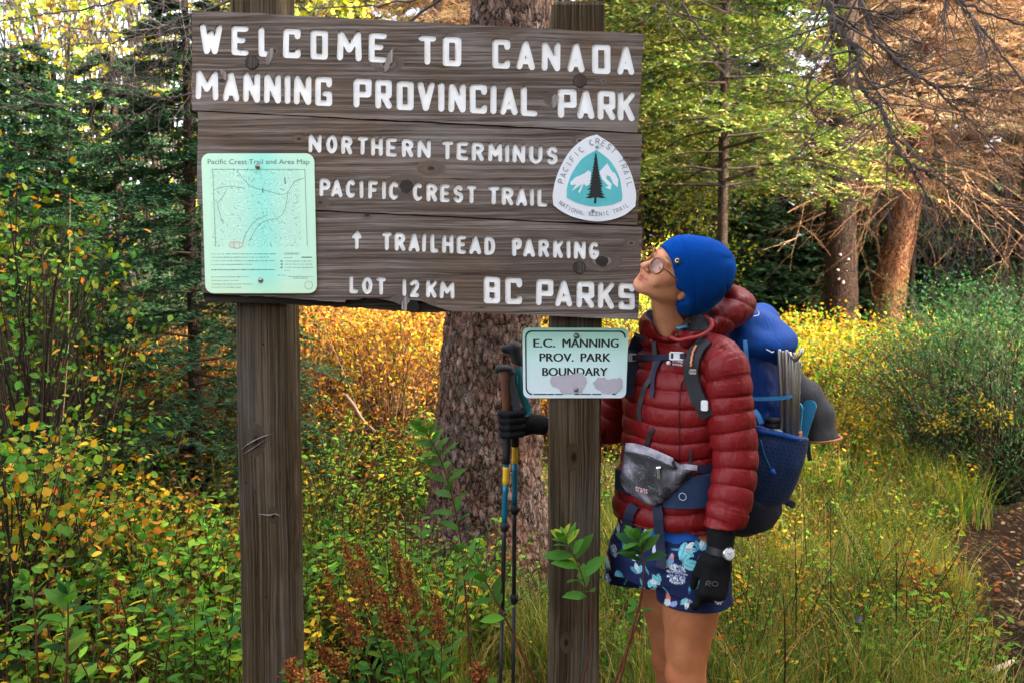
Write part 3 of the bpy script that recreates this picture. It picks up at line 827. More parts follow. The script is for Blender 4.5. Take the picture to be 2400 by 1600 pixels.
# area map panel
YM = YF - 0.003
qm_ = quadmap([(471.5, 360), (736, 360), (743, 687.5), (481.5, 688)])
mp = thing('map_panel', 'pale green trail map panel screwed to the left of the wooden sign', 'map sign', at(610, 687, YM))
def map_material():
    t = NT('map_panel_face'); v = t.co(); s = t.n('SeparateXYZ'); t.l(v, s.inputs[0])
    x = t.math('SUBTRACT', s.outputs[0], 0.012)
    st = t.math('ADD', t.math('ABSOLUTE', x), t.math('MULTIPLY', t.math('SUBTRACT', t.noise(t.mapv(v, (12, 1, 5)), 1, 4), 0.5), 0.05))
    c = t.ramp(st, [(0.0, (0.33, 0.80, 0.66)), (0.03, (0.40, 0.82, 0.66)), (0.06, (0.52, 0.83, 0.66)), (0.15, (0.56, 0.84, 0.63))])
    edge = t.n('MapRange'); t.l(s.outputs[2], edge.inputs[0]); edge.inputs[1].default_value = 0.05; edge.inputs[2].default_value = 0.0
    c = t.mix(t.math('MULTIPLY', edge.outputs[0], 0.5), c, (0.66, 0.80, 0.50))
    n = t.noise(v, 16, 3, 0.5, 0.4)
    iso = t.math('ABSOLUTE', t.math('SUBTRACT', t.math('FRACT', t.math('MULTIPLY', n, 22)), 0.5))
    ln = t.ramp(iso, [(0.06, (1, 1, 1)), (0.12, (0, 0, 0))])
    msk = t.math('MULTIPLY', t.math('LESS_THAN', t.math('ABSOLUTE', t.math('ADD', s.outputs[0], 0.007)), 0.122), t.math('MULTIPLY', t.math('GREATER_THAN', s.outputs[2], 0.125), t.math('LESS_THAN', s.outputs[2], 0.338)))
    t.set(t.mix(t.math('MULTIPLY', t.math('MULTIPLY', ln, msk), 0.55), c, (0.14, 0.42, 0.40)), 0.35, 0, 0.45)
    return t.m
V, F = prism(uvpoly(rr_uv(0, 0, 1, 1, .075, .06, 8), qm_, YM), YM, YM + 0.0025)
obj('panel', V, F, map_material(), mp)
m_fade = simple('faded_ink', (0.13, 0.32, 0.28), 0.5); m_fade2 = simple('grey_ink', (0.10, 0.22, 0.22), 0.5); m_red = simple('red_ink', (0.72, 0.42, 0.34), 0.5)
def mu(x, y):  # zoom (3.92x, origin 430,330) -> uv of the map panel
    px, py = 430 + x / 3.92, 330 + y / 3.92
    v = (py - 360) / 328; return ((px - 471.5 - 10 * v) / (264.5 - 3 * v), v)
YM2 = YM - 0.0006
(u0, v0), (u1, v1) = mu(222, 172), mu(1158, 216)
fit_text("Pacific Crest Trail and Area Map", qm_, u0, u1, v0, v1, YM2, mp, 'title', m_fade2)
(u0, v0), (u1, v1) = mu(925, 1030), mu(1062, 1048)
fit_text("LEGEND", qm_, u0, u1, v0, v1, YM2, mp, 'legend_title', m_fade2)
def inkline(pl, w, name, mat, closed=False):
    pts = smooth_path([at(*qm_(*mu(x, y)), YM2) for x, y in pl], max(8, 6 * len(pl))) if len(pl) > 2 else np.array([at(*qm_(*mu(x, y)), YM2) for x, y in pl])
    V, F = ribbon(pts, w, 0.0003, np.cross(np.array(pts[-1]) - pts[0], (0, 1, 0)) + 1e-6 if len(pl) == 2 else (0, 0, 1))
    return V, F
def inkstrip(pl, w):
    P = smooth_path([at(*qm_(*mu(x, y)), YM2) for x, y in pl], max(10, 8 * len(pl))) if len(pl) > 2 else np.array([at(*qm_(*mu(x, y)), YM2) for x, y in pl])
    T = np.gradient(P, axis=0); N = np.stack([-T[:, 2], 0 * T[:, 0], T[:, 0]], 1); N /= np.linalg.norm(N, axis=1)[:, None] + 1e-12
    V = np.concatenate([P + N * w / 2, P - N * w / 2]); m = len(P); j = np.arange(m - 1)
    Fq = np.stack([j, j + 1, j + 1 + m, j + m], -1)
    return V, face_fix(V, [Fq])
V, F = merge([inkstrip(p, 0.0011) for p in ([(270, 265), (475, 265)], [(490, 268), (860, 268)], [(870, 268), (1115, 268)], [(268, 262), (296, 975)], [(1115, 262), (1138, 970)])]); obj('map_frame', V, F, m_fade2, mp)
V, F = merge([inkstrip(p, 0.0013) for p in ([(488, 275), (560, 365), (640, 430), (760, 460), (900, 495), (960, 470), (1020, 380), (1110, 345)], [(285, 450), (400, 420), (500, 430), (570, 440)], [(655, 340), (625, 380)], [(400, 440), (360, 520), (315, 585), (340, 690), (370, 770)], [(960, 480), (930, 640), (870, 710), (780, 730), (690, 780), (600, 930)], [(760, 690), (660, 740), (570, 860), (545, 950)])]); obj('map_road', V, F, m_fade, mp)
V, F = merge([inkstrip([(700 + 8 * i, 770 - 6 * i) for i in range(2)], 0.004), inkstrip([(430, 935), (500, 930), (545, 960), (500, 990), (430, 975), (430, 935)], 0.0022), inkstrip([(460, 935), (465, 990)], 0.002), inkstrip([(510, 940), (520, 985)], 0.002)]); obj('red_marking', V, F, m_red, mp)
rg = np.random.default_rng(12); parts = []
def marks(x0, x1, y, w=0.0022):
    x = x0
    while x < x1:
        l = rg.uniform(6, 26); parts.append(inkstrip([(x, y), (min(x + l, x1), y + 0.02 * l * 0)], w * rg.uniform(.55, 1))); x += l + rg.uniform(4, 9)
for y, x1 in ((1042, 850), (1072, 790), (1105, 830), (1138, 630), (1186, 845), (1253, 600), (1284, 510), (1318, 635), (1348, 530)): marks(255, x1, y, 0.0030 if y == 1186 else 0.0021)
for y, x0, x1 in ((1077, 925, 1005), (1108, 930, 1180), (1137, 930, 1180), (1166, 930, 1190), (1195, 930, 975), (1238, 868, 940), (1265, 1005, 1140)): marks(x0, x1, y, 0.0019)
for y in (1108, 1137, 1166): parts.append(inkstrip([(893, y), (910, y)], 0.0045))
V, F = merge(parts); tag(obj('fine_print', V, F, m_fade, mp), kind='stuff')
V, F = merge([inkstrip([(1085, 1073), (1180, 1073)], 0.0028), inkstrip([(1150 + 36 * math.cos(a), 1330 + 36 * math.sin(a)) for a in np.linspace(0, 2 * math.pi, 14)], 0.001), inkstrip([(960, 1250), (1190, 1250)], 0.0009), inkstrip([(930, 340), (935, 400)], 0.003), inkstrip([(728, 440), (728, 480)], 0.003)]); obj('map_symbol', V, F, m_fade2, mp)
screw(604, 391, YM, 0.0075, mp); screw(611, 657, YM, 0.0075, mp)

# trail emblem
YE = YF - 0.0012
em = thing('trail_emblem', 'white and teal rounded triangle emblem with a black fir, at right on the sign', 'sign', at(1393, 519, YE))
def cat_px(segs, Y):
    out = []
    for s in segs:
        P = smooth_path([(x, y, 0) for x, y in s], 8 * len(s))
        out += [XZ(x, y, Y) for x, y, _ in P[:-1]]
    return out
m_white = simple('emblem_white', (0.76, 0.78, 0.82), 0.35, 0, 0.05, 12)
m_teal = simple('emblem_teal', (0.10, 0.47, 0.50), 0.4, 0, 0.3, 14)
outer = [[(1399, 316), (1440, 345), (1474, 395), (1490, 450), (1489, 484)], [(1489, 484), (1464, 504), (1430, 516), (1393, 519), (1350, 511), (1318, 497), (1297, 481)], [(1297, 481), (1296, 452), (1308, 405), (1335, 356), (1370, 326), (1399, 316)]]
inner = [[(1398, 352), (1430, 378), (1451, 415), (1458, 455), (1457, 471)], [(1457, 471), (1430, 481), (1392, 485), (1355, 477), (1328, 464)], [(1328, 464), (1329, 440), (1340, 408), (1364, 373), (1398, 352)]]
V, F = prism(cat_px(outer, YE), YE - 0.001, YE + 0.002); obj('panel', V, F, m_white, em)
V, F = prism(cat_px(inner, YE), YE - 0.0016, YE - 0.0012); obj('teal_field', V, F, m_teal, em)
def zpx(x, y): return (950 + x / 3.92, 330 + y / 3.92)
mt = [[(1515, 385), (1560, 340), (1600, 325), (1650, 300), (1680, 275), (1705, 290), (1700, 400), (1660, 420), (1640, 395), (1600, 485), (1590, 470), (1625, 400), (1530, 465), (1570, 405), (1520, 410)],
      [(1780, 290), (1830, 235), (1855, 212), (1900, 290), (1925, 300), (1955, 360), (1950, 430), (1910, 395), (1880, 330), (1850, 320), (1845, 350), (1895, 400), (1885, 450), (1835, 430), (1870, 420), (1810, 360)]]
for pl in mt:
    V, F = prism([XZ(*zpx(x, y), YE) for x, y in pl], YE - 0.0020, YE - 0.0016); obj('white_peak', V, F, m_white, em)
rg = np.random.default_rng(2); L_, R_ = [], []
for i in range(17):
    f = i / 16; y = 120 + 400 * f; w = 8 + 78 * f ** 1.15
    L_ += [(1748 - w * (1 + rg.normal(0, .1)), y + 6), (1748 - w * .62, y + 10)]; R_ += [(1750 + w * (1 + rg.normal(0, .1)), y + 4), (1750 + w * .62, y + 9)]
pl = [(1749, 115)] + R_ + [(1756, 520), (1752, 578), (1732, 578), (1736, 520)] + L_[::-1]
V, F = prism([XZ(*zpx(x, y), YE) for x, y in pl], YE - 0.0025, YE - 0.0021); obj('fir_silhouette', V, F, m_ink, em)
m_gink = simple('emblem_grey_ink', (0.22, 0.25, 0.28), 0.5)
def arc_text(s, ctrl, size, hw, name):
    P = smooth_path([(x, y, 0) for x, y in ctrl], 200)[:, :2]
    L = np.concatenate([[0], np.cumsum(np.linalg.norm(np.diff(P, axis=0), axis=1))]); n = len(s)
    def pos(i, u, v, n=len(s)):
        l = L[-1] * (i + 0.5) / n
        c = np.array([np.interp(l, L, P[:, k]) for k in (0, 1)]); c2 = np.array([np.interp(l + 2, L, P[:, k]) for k in (0, 1)]); c1 = np.array([np.interp(l - 2, L, P[:, k]) for k in (0, 1)])
        t = (c2 - c1) / np.linalg.norm(c2 - c1); nn = np.array((t[1], -t[0]))
        return c + t * (u - .5) * size * .62 + nn * (v - .5) * size
    i0 = 0
    for wd in s.split(' '):
        V, F = stroke_text(' ' * i0 + wd, GS, pos, hw, YE - 0.0014); obj(name, V, F, m_gink, em); i0 += len(wd) + 1
arc_text("PACIFIC CREST TRAIL", [(1312, 432), (1328, 393), (1357, 356), (1399, 332), (1440, 356), (1464, 394), (1478, 440)], 12.5, 0.00105, 'arched_lettering')
arc_text("NATIONAL SCENIC TRAIL", [(1311, 474), (1345, 494), (1392, 502), (1437, 497), (1473, 480)], 9, 0.0008, 'lower_lettering')
screw(1399, 345, YE - 0.001, 0.0045, em); screw(1389, 494, YE - 0.001, 0.0045, em)
# ------------------------------------------------------------------ the hiker
person = thing('person', 'hiker in a dark red puffer jacket, blue beanie and flowered shorts facing the sign', 'person', (0.50, 2.31, 0.0))
FX, LX = np.array((-.72, -.69, 0)), np.array((.69, -.72, 0))       # torso: facing, left
# head frame: columns left, forward, up
HM = np.array([[0.277, -0.77, 0.575], [-0.764, -0.539, -0.355], [-0.583, 0.341, 0.738]])
for _k in (1, 2):                                                     # orthonormalise
    HM[:, _k] -= sum(HM[:, j] * (HM[:, j] @ HM[:, _k]) for j in range(_k)); HM[:, _k] /= np.linalg.norm(HM[:, _k])
HM[:, 0] /= np.linalg.norm(HM[:, 0]); HL, HF, HU = HM[:, 0], HM[:, 1], HM[:, 2]
HS = 0.857
HC = at(1583, 635, 2.145)                                            # head centre
def H(x, y, z): return HC + HM @ (np.array((x, y, z), float) * HS)

m_skin = NT('skin'); _v = m_skin.co(); _c = m_skin.attr()
_n = m_skin.noise(_v, 22, 4)
_c2 = m_skin.mix(1.0, _c, m_skin.ramp(_n, [(0.3, (0.88, 0.82, 0.78)), (0.7, (1.08, 1.05, 1.02))]), 'MULTIPLY')
_n3 = m_skin.noise(_v, 130, 4, .7)
_c2 = m_skin.mix(1.0, _c2, m_skin.ramp(_n3, [(0.3, (0.93, 0.90, 0.90)), (0.7, (1.05, 1.04, 1.04))]), 'MULTIPLY')
m_skin.set(_c2, 0.5, 0, 0.28, Subsurface_Weight=0.06, Subsurface_Scale=0.008)
m_skin.b.inputs['Subsurface Radius'].default_value = (1.0, 0.35, 0.2)
m_skin.bump(m_skin.math('ADD', m_skin.noise(_v, 500, 3), m_skin.math('MULTIPLY', _n, .6)), 0.15, 0.003)
M_SKIN = m_skin.m

# --- body: head, neck, trunk, arms and legs as one surface
f = Field((0.0, 1.98, -0.02), (0.82, 2.62, 1.76), 0.0034)
def fe(c, r, M=None, k=0.0, neg=False): f.ell(c, np.array(r) * HS, M, k * HS, neg)
def fc(p, q, ra, rb, k=0.0, neg=False): f.cone(p, q, ra * HS, rb * HS, k * HS, neg)
fe(H(0, -.012, .035), (.073, .093, .083), HM)                     # cranium
fe(H(0, .022, -.025), (.064, .070, .078), HM, .03)
fc(H(.050, .0, -.055), H(.018, .066, -.094), .020, .017, .03)    # jaw, both sides
fc(H(-.050, .0, -.055), H(-.018, .066, -.094), .020, .017, .03)
fe(H(0, .076, -.098), (.020, .018, .017), HM, .016)               # chin
fe(H(.037, .058, -.026), (.024, .024, .023), HM, .022)            # cheeks
fe(H(-.037, .058, -.026), (.024, .024, .023), HM, .022)
fe(H(0, .061, -.064), (.034, .027, .026), HM, .02)                # muzzle
fc(H(.034, .078, .022), H(.008, .086, .020), .010, .011, .014)   # brow
fc(H(-.034, .078, .022), H(-.008, .086, .020), .010, .011, .014)
for s in (1, -1): fe(H(s * .032, .092, .001), (.015, .012, .011), HM, .012, True)    # sockets
fc(H(0, .086, .012), H(0, .112, -.032), .0075, .0105, .012)      # nose
fe(H(0, .114, -.034), (.011, .010, .009), HM, .008)
for s in (1, -1):
    fe(H(s * .0125, .102, -.038), (.0075, .010, .008), HM, .006)
    fe(H(s * .0065, .104, -.0455), (.0035, .005, .003), HM, .003, True)
    fe(H(s * .032, .078, .000), (.0135, .0135, .0125), HM, .004)   # closed lids over the eyes
for s in (1, -1):
    fc(H(0, .0945, -.0630), H(s * .024, .0815, -.0595), .0040, .0024, .006)   # lips
    fc(H(0, .0930, -.0725), H(s * .019, .0835, -.0665), .0056, .0028, .006)
for s in (1, -1):
    fc(H(0, .1010, -.0675), H(s * .014, .0945, -.0655), .0014, .0016, .002, True)
    fc(H(s * .014, .0945, -.0655), H(s * .030, .0790, -.0555), .0016, .0024, .004, True)
    fe(H(s * .036, .070, -.050), (.016, .014, .016), HM, .012)
fc(H(.012, .090, -.084), H(-.012, .090, -.084), .004, .004, .006, True)
# ear
fe(H(.074, -.028, -.020), (.008, .016, .026), HM, .006)
fe(H(.074, -.022, -.044), (.007, .009, .010), HM, .005)
fe(H(-.074, -.028, -.020), (.008, .016, .026), HM, .006)
# neck and trunk
NB = at(1573, 800, 2.275)
f.cone(H(0, -.030, -.050), NB, .044, .046, .03)
f.cone(H(.012, .005, -.06), NB + FX * .008 + np.array((0, 0, .02)), .034, .030, .03)
f.loft([(at(1600, 860, 2.30), .15, .085), (at(1597, 930, 2.30), .15, .095), (at(1585, 1060, 2.31), .13, .09), (at(1572, 1200, 2.31), .155, .10), (at(1572, 1260, 2.31), .15, .10)], LX, FX, .03)
f.cone(NB, at(1604, 860, 2.31), .042, .065, .02)
SH_L, EL_L, WR_L = at(1694, 845, 2.165), at(1722, 1075, 2.12), at(1686, 1285, 2.075)
SH_R, EL_R, WR_R = at(1482, 858, 2.44), at(1425, 1010, 2.53), at(1268, 995, 2.475)
for a, b, c in ((SH_L, EL_L, WR_L), (SH_R, EL_R, WR_R)):
    f.cone(a, b, .047, .038, .02); f.cone(b, c, .038, .026, .012)
# legs: hip, knee, ankle
HIP_N, KN_N, AN_N = at(1628, 1290, 2.235), at(1607, 1580, 2.205), None
HIP_F, KN_F = at(1556, 1270, 2.385), at(1571, 1545, 2.375)
AN_N = np.array((KN_N[0] + .035, KN_N[1] + .015, .085)); AN_F = np.array((KN_F[0] + .045, KN_F[1] + .01, .085))
for hp, kn, an, rk in ((HIP_N, KN_N, AN_N, .053), (HIP_F, KN_F, AN_F, .052)):
    mid = (hp + kn) / 2
    f.cone(hp, mid, .090, .0735, .03); f.cone(mid, kn, .0735, rk, .03)
    d = np.array((-.97, -.2, 0)); d /= np.linalg.norm(d)
    f.ell(kn + d * .020, (.036, .036, .040), None, .016)
    sd_ = np.array((.2, -.97, 0))
    f.ell(kn + np.array((0, 0, .075)) + d * .018 + sd_ * .030, (.026, .024, .050), None, .02); f.ell(kn + np.array((0, 0, .085)) + d * .022 - sd_ * .022, (.026, .024, .055), None, .02)
    f.ell(kn + np.array((0, 0, -.055)) + d * .024, (.022, .024, .03), None, .02)
    calf = kn * .68 + an * .32 - d * .018
    f.cone(kn, calf, rk - .004, .054, .02); f.cone(calf, an, .052, .034, .02)
    f.cone(an + (0, 0, -.03), an + d * .14 + np.array((0, 0, -.05)), .034, .026, .03)
V, Q = f.mesh()
loc = (V - HC) @ HM / HS
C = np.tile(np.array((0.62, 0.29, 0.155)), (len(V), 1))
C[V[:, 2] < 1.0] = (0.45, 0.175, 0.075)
def tint(mask, col, w=1.0):
    m = np.clip(mask, 0, 1)[:, None] * w
    C[:] = C * (1 - m) + np.array(col) * m
def blob(c, r, e=1.0):
    d = np.sqrt((((loc - np.array(c)) / np.array(r)) ** 2).sum(1)); return np.clip((1 - d) * e, 0, 1)
hd = V[:, 2] > 1.35
for kn in (KN_N, KN_F):
    tint(np.clip(1 - np.linalg.norm((V - kn - np.array((-.03, -.02, .0))) / np.array((.06, .06, .05)), axis=1), 0, 1) * 1.3, (0.44, 0.125, 0.055), .6)
for s in (1, -1):
    tint(blob((s * .042, .066, -.028), (.026, .03, .022), 1.4), (0.64, 0.215, 0.12), .5)
    tint(blob((s * .032, .088, .031), (.019, .02, .0042), 2.2), (0.11, 0.055, 0.03), .85)           # eyebrow
    tint(blob((s * .033, .092, -.0055), (.013, .02, .0022), 3), (0.05, 0.025, 0.02), .9)             # lashes
    tint(blob((s * .032, .09, .003), (.014, .02, .008), 1.2), (0.5, 0.22, 0.14), .5)
tint(blob((0, .112, -.034), (.016, .02, .014), 1.3), (0.62, 0.22, 0.14), .45)
mouth = np.concatenate([smooth_path([(sg * .0305, .0785, -.0552), (sg * .024, .086, -.0608), (sg * .014, .0940, -.0655), (0, .0985, -.0672)], 14) for sg in (1, -1)])
dm = np.full(len(V), 9.0); wm = np.zeros(len(V)); near = np.where(np.linalg.norm(loc - np.array((0, .09, -.066)), axis=1) < .05)[0]
for q_ in mouth:
    d_ = np.linalg.norm(loc[near] - q_, axis=1); b_ = d_ < dm[near]; dm[near[b_]] = d_[b_]; wm[near[b_]] = 1 - abs(q_[0]) / .031
lip_ = np.maximum.reduce([blob((0, .091, -.0625), (.026, .02, .0050), 3), blob((0, .091, -.0728), (.021, .02, .0064), 3)])
tint(np.clip((.0022 + .0060 * wm ** .6 - dm) / .0018, 0, 1), (0.60, 0.14, 0.115), .8)
tint(np.clip((.0030 - dm) / .0014, 0, 1), (0.22, 0.045, 0.035), .75)
tint(blob((-.006, .083, -.083), (.0025, .02, .0025), 3), (0.1, 0.04, 0.03), .8)                       # mole under the lip
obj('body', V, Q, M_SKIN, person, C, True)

# --- beanie
m_fleece = NT('blue_fleece'); _v = m_fleece.co()
m_fleece.set(m_fleece.mix(m_fleece.noise(_v, 90, 4), (0.001, 0.034, 0.20), (0.0015, 0.058, 0.31)), 0.95, 0, 0.04, Sheen_Weight=0.12, Sheen_Roughness=0.5)
m_fleece.b.inputs['Sheen Tint'].default_value = (0.15, 0.4, 1, 1)
m_fleece.bump(m_fleece.noise(_v, 500, 3), 0.25, 0.003)
f = Field((HC[0] - .14, HC[1] - .15, HC[2] - .17), (HC[0] + .24, HC[1] + .26, HC[2] + .17), 0.003)
fe(H(0, -.010, .034), (.086, .104, .094), HM)
fe(H(.012, -.092, .068), (.084, .086, .076), HM, .07)
fe(H(.022, -.086, -.026), (.080, .080, .080), HM, .09)
f.warp(lambda P: 0.0026 * vnoise(P, 16, 3) + 0.0012 * vnoise(P, 34, 5))
def folds(P):
    q = (P - HC) @ HM / HS
    d = 0
    for (y0, z0, y1, z1, a, w) in ((-.12, .13, -.185, .05, .006, .007), (-.10, .07, -.18, .02, .005, .006), (-.14, .13, -.19, .09, .004, .006), (-.05, .125, -.12, .14, .003, .006)):
        p, e = np.array((y0, z0)), np.array((y1, z1)) - np.array((y0, z0))
        u = q[:, 1:] - p; t = np.clip(u @ e / (e @ e), 0, 1)
        r = np.linalg.norm(u - t[:, None] * e, axis=1)
        d = d + a * np.exp(-(r / w) ** 2) * np.clip(1.2 - np.abs(t - .5) * 2, 0, 1)
    # stitched band seam, parallel to the rim
    s_ = -.68 * (q[:, 1] - .091) + .73 * (q[:, 2] - .045)
    d = d + 0.0016 * np.exp(-((s_ - .048) / .0028) ** 2)
    return d
f.warp(folds)
rim_p, rim_n = H(0, .091, .045), HM @ np.array((0, -.68, .73))
f.cut(rim_p, -rim_n)
fe(H(.092, .000, -.052), (.034, .036, .034), HM, .008, True)                  # the ear lobe shows below the rim
V, Q = f.mesh()
bn = obj('beanie', V, Q, m_fleece.m, person, None, True)
m_blk = simple('black_fabric', (0.012, 0.012, 0.014), 0.7, 0, 0.3, 80)
m_wht = simple('white_print', (0.75, 0.75, 0.75), 0.6, 0, 0.05)
M_ = {}
def tag_patch(c, nrm, up, w, h, t, mat, name, parent):
    c, nrm, up = map(lambda a: np.asarray(a, float), (c, nrm, up)); nrm = nrm / np.linalg.norm(nrm); up = up - nrm * (up @ nrm); up /= np.linalg.norm(up); s = np.cross(up, nrm)
    V, F = box((0, 0, 0), (w, t, h)); V = V[:, 0:1] * s + V[:, 1:2] * nrm + V[:, 2:3] * up + c
    o = obj(name, V, F, mat, None, base=BASE[person.name]); o.parent = parent; o.location = (0, 0, 0); return o
def raycast_surface(Vs, px, py):
    """nearest vertex to the camera under a photo pixel"""
    dep = Vs[:, 1] * CA - (Vs[:, 2] - CAMZ) * SA; up = Vs[:, 1] * SA + (Vs[:, 2] - CAMZ) * CA
    x, y = 1200 + FPX * Vs[:, 0] / dep, 800 - FPX * up / dep
    d = np.hypot(x - px, y - py)
    c = np.where(d < 4)[0]
    if len(c) == 0: return Vs[np.argmin(d)]
    return Vs[c[np.argmin(dep[c])]]
def drape(Vs, pts, lift, n=24, sm=3):
    """polyline of photo pixels laid on a vertex cloud, lifted towards the camera"""
    P = smooth_path([(x, y, 0) for x, y in pts], n)
    S = np.array([raycast_surface(Vs, p[0], p[1]) for p in P])
    k = np.ones(sm) / sm
    Y = np.convolve(np.pad(S[:, 1], sm // 2, mode='edge'), k, 'valid')[:n]
    return np.array([at(p[0], p[1], y - lift) for p, y in zip(P, Y)])
c = raycast_surface(V, 1583, 612)
tag_patch(c, (-.25, -1, .1), (-.40, 0, .9), .018, .017, .004, m_blk, 'brand_tab', bn)
a = np.linspace(0.4, 5.6, 14); P = [c + np.array((.0055 * math.cos(t) * (1 - .06 * t) - .001, -.0045, .0055 * math.sin(t) * (1 - .06 * t) + .001)) for t in a]
Vt, Ft = tube(P, .0013, 5); o = obj('tab_mark', Vt, Ft, m_wht, None, base=BASE[person.name]); o.parent = bn; o.location = (0, 0, 0)

# --- glasses
m_tort = NT('tortoise_frame'); m_tort.set(m_tort.mix(m_tort.noise(m_tort.co(), 120, 2), (0.10, 0.030, 0.012), (0.34, 0.14, 0.05)), 0.25, 0, 0.4, Transmission_Weight=0.15)
m_lens = NT('lens_glass'); tb = m_lens.n('BsdfTransparent'); tb.inputs[0].default_value = (0.93, 0.90, 0.86, 1); gl = m_lens.n('BsdfGlossy'); gl.inputs['Roughness'].default_value = 0.03
ms = m_lens.n('MixShader'); ms.inputs[0].default_value = 0.045; m_lens.l(tb.outputs[0], ms.inputs[1]); m_lens.l(gl.outputs[0], ms.inputs[2]); m_lens.l(ms.outputs[0], m_lens.out.inputs['Surface'])
gp = []
def gring(s, n=28):
    out = []
    for t in np.linspace(0, 2 * math.pi, n + 1):
        x = .0245 * math.copysign(abs(math.cos(t)) ** .85, math.cos(t)); z = .0225 * math.copysign(abs(math.sin(t)) ** .85, math.sin(t))
        out.append(H(s * .033 + x, .110 - abs(s * .033 + x) * .18, -.004 + z))
    return out
for s in (1, -1): gp.append(tube(gring(s), .0027, 6, False))
gp.append(tube(smooth_path([H(.0105, .108, .004), H(0, .113, .008), H(-.0105, .108, .004)], 8), .0022, 6))
for s in (1, -1):
    gp.append(tube(smooth_path([H(s * .0565, .100, .008), H(s * .066, .088, .008), H(s * .0735, .052, .003), H(s * .0755, .030, .000)], 14), .0024, 6))
V, F = merge(gp)
gl_o = obj('eyeglasses', V, F, m_tort.m, person, None, True)
for s in (1, -1):
    P = gring(s)[:-1]; V = np.array(P + [np.mean(P, axis=0)]); n = len(P); j = np.arange(n)
    o = obj('lens', V, np.stack([j, (j + 1) % n, np.full(n, n)], -1), m_lens.m, None, base=BASE[person.name]); o.parent = gl_o; o.location = (0, 0, 0)
# earring and hair
V, F = merge([tube([H(.081, -.024 + .004 * math.cos(t), -.046 + .004 * math.sin(t)) for t in np.linspace(0, 2 * math.pi, 9)], .0016, 5, False)])
obj('earring', V, F, simple('silver', (0.7, 0.68, 0.66), 0.2, 0.9), person)
m_hair = NT('brown_hair'); m_hair.set(m_hair.mix(m_hair.noise(m_hair.mapv(m_hair.co(), (200, 200, 30)), 1, 3), (0.03, 0.014, 0.008), (0.11, 0.055, 0.028)), 0.45, 0, 0.4)
hair = []
bp = smooth_path([H(.062, -.054, -.070), at(1606, 748, 2.20), at(1597, 768, 2.195), at(1590, 790, 2.185)], 26)
for k in range(3):
    ph = k * 2 * math.pi / 3; t = np.linspace(0, 1, 26)
    P = bp + np.stack([.0085 * np.cos(9 * t + ph), .005 * np.sin(18 * t + ph), .002 * np.sin(9 * t + ph)], 1)
    hair.append(tube(P, .0095 * (1.05 - .35 * t), 7))
hair.append(tube([H(.060, -.055, -.060), H(.062, -.056, -.072), at(1612, 745, 2.21)], [.008, .012, .012], 8))
V, F = merge(hair); hr = obj('hair', V, F, m_hair.m, person, None, True)
P = [bp[16] + np.array((.0145 * math.cos(t), .012 * math.sin(t), .003 * math.cos(t))) for t in np.linspace(0, 2 * math.pi, 13)]
V, F = tube(P, .0042, 6, False); o = obj('hair_tie', V, F, simple('tie_blue', (0.09, 0.33, 0.62), 0.6), None, None, base=BASE[person.name]); o.parent = hr; o.location = (0, 0, 0)

# --- puffer jacket
m_puff = NT('red_nylon'); _v = m_puff.co(); _c = m_puff.attr()
wr = m_puff.noise(m_puff.mapv(_v, (34, 34, 12)), 1.0, 3, 0.5, 0.8); wr2 = m_puff.noise(_v, 60, 2)
m_puff.set(m_puff.mix(1.0, _c, m_puff.ramp(wr, [(0.25, (0.90,) * 3), (0.75, (1.06,) * 3)]), 'MULTIPLY'), 0.45, 0, 0.24)
wr3 = m_puff.noise(m_puff.mapv(_v, (150, 150, 26)), 1.0, 3, 0.6, 0.5)
m_puff.bump(m_puff.math('ADD', m_puff.math('ADD', wr, m_puff.math('MULTIPLY', wr3, .2)), m_puff.math('MULTIPLY', wr2, 0.25)), 0.42, 0.012)
RED = np.array((0.175, 0.0065, 0.0075))
def puff(u, amp):
    """baffle profile: 0 at mid-baffle, +amp (inwards) at the seam"""
    s = np.abs(np.sin(np.pi * u)); return amp * (1 - s ** 0.30)
zt, zb = at(1600, 785, 2.30)[2], at(1570, 1203, 2.31)[2]
TS = [(at(1568, 1212, 2.31), .176, .130), (at(1569, 1195, 2.31), .181, .136), (at(1573, 1140, 2.31), .172, .128), (at(1580, 1060, 2.31), .162, .120), (at(1590, 1000, 2.305), .172, .128), (at(1598, 930, 2.30), .180, .134), (at(1600, 870, 2.30), .178, .116), (at(1600, 835, 2.30), .160, .100), (at(1596, 812, 2.295), .125, .085), (at(1586, 795, 2.285), .095, .080), (at(1578, 778, 2.28), .078, .068)]
f = Field((0.22, 2.02, zb - .05), (0.80, 2.62, zt + .06), 0.0031)
f.loft(TS, LX, FX, 0, 2.1)
f.cone(SH_R + np.array((.03, -.02, -.01)), SH_R + np.array((.0, 0, -.03)), .07, .066, .04)
f.cone(SH_L + np.array((-.05, .03, .0)), SH_L + np.array((-.02, .02, -.03)), .062, .058, .04)
zig = lambda P: P[:, 2] + .011 * vnoise(P * (1, 1, .3), 7, 9) + .003 * vnoise(P, 18, 4)
f.warp(lambda P: puff((zig(P) - zb) / .0495 + .12, .0092) - .0040 + .0026 * vnoise(P * (1, 1, .5), 20, 2) + .0009 * vnoise(P * (1, 1, .4), 48, 12))
V, Q = f.mesh()
C = np.tile(RED, (len(V), 1)); C[V[:, 2] > at(1580, 790, 2.28)[2]] = (0.012, 0.012, 0.015)
jk = obj('jacket', V, Q, m_puff.m, person, C, True)
VJ = V
def kid(name, V, F, mat, parent, C=None, smooth=True):
    o = obj(name, V, F, mat, None, C, smooth, base=BASE[person.name]); o.parent = parent; o.location = (0, 0, 0); return o
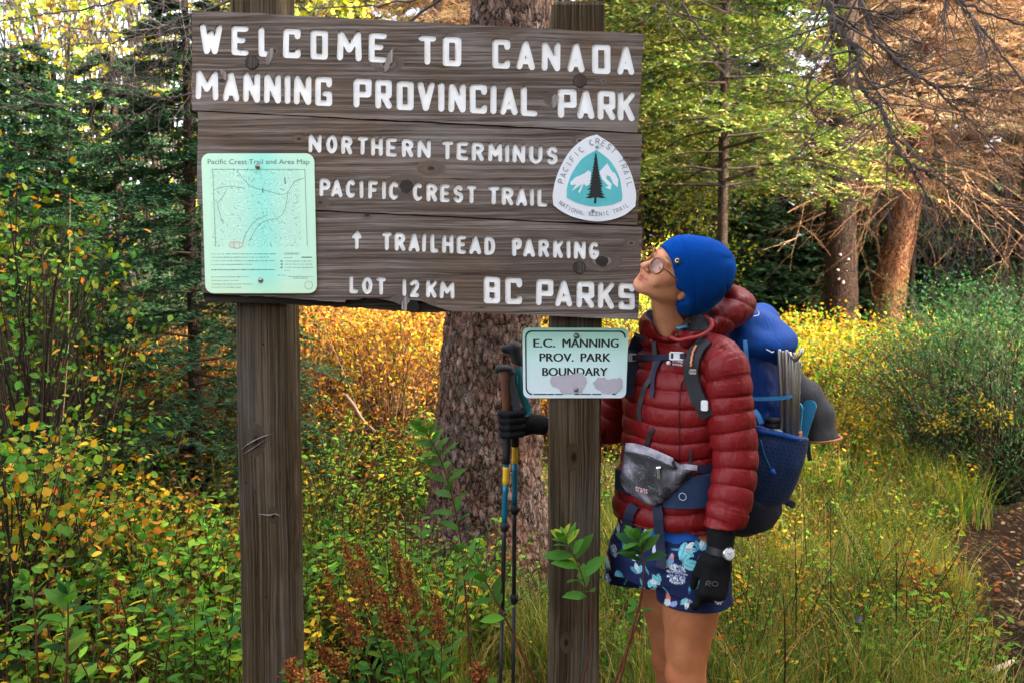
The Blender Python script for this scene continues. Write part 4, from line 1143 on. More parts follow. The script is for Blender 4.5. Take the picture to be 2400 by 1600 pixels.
def sleeve(pts, rad, sp, seed, lo, hi, cuff, amp=.0092):
    P = smooth_path(pts, 60); rr = np.interp(np.linspace(0, 1, 60), np.linspace(0, 1, len(rad)), rad)
    L = np.concatenate([[0], np.cumsum(np.linalg.norm(np.diff(P, axis=0), axis=1))])
    f = Field(lo, hi, 0.0030)
    def near(G):
        sh = G.shape[:-1]; g = G.reshape(-1, 3)
        best = np.full(len(g), 9.0); tt = np.zeros(len(g))
        for i in range(59):
            ab = P[i + 1] - P[i]; t = np.clip(((g - P[i]) @ ab) / (ab @ ab), 0, 1)
            q = g - P[i] - t[:, None] * ab; d = np.sqrt((q * q).sum(1)) - (rr[i] + (rr[i + 1] - rr[i]) * t)
            m = d < best; best[m] = d[m]; tt[m] = (L[i] + (L[i + 1] - L[i]) * t)[m]
        return best.reshape(sh), tt.reshape(sh)
    def fn(G):
        d, t = near(G); g = G.reshape(-1, 3)
        tz = t.ravel() + .010 * vnoise(g, 8, seed) + .004 * vnoise(g, 22, seed + 1)
        dd = d.ravel() + puff(tz / sp, amp) - .003 + .0028 * vnoise(g * (1, 1, .5), 20, seed + 2) + .0009 * vnoise(g * (1, 1, .4), 50, seed + 3)
        return dd.reshape(d.shape)
    f.add(fn, np.array(lo), np.array(hi))
    f.cut(P[-1], cuff)
    return f.mesh()
# near (left) arm
pl = [SH_L + np.array((-.035, .03, .018)), at(1697, 862, 2.155), at(1710, 960, 2.14), at(1722, 1075, 2.12), at(1710, 1180, 2.095), at(1686, 1268, 2.08)]
V, Q = sleeve(pl, [.060, .067, .063, .0585, .057, .045], .0485, 21, (0.44, 1.98, 0.86), (0.74, 2.28, 1.48), P_ := (np.array(pl[-1]) - np.array(pl[-2])))
slL = kid('sleeve', V, Q, m_puff.m, jk, np.tile(RED, (len(V), 1))); VSL = V
pr = [SH_R, at(1452, 930, 2.49), EL_R, at(1350, 1002, 2.50), at(1290, 995, 2.478)]
V, Q = sleeve(pr, [.064, .060, .057, .052, .040], .046, 31, (0.03, 2.34, 1.00), (0.45, 2.62, 1.46), np.array(pr[-1]) - np.array(pr[-2]))
kid('sleeve', V, Q, m_puff.m, jk, np.tile(RED, (len(V), 1)))
# hood and collar
f = Field((0.30, 2.00, 1.20), (0.82, 2.56, 1.60), 0.0032)
cav = dict(c=at(1586, 735, 2.255), r=(.086, .085, .085))
f.ell(at(1584, 762, 2.275), (.106, .102, .064))
f.ell(at(1662, 752, 2.30), (.115, .115, .058), np.array(((.88, 0, .47), (0, 1, 0), (-.47, 0, .88))).T, .04)
f.ell(at(1716, 716, 2.32), (.060, .095, .052), None, .04)
f.cone(at(1722, 690, 2.31), at(1705, 678, 2.24), .018, .020, .02)
f.cone(at(1532, 748, 2.36), at(1520, 795, 2.27), .022, .024, .02)
f.cone(at(1655, 752, 2.175), at(1608, 800, 2.165), .020, .020, .02)
def hfold(P):
    q = np.array([.38, 0.12, 1.0]); s = P @ q
    return puff(s / .070 + .35 * vnoise(P, 8, 7), .006) - .002 + .0035 * vnoise(P, 13, 8) + .0012 * vnoise(P, 40, 18)
f.warp(hfold)
f.ell(cav['c'], cav['r'], None, .006, True)
f.ell(at(1628, 752, 2.215), (.050, .075, .044), None, .010, True)
f.cone(H(0, -.02, -.03), at(1580, 772, 2.27), .078, .060, .012, True)
f.cone(at(1556, 740, 2.20), at(1553, 792, 2.19), .034, .016, .010, True)      # collar open at the throat
V, Q = f.mesh()
e = (V - cav['c']) / np.array(cav['r']); ins = np.linalg.norm(e, axis=1) < 1.045
e2 = (V - at(1628, 752, 2.215)) / np.array((.050, .075, .044)); ins |= np.linalg.norm(e2, axis=1) < 1.07
C = np.tile(RED * 0.92, (len(V), 1)); C[ins] = (0.016, 0.018, 0.024)
hood = kid('hood', V, Q, m_puff.m, jk, C); VH = V
m_pipe = simple('red_piping', (0.36, 0.035, 0.035), 0.6, 0, 0.1)
P = smooth_path([at(1650, 738, 2.175), at(1667, 752, 2.155), at(1664, 772, 2.140), at(1640, 787, 2.13), at(1612, 793, 2.135), at(1590, 797, 2.14), at(1570, 789, 2.15)], 40)
V, F = tube(P, .0052, 8); kid('hood_binding', V, F, m_pipe, hood)
P = smooth_path([at(1537, 722, 2.36), at(1518, 752, 2.335), at(1514, 775, 2.30), at(1527, 800, 2.24)], 24)
V, F = tube(P, .0055, 8); kid('hood_binding', V, F, m_pipe, hood)
# front zip with flap, chest seam, pocket zip, print
m_zip = simple('dark_zip', (0.020, 0.020, 0.026), 0.5, 0, 0.2, 300)
P = drape(VJ, [(1532, 800), (1535, 850), (1527, 880), (1512, 905), (1502, 935), (1497, 965), (1500, 985)], .003, 30, 9)
V, F = ribbon(P, .013, .0016, (1, -.6, 0)); kid('front_zip', V, F, m_zip, jk, None, False)
P = drape(VJ, [(1530, 1003), (1523, 1020), (1516, 1042), (1514, 1060)], .003, 14, 7)
V, F = ribbon(P, .012, .0016, (1, -.6, 0)); kid('front_zip', V, F, m_zip, jk, None, False)
P = drape(VJ, [(1605, 885), (1596, 905), (1592, 950), (1591, 1000), (1592, 1045), (1590, 1080)], .0012, 30, 3)
V, F = ribbon(P, .0022, .0012, (1, -.6, 0)); kid('chest_seam', V, F, simple('seam_red', tuple(RED * .35), 0.7), jk)
P = drape(VJ, [(1619, 1052), (1618, 1070), (1616, 1092)], .002, 10, 5)
V, F = ribbon(P, .007, .0015, (1, -.6, 0)); kid('pocket_zip', V, F, m_zip, jk, None, False)
c = raycast_surface(VJ, 1567, 850)
parts = []
cx, cyy = 1567, 850
parts.append(tube([at(cx, cyy, c[1] - .006), at(cx, cyy, c[1] - .009)], [.0062, .0062], 12))
rg = np.random.default_rng(3)
for row in range(2):
    for i in range(6):
        px0 = 1576.5 + i * 4.2; py0 = 845.5 + row * 7.5 + i * .55
        for k in range(2):
            y_ = raycast_surface(VJ, px0 + k * 1.9, py0)[1] - .006
            V, F = box(at(px0 + k * 1.9, py0, y_), (.0013, .0012, .0052)); parts.append((V, F))
        V, F = box(at(px0 + 1, py0 + rg.choice((-2.2, 0, 2.2)), y_), (.003, .0012, .0011)); parts.append((V, F))
V, F = merge(parts); kid('chest_print', V, F, m_wht, jk)

# --- shirt hem
f = Field((0.24, 2.05, 0.74), (0.72, 2.55, 0.95), 0.0034)
f.loft([(at(1566, 1253, 2.31), .160, .125), (at(1566, 1225, 2.31), .165, .124), (at(1570, 1180, 2.31), .155, .115)], LX, FX)
f.warp(lambda P: .003 * vnoise(P, 26, 3))
V, Q = f.mesh(); obj('shirt', V, Q, simple('royal_blue_knit', (0.012, 0.10, 0.46), 0.75, 0, 0.15, 60, 0.2, 400), person, None, True)

# --- shorts with a printed pattern
f = Field((0.17, 2.02, 0.52), (0.74, 2.58, 0.92), 0.0024)
zs0 = at(1628, 1404, 2.22)[2]
f.loft([(at(1560, 1335, 2.31), .168, .150), (at(1562, 1290, 2.31), .166, .148), (at(1566, 1240, 2.31), .155, .125), (at(1568, 1195, 2.31), .150, .112)], (.92, -.39, 0), (-.39, -.92, 0))
f.cone(at(1618, 1300, 2.235), at(1630, 1425, 2.215), .098, .0985, .035)
f.cone(at(1600, 1310, 2.24), at(1604, 1425, 2.215), .07, .072, .03)
f.cone(at(1520, 1285, 2.39), at(1520, 1392, 2.385), .100, .088, .035)
f.cone(at(1490, 1280, 2.37), at(1462, 1372, 2.38), .070, .066, .035)
f.cone(at(1650, 1330, 2.25), at(1660, 1425, 2.23), .07, .066, .03)
def sfold(P):
    return .0035 * vnoise(P * (1, 1, .45), 24, 5) + .002 * vnoise(P * (.5, .5, 1), 60, 6)
f.warp(sfold)
f.cut((0, 0, zs0), (0, 0, -1))
V, Q = f.mesh()
dep = V[:, 1] * CA - (V[:, 2] - CAMZ) * SA
u = V[:, 0] * .92 - V[:, 1] * .39; u = (V[:, 0] - .5) * .95 - (V[:, 1] - 2.3) * .31; w = V[:, 2]
C = np.tile(np.array((0.013, 0.020, 0.072)), (len(V), 1))
rg = np.random.default_rng(8)
def leafp(cx, cz, L, W, ang, col, vein=True, jag=0):
    a = R(ang); du, dw = u - cx, w - cz
    s = (du * math.cos(a) + dw * math.sin(a)) / L; t = (-du * math.sin(a) + dw * math.cos(a)) / W
    m = (s > 0) & (s < 1) & (np.abs(t) < np.sin(np.pi * np.clip(s, 0, 1)) ** .7)
    C[m] = col
    if vein: C[m & (np.abs(t) < .14)] = np.array(col) * .45
def stem(cx, cz, L, ang, wd, col): leafp(cx, cz, L, wd, ang, col, False)
AQ, TE, WH, OR, PK, LV = (0.22, 0.62, 0.70), (0.09, 0.38, 0.52), (0.72, 0.78, 0.82), (0.80, 0.24, 0.14), (0.75, 0.45, 0.38), (0.32, 0.38, 0.68)
def px2(px, py):
    p = raycast_surface(V, px, py); return ((p[0] - .5) * .95 - (p[1] - 2.3) * .31, p[2])
def puffball(px, py, r, n=80):
    cx, cz = px2(px, py); rr = np.hypot(u - cx, w - cz); th = np.arctan2(w - cz, u - cx)
    k = np.floor(th / (2 * np.pi) * n); h = np.abs(np.sin(k * 12.9898) * 43758.5) % 1
    m = (rr < r * (.72 + .28 * h)) & ((np.abs(th / (2 * np.pi) * n - k - .5) < .34 - .1 * rr / r) | (rr > r * .8) & (h > .4))
    C[m] = np.where((h[m] > .55)[:, None], WH, LV)
def spray(px, py, items):
    cx, cz = px2(px, py)
    for ang, L, W, col in items:
        leafp(cx + .006 * math.cos(R(ang)), cz + .006 * math.sin(R(ang)), L, W, ang, col)
spray(1590, 1316, [(75, .050, .012, AQ), (50, .046, .010, AQ), (0, .046, .0105, AQ), (-18, .042, .009, AQ), (205, .05, .0035, TE)])
puffball(1583, 1346, .030); puffball(1436, 1288, .0155, 50); puffball(1422, 1352, .012, 40)
spray(1553, 1330, [(60, .026, .007, WH), (38, .012, .0025, OR)])
cx, cz = px2(1566, 1308); leafp(cx, cz - .02, .036, .008, 80, LV, False); leafp(cx + .004, cz + .002, .011, .005, 60, OR, False); leafp(cx - .002, cz - .024, .022, .006, 100, AQ, False)
spray(1446, 1215, [(100, .034, .008, WH), (60, .036, .010, LV), (20, .034, .008, PK), (150, .026, .007, PK), (-85, .030, .008, WH), (-110, .024, .006, OR)])
spray(1455, 1232, [(-70, .055, .0042, AQ), (-80, .06, .0042, TE), (-60, .06, .004, AQ)])
spray(1418, 1290, [(-80, .045, .006, AQ), (-60, .05, .0065, WH), (-52, .015, .004, OR)])
spray(1443, 1330, [(-95, .035, .007, AQ), (-75, .036, .007, AQ), (-50, .03, .006, TE)])
spray(1497, 1302, [(160, .02, .006, WH), (200, .022, .007, AQ)])
cx, cz = px2(1563, 1410); leafp(cx, cz - .012, .042, .007, 92, OR, False); leafp(cx - .008, cz - .012, .022, .009, 60, WH, False); leafp(cx + .006, cz - .010, .026, .007, 40, LV, False); leafp(cx - .014, cz - .012, .02, .006, 20, WH, False)
spray(1612, 1252, [(85, .02, .004, WH), (60, .024, .005, WH), (110, .018, .004, WH)]); spray(1625, 1252, [(70, .03, .0065, AQ), (45, .028, .006, AQ)]); spray(1572, 1246, [(100, .014, .004, WH), (60, .014, .004, WH)])
spray(1655, 1262, [(70, .026, .006, AQ)]); spray(1698, 1330, [(95, .05, .006, TE), (80, .05, .006, WH), (-85, .05, .006, AQ)]); spray(1535, 1265, [(110, .03, .005, AQ), (-100, .03, .005, WH)])
spray(1520, 1390, [(170, .02, .006, AQ), (10, .022, .006, WH)]); puffball(1690, 1400, .014, 40)
for px, py, sd in ((1480, 1265, 1), (1530, 1225, 2), (1600, 1285, 3), (1640, 1290, 4), (1520, 1350, 5), (1610, 1395, 6), (1460, 1380, 7), (1495, 1345, 8), (1660, 1360, 9), (1420, 1250, 10), (1545, 1370, 11)):
    rr_ = np.random.default_rng(sd + 50); a0 = rr_.uniform(0, 360); spray(px, py, [(a0, .030, .0065, AQ if sd % 2 else WH), (a0 + 32, .028, .006, WH if sd % 2 else TE), (a0 - 30, .026, .006, AQ), (a0 + 180, .03, .0025, TE)] + ([(a0 + 10, .012, .003, OR)] if sd % 3 == 0 else []))
m_short = vcol_material('printed_cotton', 0.8, 0.3, 380, 0.15, 0.12, 40)
obj('shorts', V, Q, m_short, person, C, True); VS = V

# --- gloves, watch
m_glove = NT('black_knit'); _v = m_glove.co()
m_glove.set(m_glove.mix(m_glove.noise(_v, 60, 3), (0.004, 0.004, 0.0045), (0.010, 0.010, 0.011)), 0.85, 0, 0.15)
m_glove.bump(m_glove.noise(_v, 650, 2), 0.3, 0.002)
# near hand hanging: wrist -> knuckles, fingers curled under
W0, KC = at(1688, 1288, 2.078), at(1670, 1388, 2.060)
hd = (KC - W0) / np.linalg.norm(KC - W0)
across = np.array((1, .10, .12)); across -= hd * (across @ hd); across /= np.linalg.norm(across)
inn = np.cross(across, hd)
if inn[1] < 0: inn = -inn                                           # into the palm, away from the camera
f = Field((0.42, 1.96, 0.56), (0.64, 2.22, 0.96), 0.0024)
f.cone(at(1690, 1246, 2.085), W0 + hd * .02, .0385, .032, .01)
HMx = np.stack([across, inn, hd], 1)
f.rbox(W0 + hd * .078, (.039, .0195, .054), .018, HMx, .02)
f.ell(W0 + hd * .045 - across * .02 + inn * .008, (.022, .018, .035), HMx, .015)
lens_ = [(.038, .024, .018), (.036, .028, .022), (.034, .027, .021), (.028, .022, .018)]
for i, (l1, l2, l3) in enumerate(lens_):
    k = W0 + hd * (.124 - .006 * abs(i - 1)) + across * (-.029 + .0185 * i)
    d1 = hd * .55 + inn * .83; d1 /= np.linalg.norm(d1); d2 = hd * .10 + inn * 1.0 - across * .05; d2 /= np.linalg.norm(d2); d3 = -hd * .85 + inn * .5; d3 /= np.linalg.norm(d3)
    if i == 0: d1 = hd * .88 + inn * .47; d2 = hd * .65 + inn * .76; d3 = hd * .1 + inn
    p1 = k + d1 * l1; p2 = p1 + d2 * l2; p3 = p2 + d3 * l3
    f.cone(k - hd * .012, p1, .0108, .0102, .006); f.cone(p1, p2, .0102, .0096, .003); f.cone(p2, p3, .0096, .0088, .003)
tb0 = W0 + hd * .038 - across * .036 + inn * .012; tb1 = tb0 + hd * .040 - across * .010 + inn * .010; tb2 = tb1 + hd * .034 + across * .004 + inn * .014
f.cone(tb0, tb1, .0145, .0118, .012); f.cone(tb1, tb2, .0118, .0100, .004)
f.warp(lambda P: .0022 * vnoise(P * (.6, .6, 1.6), 55, 4) * np.clip((W0[2] + .0 - P[:, 2] + .02) / .02, 0, 1) * np.clip(1 - (W0[2] - P[:, 2]) / .10, .15, 1))
V, Q = f.mesh(); gN = obj('glove', V, Q, m_glove.m, person, None, True); VG = V
m_gprint = simple('grey_print', (0.10, 0.10, 0.105), 0.7)
def strokes_on(Vs, polys, hw, lift, n=12):
    return merge([tube(drape(Vs, pl, lift, n, 3), hw, 5) for pl in polys])
V, F = strokes_on(VG, [[(1654, 1372), (1656, 1363), (1664, 1361), (1665, 1366), (1657, 1368), (1666, 1373)], [(1671, 1363), (1678, 1362), (1683, 1366), (1680, 1372), (1672, 1371), (1668, 1367), (1671, 1363)]], .0011, .0018)
kid('glove_print', V, F, m_gprint, gN)
# far hand, closed round the poles
POLE_A, POLE_B = [at(1183, 830, 2.452), at(1188, 990, 2.450), at(1183, 1200, 2.443), at(1173, 1600, 2.43)], [at(1213, 850, 2.487), at(1208, 990, 2.485), at(1206, 1200, 2.478), at(1203, 1600, 2.465)]
HCN = at(1203, 990, 2.468)
f = Field((-.09, 2.36, 1.0), (0.12, 2.58, 1.22), 0.0024)
f.cone(WR_R, HCN + np.array((.045, .006, -.002)), .032, .030, .01)
f.ell(HCN + np.array((.028, -.004, 0)), (.034, .030, .042), None, .02)
for i in range(4):
    z = .034 - .0215 * i; k = HCN + np.array((.026, -.036, z + .002))
    pts = [k, HCN + np.array((-.010, -.048, z)), HCN + np.array((-.036 + .002 * i, -.030, z - .003)), HCN + np.array((-.040 + .002 * i, -.002, z - .005)), HCN + np.array((-.020, .022, z - .005))]
    for a, b in zip(pts[:-1], pts[1:]): f.cone(a, b, .0112, .0106, .004)
f.cone(HCN + np.array((.022, -.012, .036)), HCN + np.array((.000, .020, .042)), .0135, .0115, .01); f.cone(HCN + np.array((.0, .020, .042)), HCN + np.array((-.026, .010, .040)), .0115, .010, .004)
V, Q = f.mesh(); obj('glove', V, Q, m_glove.m, person, None, True)
# watch on the near wrist
wc = at(1698, 1284, 2.035); ax = hd
n = 22; a = np.arange(n) * 2 * np.pi / n; bx, by = across, np.cross(hd, across)
S = [W0 + hd * .004 + (bx * math.cos(t) * .0365 + by * math.sin(t) * .0350) for t in np.linspace(0, 2 * math.pi, 30)]
V, F = ribbon(np.array(S), .019, .0022, hd); wt = obj('watch', V, F, simple('black_leather', (0.010, 0.009, 0.009), 0.45, 0, 0.2, 100), person)
nrm = np.array((.30, -.93, .15)); nrm /= np.linalg.norm(nrm); e1 = hd - nrm * (hd @ nrm); e1 /= np.linalg.norm(e1); e2 = np.cross(nrm, e1); wc = W0 + hd * .004 + nrm * .0365 + across * .004
def dial(r0, r1, h0, h1, mat, name):
    prof = [(r0, h0), (r0, h1 - .001), (r0 - .001, h1), (r1, h1)]
    V = np.array([wc + e1 * (q * math.cos(t)) + e2 * (q * math.sin(t)) + nrm * h for q, h in prof for t in np.arange(28) * 2 * np.pi / 28] + [wc + nrm * h1])
    i = np.arange(3)[:, None] * 28; j = np.arange(28)[None]; k = (j + 1) % 28
    Qd = np.stack([i + j, i + k, i + 28 + k, i + 28 + j], -1).reshape(-1, 4); jj = np.arange(28)
    return kid(name, V, [Qd, np.stack([84 + jj, 84 + (jj + 1) % 28, np.full(28, 112)], -1)], mat, wt)
m_sil = simple('polished_steel', (0.72, 0.72, 0.72), 0.18, 0.9, 0.05)
dial(.0175, .0150, -.004, .0035, m_sil, 'watch_case'); dial(.0150, .0001, .0032, .0040, m_wht, 'dial')
V, F = merge([tube([wc + nrm * .0046, wc + nrm * .0046 - e1 * .006 + e2 * .005], .0007, 4), tube([wc + nrm * .0046, wc + nrm * .0046 - e1 * .003 - e2 * .010], .0005, 4)] + [tube([wc + nrm * .0044 + (e1 * math.cos(t) + e2 * math.sin(t)) * .0122, wc + nrm * .0044 + (e1 * math.cos(t) + e2 * math.sin(t)) * .0140], .0005, 4) for t in np.arange(12) * math.pi / 6])
kid('watch_hand', V, F, m_blk, wt)
# shoes, below the frame
m_shoe = simple('grey_hiking_shoe', (0.06, 0.06, 0.065), 0.8, 0, 0.3, 60, 0.3, 200)
for an in (AN_N, AN_F):
    d = np.array((-.97, -.2, 0)); d /= np.linalg.norm(d); b = np.array((an[0], an[1], 0))
    f = Field(b + (-.26, -.16, -.01), b + (.16, .16, .16), 0.005)
    f.cone(an + (0, 0, .02), b + d * .02 + np.array((0, 0, .05)), .048, .050, .02)
    f.cone(b - d * .03 + np.array((0, 0, .045)), b + d * .16 + np.array((0, 0, .04)), .044, .040, .03)
    f.cut((0, 0, 0.0), (0, 0, -1)); V, Q = f.mesh(); obj('hiking_shoe', V, Q, m_shoe, person, None, True)
# ------------------------------------------------------------------ backpack
m_navy = simple('navy_webbing', (0.012, 0.017, 0.045), 0.7, 0, 0.25, 120, 0.2, 500)
m_dkgrey = simple('charcoal_webbing', (0.022, 0.023, 0.027), 0.75, 0, 0.25, 120, 0.25, 500)
m_bluepack = NT('blue_ripstop'); _v = m_bluepack.co()
m_bluepack.set(m_bluepack.mix(m_bluepack.noise(_v, 12, 4), (0.002, 0.016, 0.105), (0.005, 0.045, 0.24)), 0.6, 0, 0.2)
m_bluepack.bump(m_bluepack.math('ADD', m_bluepack.noise(m_bluepack.mapv(_v, (16, 16, 6)), 1, 3, .5, .5), m_bluepack.math('MULTIPLY', m_bluepack.noise(_v, 60, 3), .15)), 0.55, 0.015)
m_bright = NT('blue_lid_nylon'); _v = m_bright.co()
m_bright.set(m_bright.mix(m_bright.noise(_v, 14, 4), (0.004, 0.050, 0.27), (0.007, 0.085, 0.38)), 0.6, 0, 0.2)
m_bright.bump(m_bright.noise(m_bright.mapv(_v, (15, 15, 9)), 1, 3, .5, .5), 0.5, 0.015)
m_strapblue = simple('light_blue_webbing', (0.03, 0.20, 0.46), 0.6, 0, 0.2, 150)
BK = np.array((.70, 2.485, 0))
pack = thing('backpack', 'blue hiking backpack with a dotted side pocket worn on the back of the hiker', 'backpack', (BK[0], BK[1], at(1720, 1215, 2.47)[2]))
PM_ = np.stack([LX, FX, np.array((0, 0, 1.0))], 1)
def pc(py): return np.array((BK[0], BK[1], at(1709, py, 2.485)[2]))
f = Field((.40, 2.12, .78), (1.06, 2.82, 1.58), 0.0048)
f.loft([(pc(1180), .130, .100), (pc(1120), .150, .125), (pc(1000), .158, .135), (pc(880), .152, .135), (pc(800), .135, .12), (pc(765), .10, .09)], LX, FX, 0, 2.8)
def pfold(P):
    q = P[:, 0] * .6 + P[:, 2] * 1.0 + P[:, 1] * .2
    return .006 * vnoise(P, 9, 3) + .004 * vnoise(np.stack([q * 1.0, P[:, 1] * .3, P[:, 0] * .3], 1), 26, 5) + .002 * vnoise(P, 40, 7)
f.warp(pfold)
V, Q = f.mesh(); obj('pack_body', V, Q, m_bluepack.m, pack, None, True); VB = V
f = Field((.52, 2.16, 1.22), (1.04, 2.74, 1.60), 0.0048)
f.cone(at(1756, 760, 2.40), at(1780, 752, 2.55), .056, .058, .04)
f.cone(at(1780, 765, 2.42), at(1806, 818, 2.44), .050, .046, .04)
f.cone(at(1796, 785, 2.56), at(1808, 812, 2.52), .050, .048, .04)
f.ell(at(1765, 800, 2.45), (.13, .14, .07), None, .05)
f.warp(lambda P: .0055 * vnoise(np.stack([P[:, 0] * .5 + P[:, 2], P[:, 1] * .4, P[:, 0] * .4], 1), 20, 13) + .003 * vnoise(P, 14, 14))
V, Q = f.mesh(); obj('pack_lid', V, Q, m_bright.m, pack, None, True); VL = V
f = Field((.40, 2.12, .70), (1.02, 2.80, 1.02), 0.005)
f.loft([(pc(1236), .085, .075), (pc(1222), .125, .100), (pc(1190), .148, .122), (pc(1150), .154, .130), (pc(1125), .150, .126)], LX, FX, 0, 2.6)
f.warp(lambda P: .005 * vnoise(P, 14, 23))
V, Q = f.mesh(); obj('pack_base', V, Q, m_navy, pack, None, True)
# dotted stretch pocket
t = NT('dotted_stretch_fabric'); v = t.co()
rot = t.mapv(v, (80, 80, 80), (0, 0, 0), (R(5), R(-12), R(20)))
sx = t.n('SeparateXYZ'); t.l(rot, sx.inputs[0])
fz = t.math('FRACT', sx.outputs[2]); row = t.math('FLOOR', sx.outputs[2])
fx = t.math('FRACT', t.math('ADD', sx.outputs[0], t.math('MULTIPLY', row, .5)))
dx = t.math('SUBTRACT', fx, .5); dz = t.math('SUBTRACT', fz, .5)
r2 = t.math('ADD', t.math('MULTIPLY', dx, dx), t.math('MULTIPLY', dz, dz))
dots = t.math('LESS_THAN', r2, .040)
t.set(t.mix(dots, t.mix(t.noise(v, 10, 3), (0.010, 0.034, 0.115), (0.018, 0.055, 0.18)), (0.004, 0.008, 0.03)), 0.5, 0, 0.4)
t.bump(t.noise(t.mapv(v, (30, 30, 10)), 1, 3), .4, .01)
f = Field((.62, 2.12, .84), (1.06, 2.62, 1.16), 0.004)
f.loft([(at(1780, 1172, 2.41), .066, .088), (at(1784, 1130, 2.395), .086, .106), (at(1790, 1080, 2.385), .098, .118), (at(1796, 1030, 2.38), .104, .124), (at(1798, 975, 2.38), .106, .126)], (.30, -.95, 0), (.95, .30, 0), 0, 2.3)
ptop = at(1745, 990, 2.30); pn = np.array((.26, 0, 1.0))
f.cut(ptop, pn)
f.warp(lambda P: .003 * vnoise(P, 20, 33))
V, Q = f.mesh(); pk = obj('side_pocket', V, Q, t.m, pack, None, True); VPK = V
def kid2(name, V, F, mat, parent, base, smooth=True):
    o = obj(name, V, F, mat, None, None, smooth, base=base); o.parent = parent; o.location = (0, 0, 0); return o
P = drape(VPK, [(1742, 1004), (1765, 1008), (1800, 1014), (1840, 1022), (1872, 1030)], .002, 24, 5)
V, F = ribbon(P, .014, .003, (0, 0, 1)); kid2('pocket_rim', V, F, m_bright.m, pk, BASE[pack.name])
P = drape(VPK, [(1783, 1030), (1790, 1060), (1803, 1090), (1811, 1105)], .003, 14, 3); V, F = tube(P, .0016, 5); kid2('elastic_cord', V, F, m_strapblue, pk, BASE[pack.name])
V, F = tube([at(1808, 1100, 2.24), at(1815, 1112, 2.235)], [.008, .007], 10); kid2('cord_lock', V, F, m_bright.m, pk, BASE[pack.name])
# harness on the chest
def strap(name, pts, w, th, mat, lift=.006, n=30, cloud=None, sm=7, side=None):
    P = drape(VJ if cloud is None else cloud, pts, lift, n, sm)
    sd = side if side is not None else np.cross(P[-1] - P[0], (FX + np.array((0, -.4, 0))))
    V, F = ribbon(P, w, th, sd); return obj(name, V, F, mat, pack, None, False)
VALL = np.vstack([VJ, VH[VH[:, 2] < at(1600, 790, 2.2)[2]]])
ns = strap('shoulder_strap', [(1655, 798), (1634, 820), (1622, 850), (1620, 880), (1629, 915), (1644, 948), (1660, 975)], .040, .010, m_dkgrey, .010, 34, VALL)
fs = strap('shoulder_strap', [(1503, 790), (1490, 815), (1482, 850), (1474, 885), (1468, 930)], .042, .010, m_navy, .010, 24, VALL)
strap('sternum_strap', [(1478, 838), (1505, 837), (1540, 837), (1575, 835), (1606, 834)], .016, .0025, m_navy, .013, 20)
def buckle(px, py, w, h, name, dep, mat=m_wht):
    c = at(px, py, dep); nn = np.array((-.35, -.94, 0)); s = np.array((.94, -.35, 0)); u = np.array((0, 0, 1.0))
    pr = []
    for a, b in (((-w, -h), (w, -h)), ((w, -h), (w, h)), ((w, h), (-w, h)), ((-w, h), (-w, -h)), ((-w * .35, -h), (-w * .35, h)), ((w * .35, -h), (w * .35, h))):
        pr.append(tube([c + s * a[0] + u * a[1], c + s * b[0] + u * b[1]], .0028, 6))
    pr.append(box(c, (1, 1, 1), None)); V, F = pr.pop()
    B = np.stack([s * w * .34 * 2, nn * .004, u * h * 2 * .8], 1) / 1.0
    pr.append((((V - c)) @ B.T + c, F))
    V, F = merge(pr); return obj(name, V, F, mat, pack)
dB = raycast_surface(VJ, 1586, 834)[1] - .021; buckle(1586, 834, .018, .0095, 'sternum_buckle', dB)
dB = raycast_surface(VJ, 1482, 838)[1] - .020; buckle(1483, 838, .010, .010, 'strap_adjuster', dB)
dB = raycast_surface(VJ, 1622, 872)[1] - .018; buckle(1624, 871, .008, .005, 'strap_ladder', dB, m_steel)
dB = raycast_surface(VJ, 1652, 950)[1] - .020; buckle(1651, 950, .007, .012, 'strap_ladder', dB, m_wht)
P = drape(VALL, [(1632, 808), (1625, 822), (1621, 840), (1619, 858)], .020, 14, 3) + np.stack([.0012 * np.sin(np.arange(14) * 2.2), np.zeros(14), np.zeros(14)], 1)
V, F = tube(P, .0030, 6); obj('orange_cord', V, F, simple('orange_cord', (0.72, 0.28, 0.12), 0.7), pack)
P = drape(VJ, [(1548, 840), (1537, 860), (1530, 885), (1529, 915), (1526, 930)], .008, 16, 3); V, F = ribbon(P, .011, .002, (1, -.6, 0)); obj('strap_tail', V, F, m_navy, pack)
strap('hip_belt', [(1555, 1150), (1590, 1152), (1630, 1152), (1668, 1146), (1705, 1135)], .088, .016, simple('hip_belt_navy', (0.010, 0.028, 0.075), .7, 0, .2, 60, .2, 300), .012, 24, None, 5, (0, 0, 1))
strap('hip_belt', [(1446, 1120), (1462, 1128), (1480, 1135)], .06, .014, m_navy, .008, 12, None, 3, (0, 0, 1))
cR = raycast_surface(VJ, 1600, 1158) + np.array((-.008, -.028, 0))
V, F = tube([cR + np.array((.0095 * math.cos(a), -.004 * math.cos(a), .0105 * math.sin(a))) for a in np.linspace(0, 2 * math.pi, 9)], .0013, 5, False); obj('d_ring', V, F, simple('ring_grey', (.35, .42, .46), .4), pack)
P = smooth_path([at(1746, 797, 2.25), at(1749, 830, 2.24), at(1756, 900, 2.25), at(1762, 950, 2.27)], 14); V, F = ribbon(P, .012, .003, (1, 0, 0)); obj('load_lifter', V, F, m_strapblue, pack)
P = smooth_path([at(1740, 932, 2.28), at(1780, 934, 2.28), at(1830, 932, 2.285), at(1860, 926, 2.30), at(1876, 918, 2.35)], 20); V, F = ribbon(P, .011, .0025, (0, 0, 1)); obj('compression_strap', V, F, m_strapblue, pack)
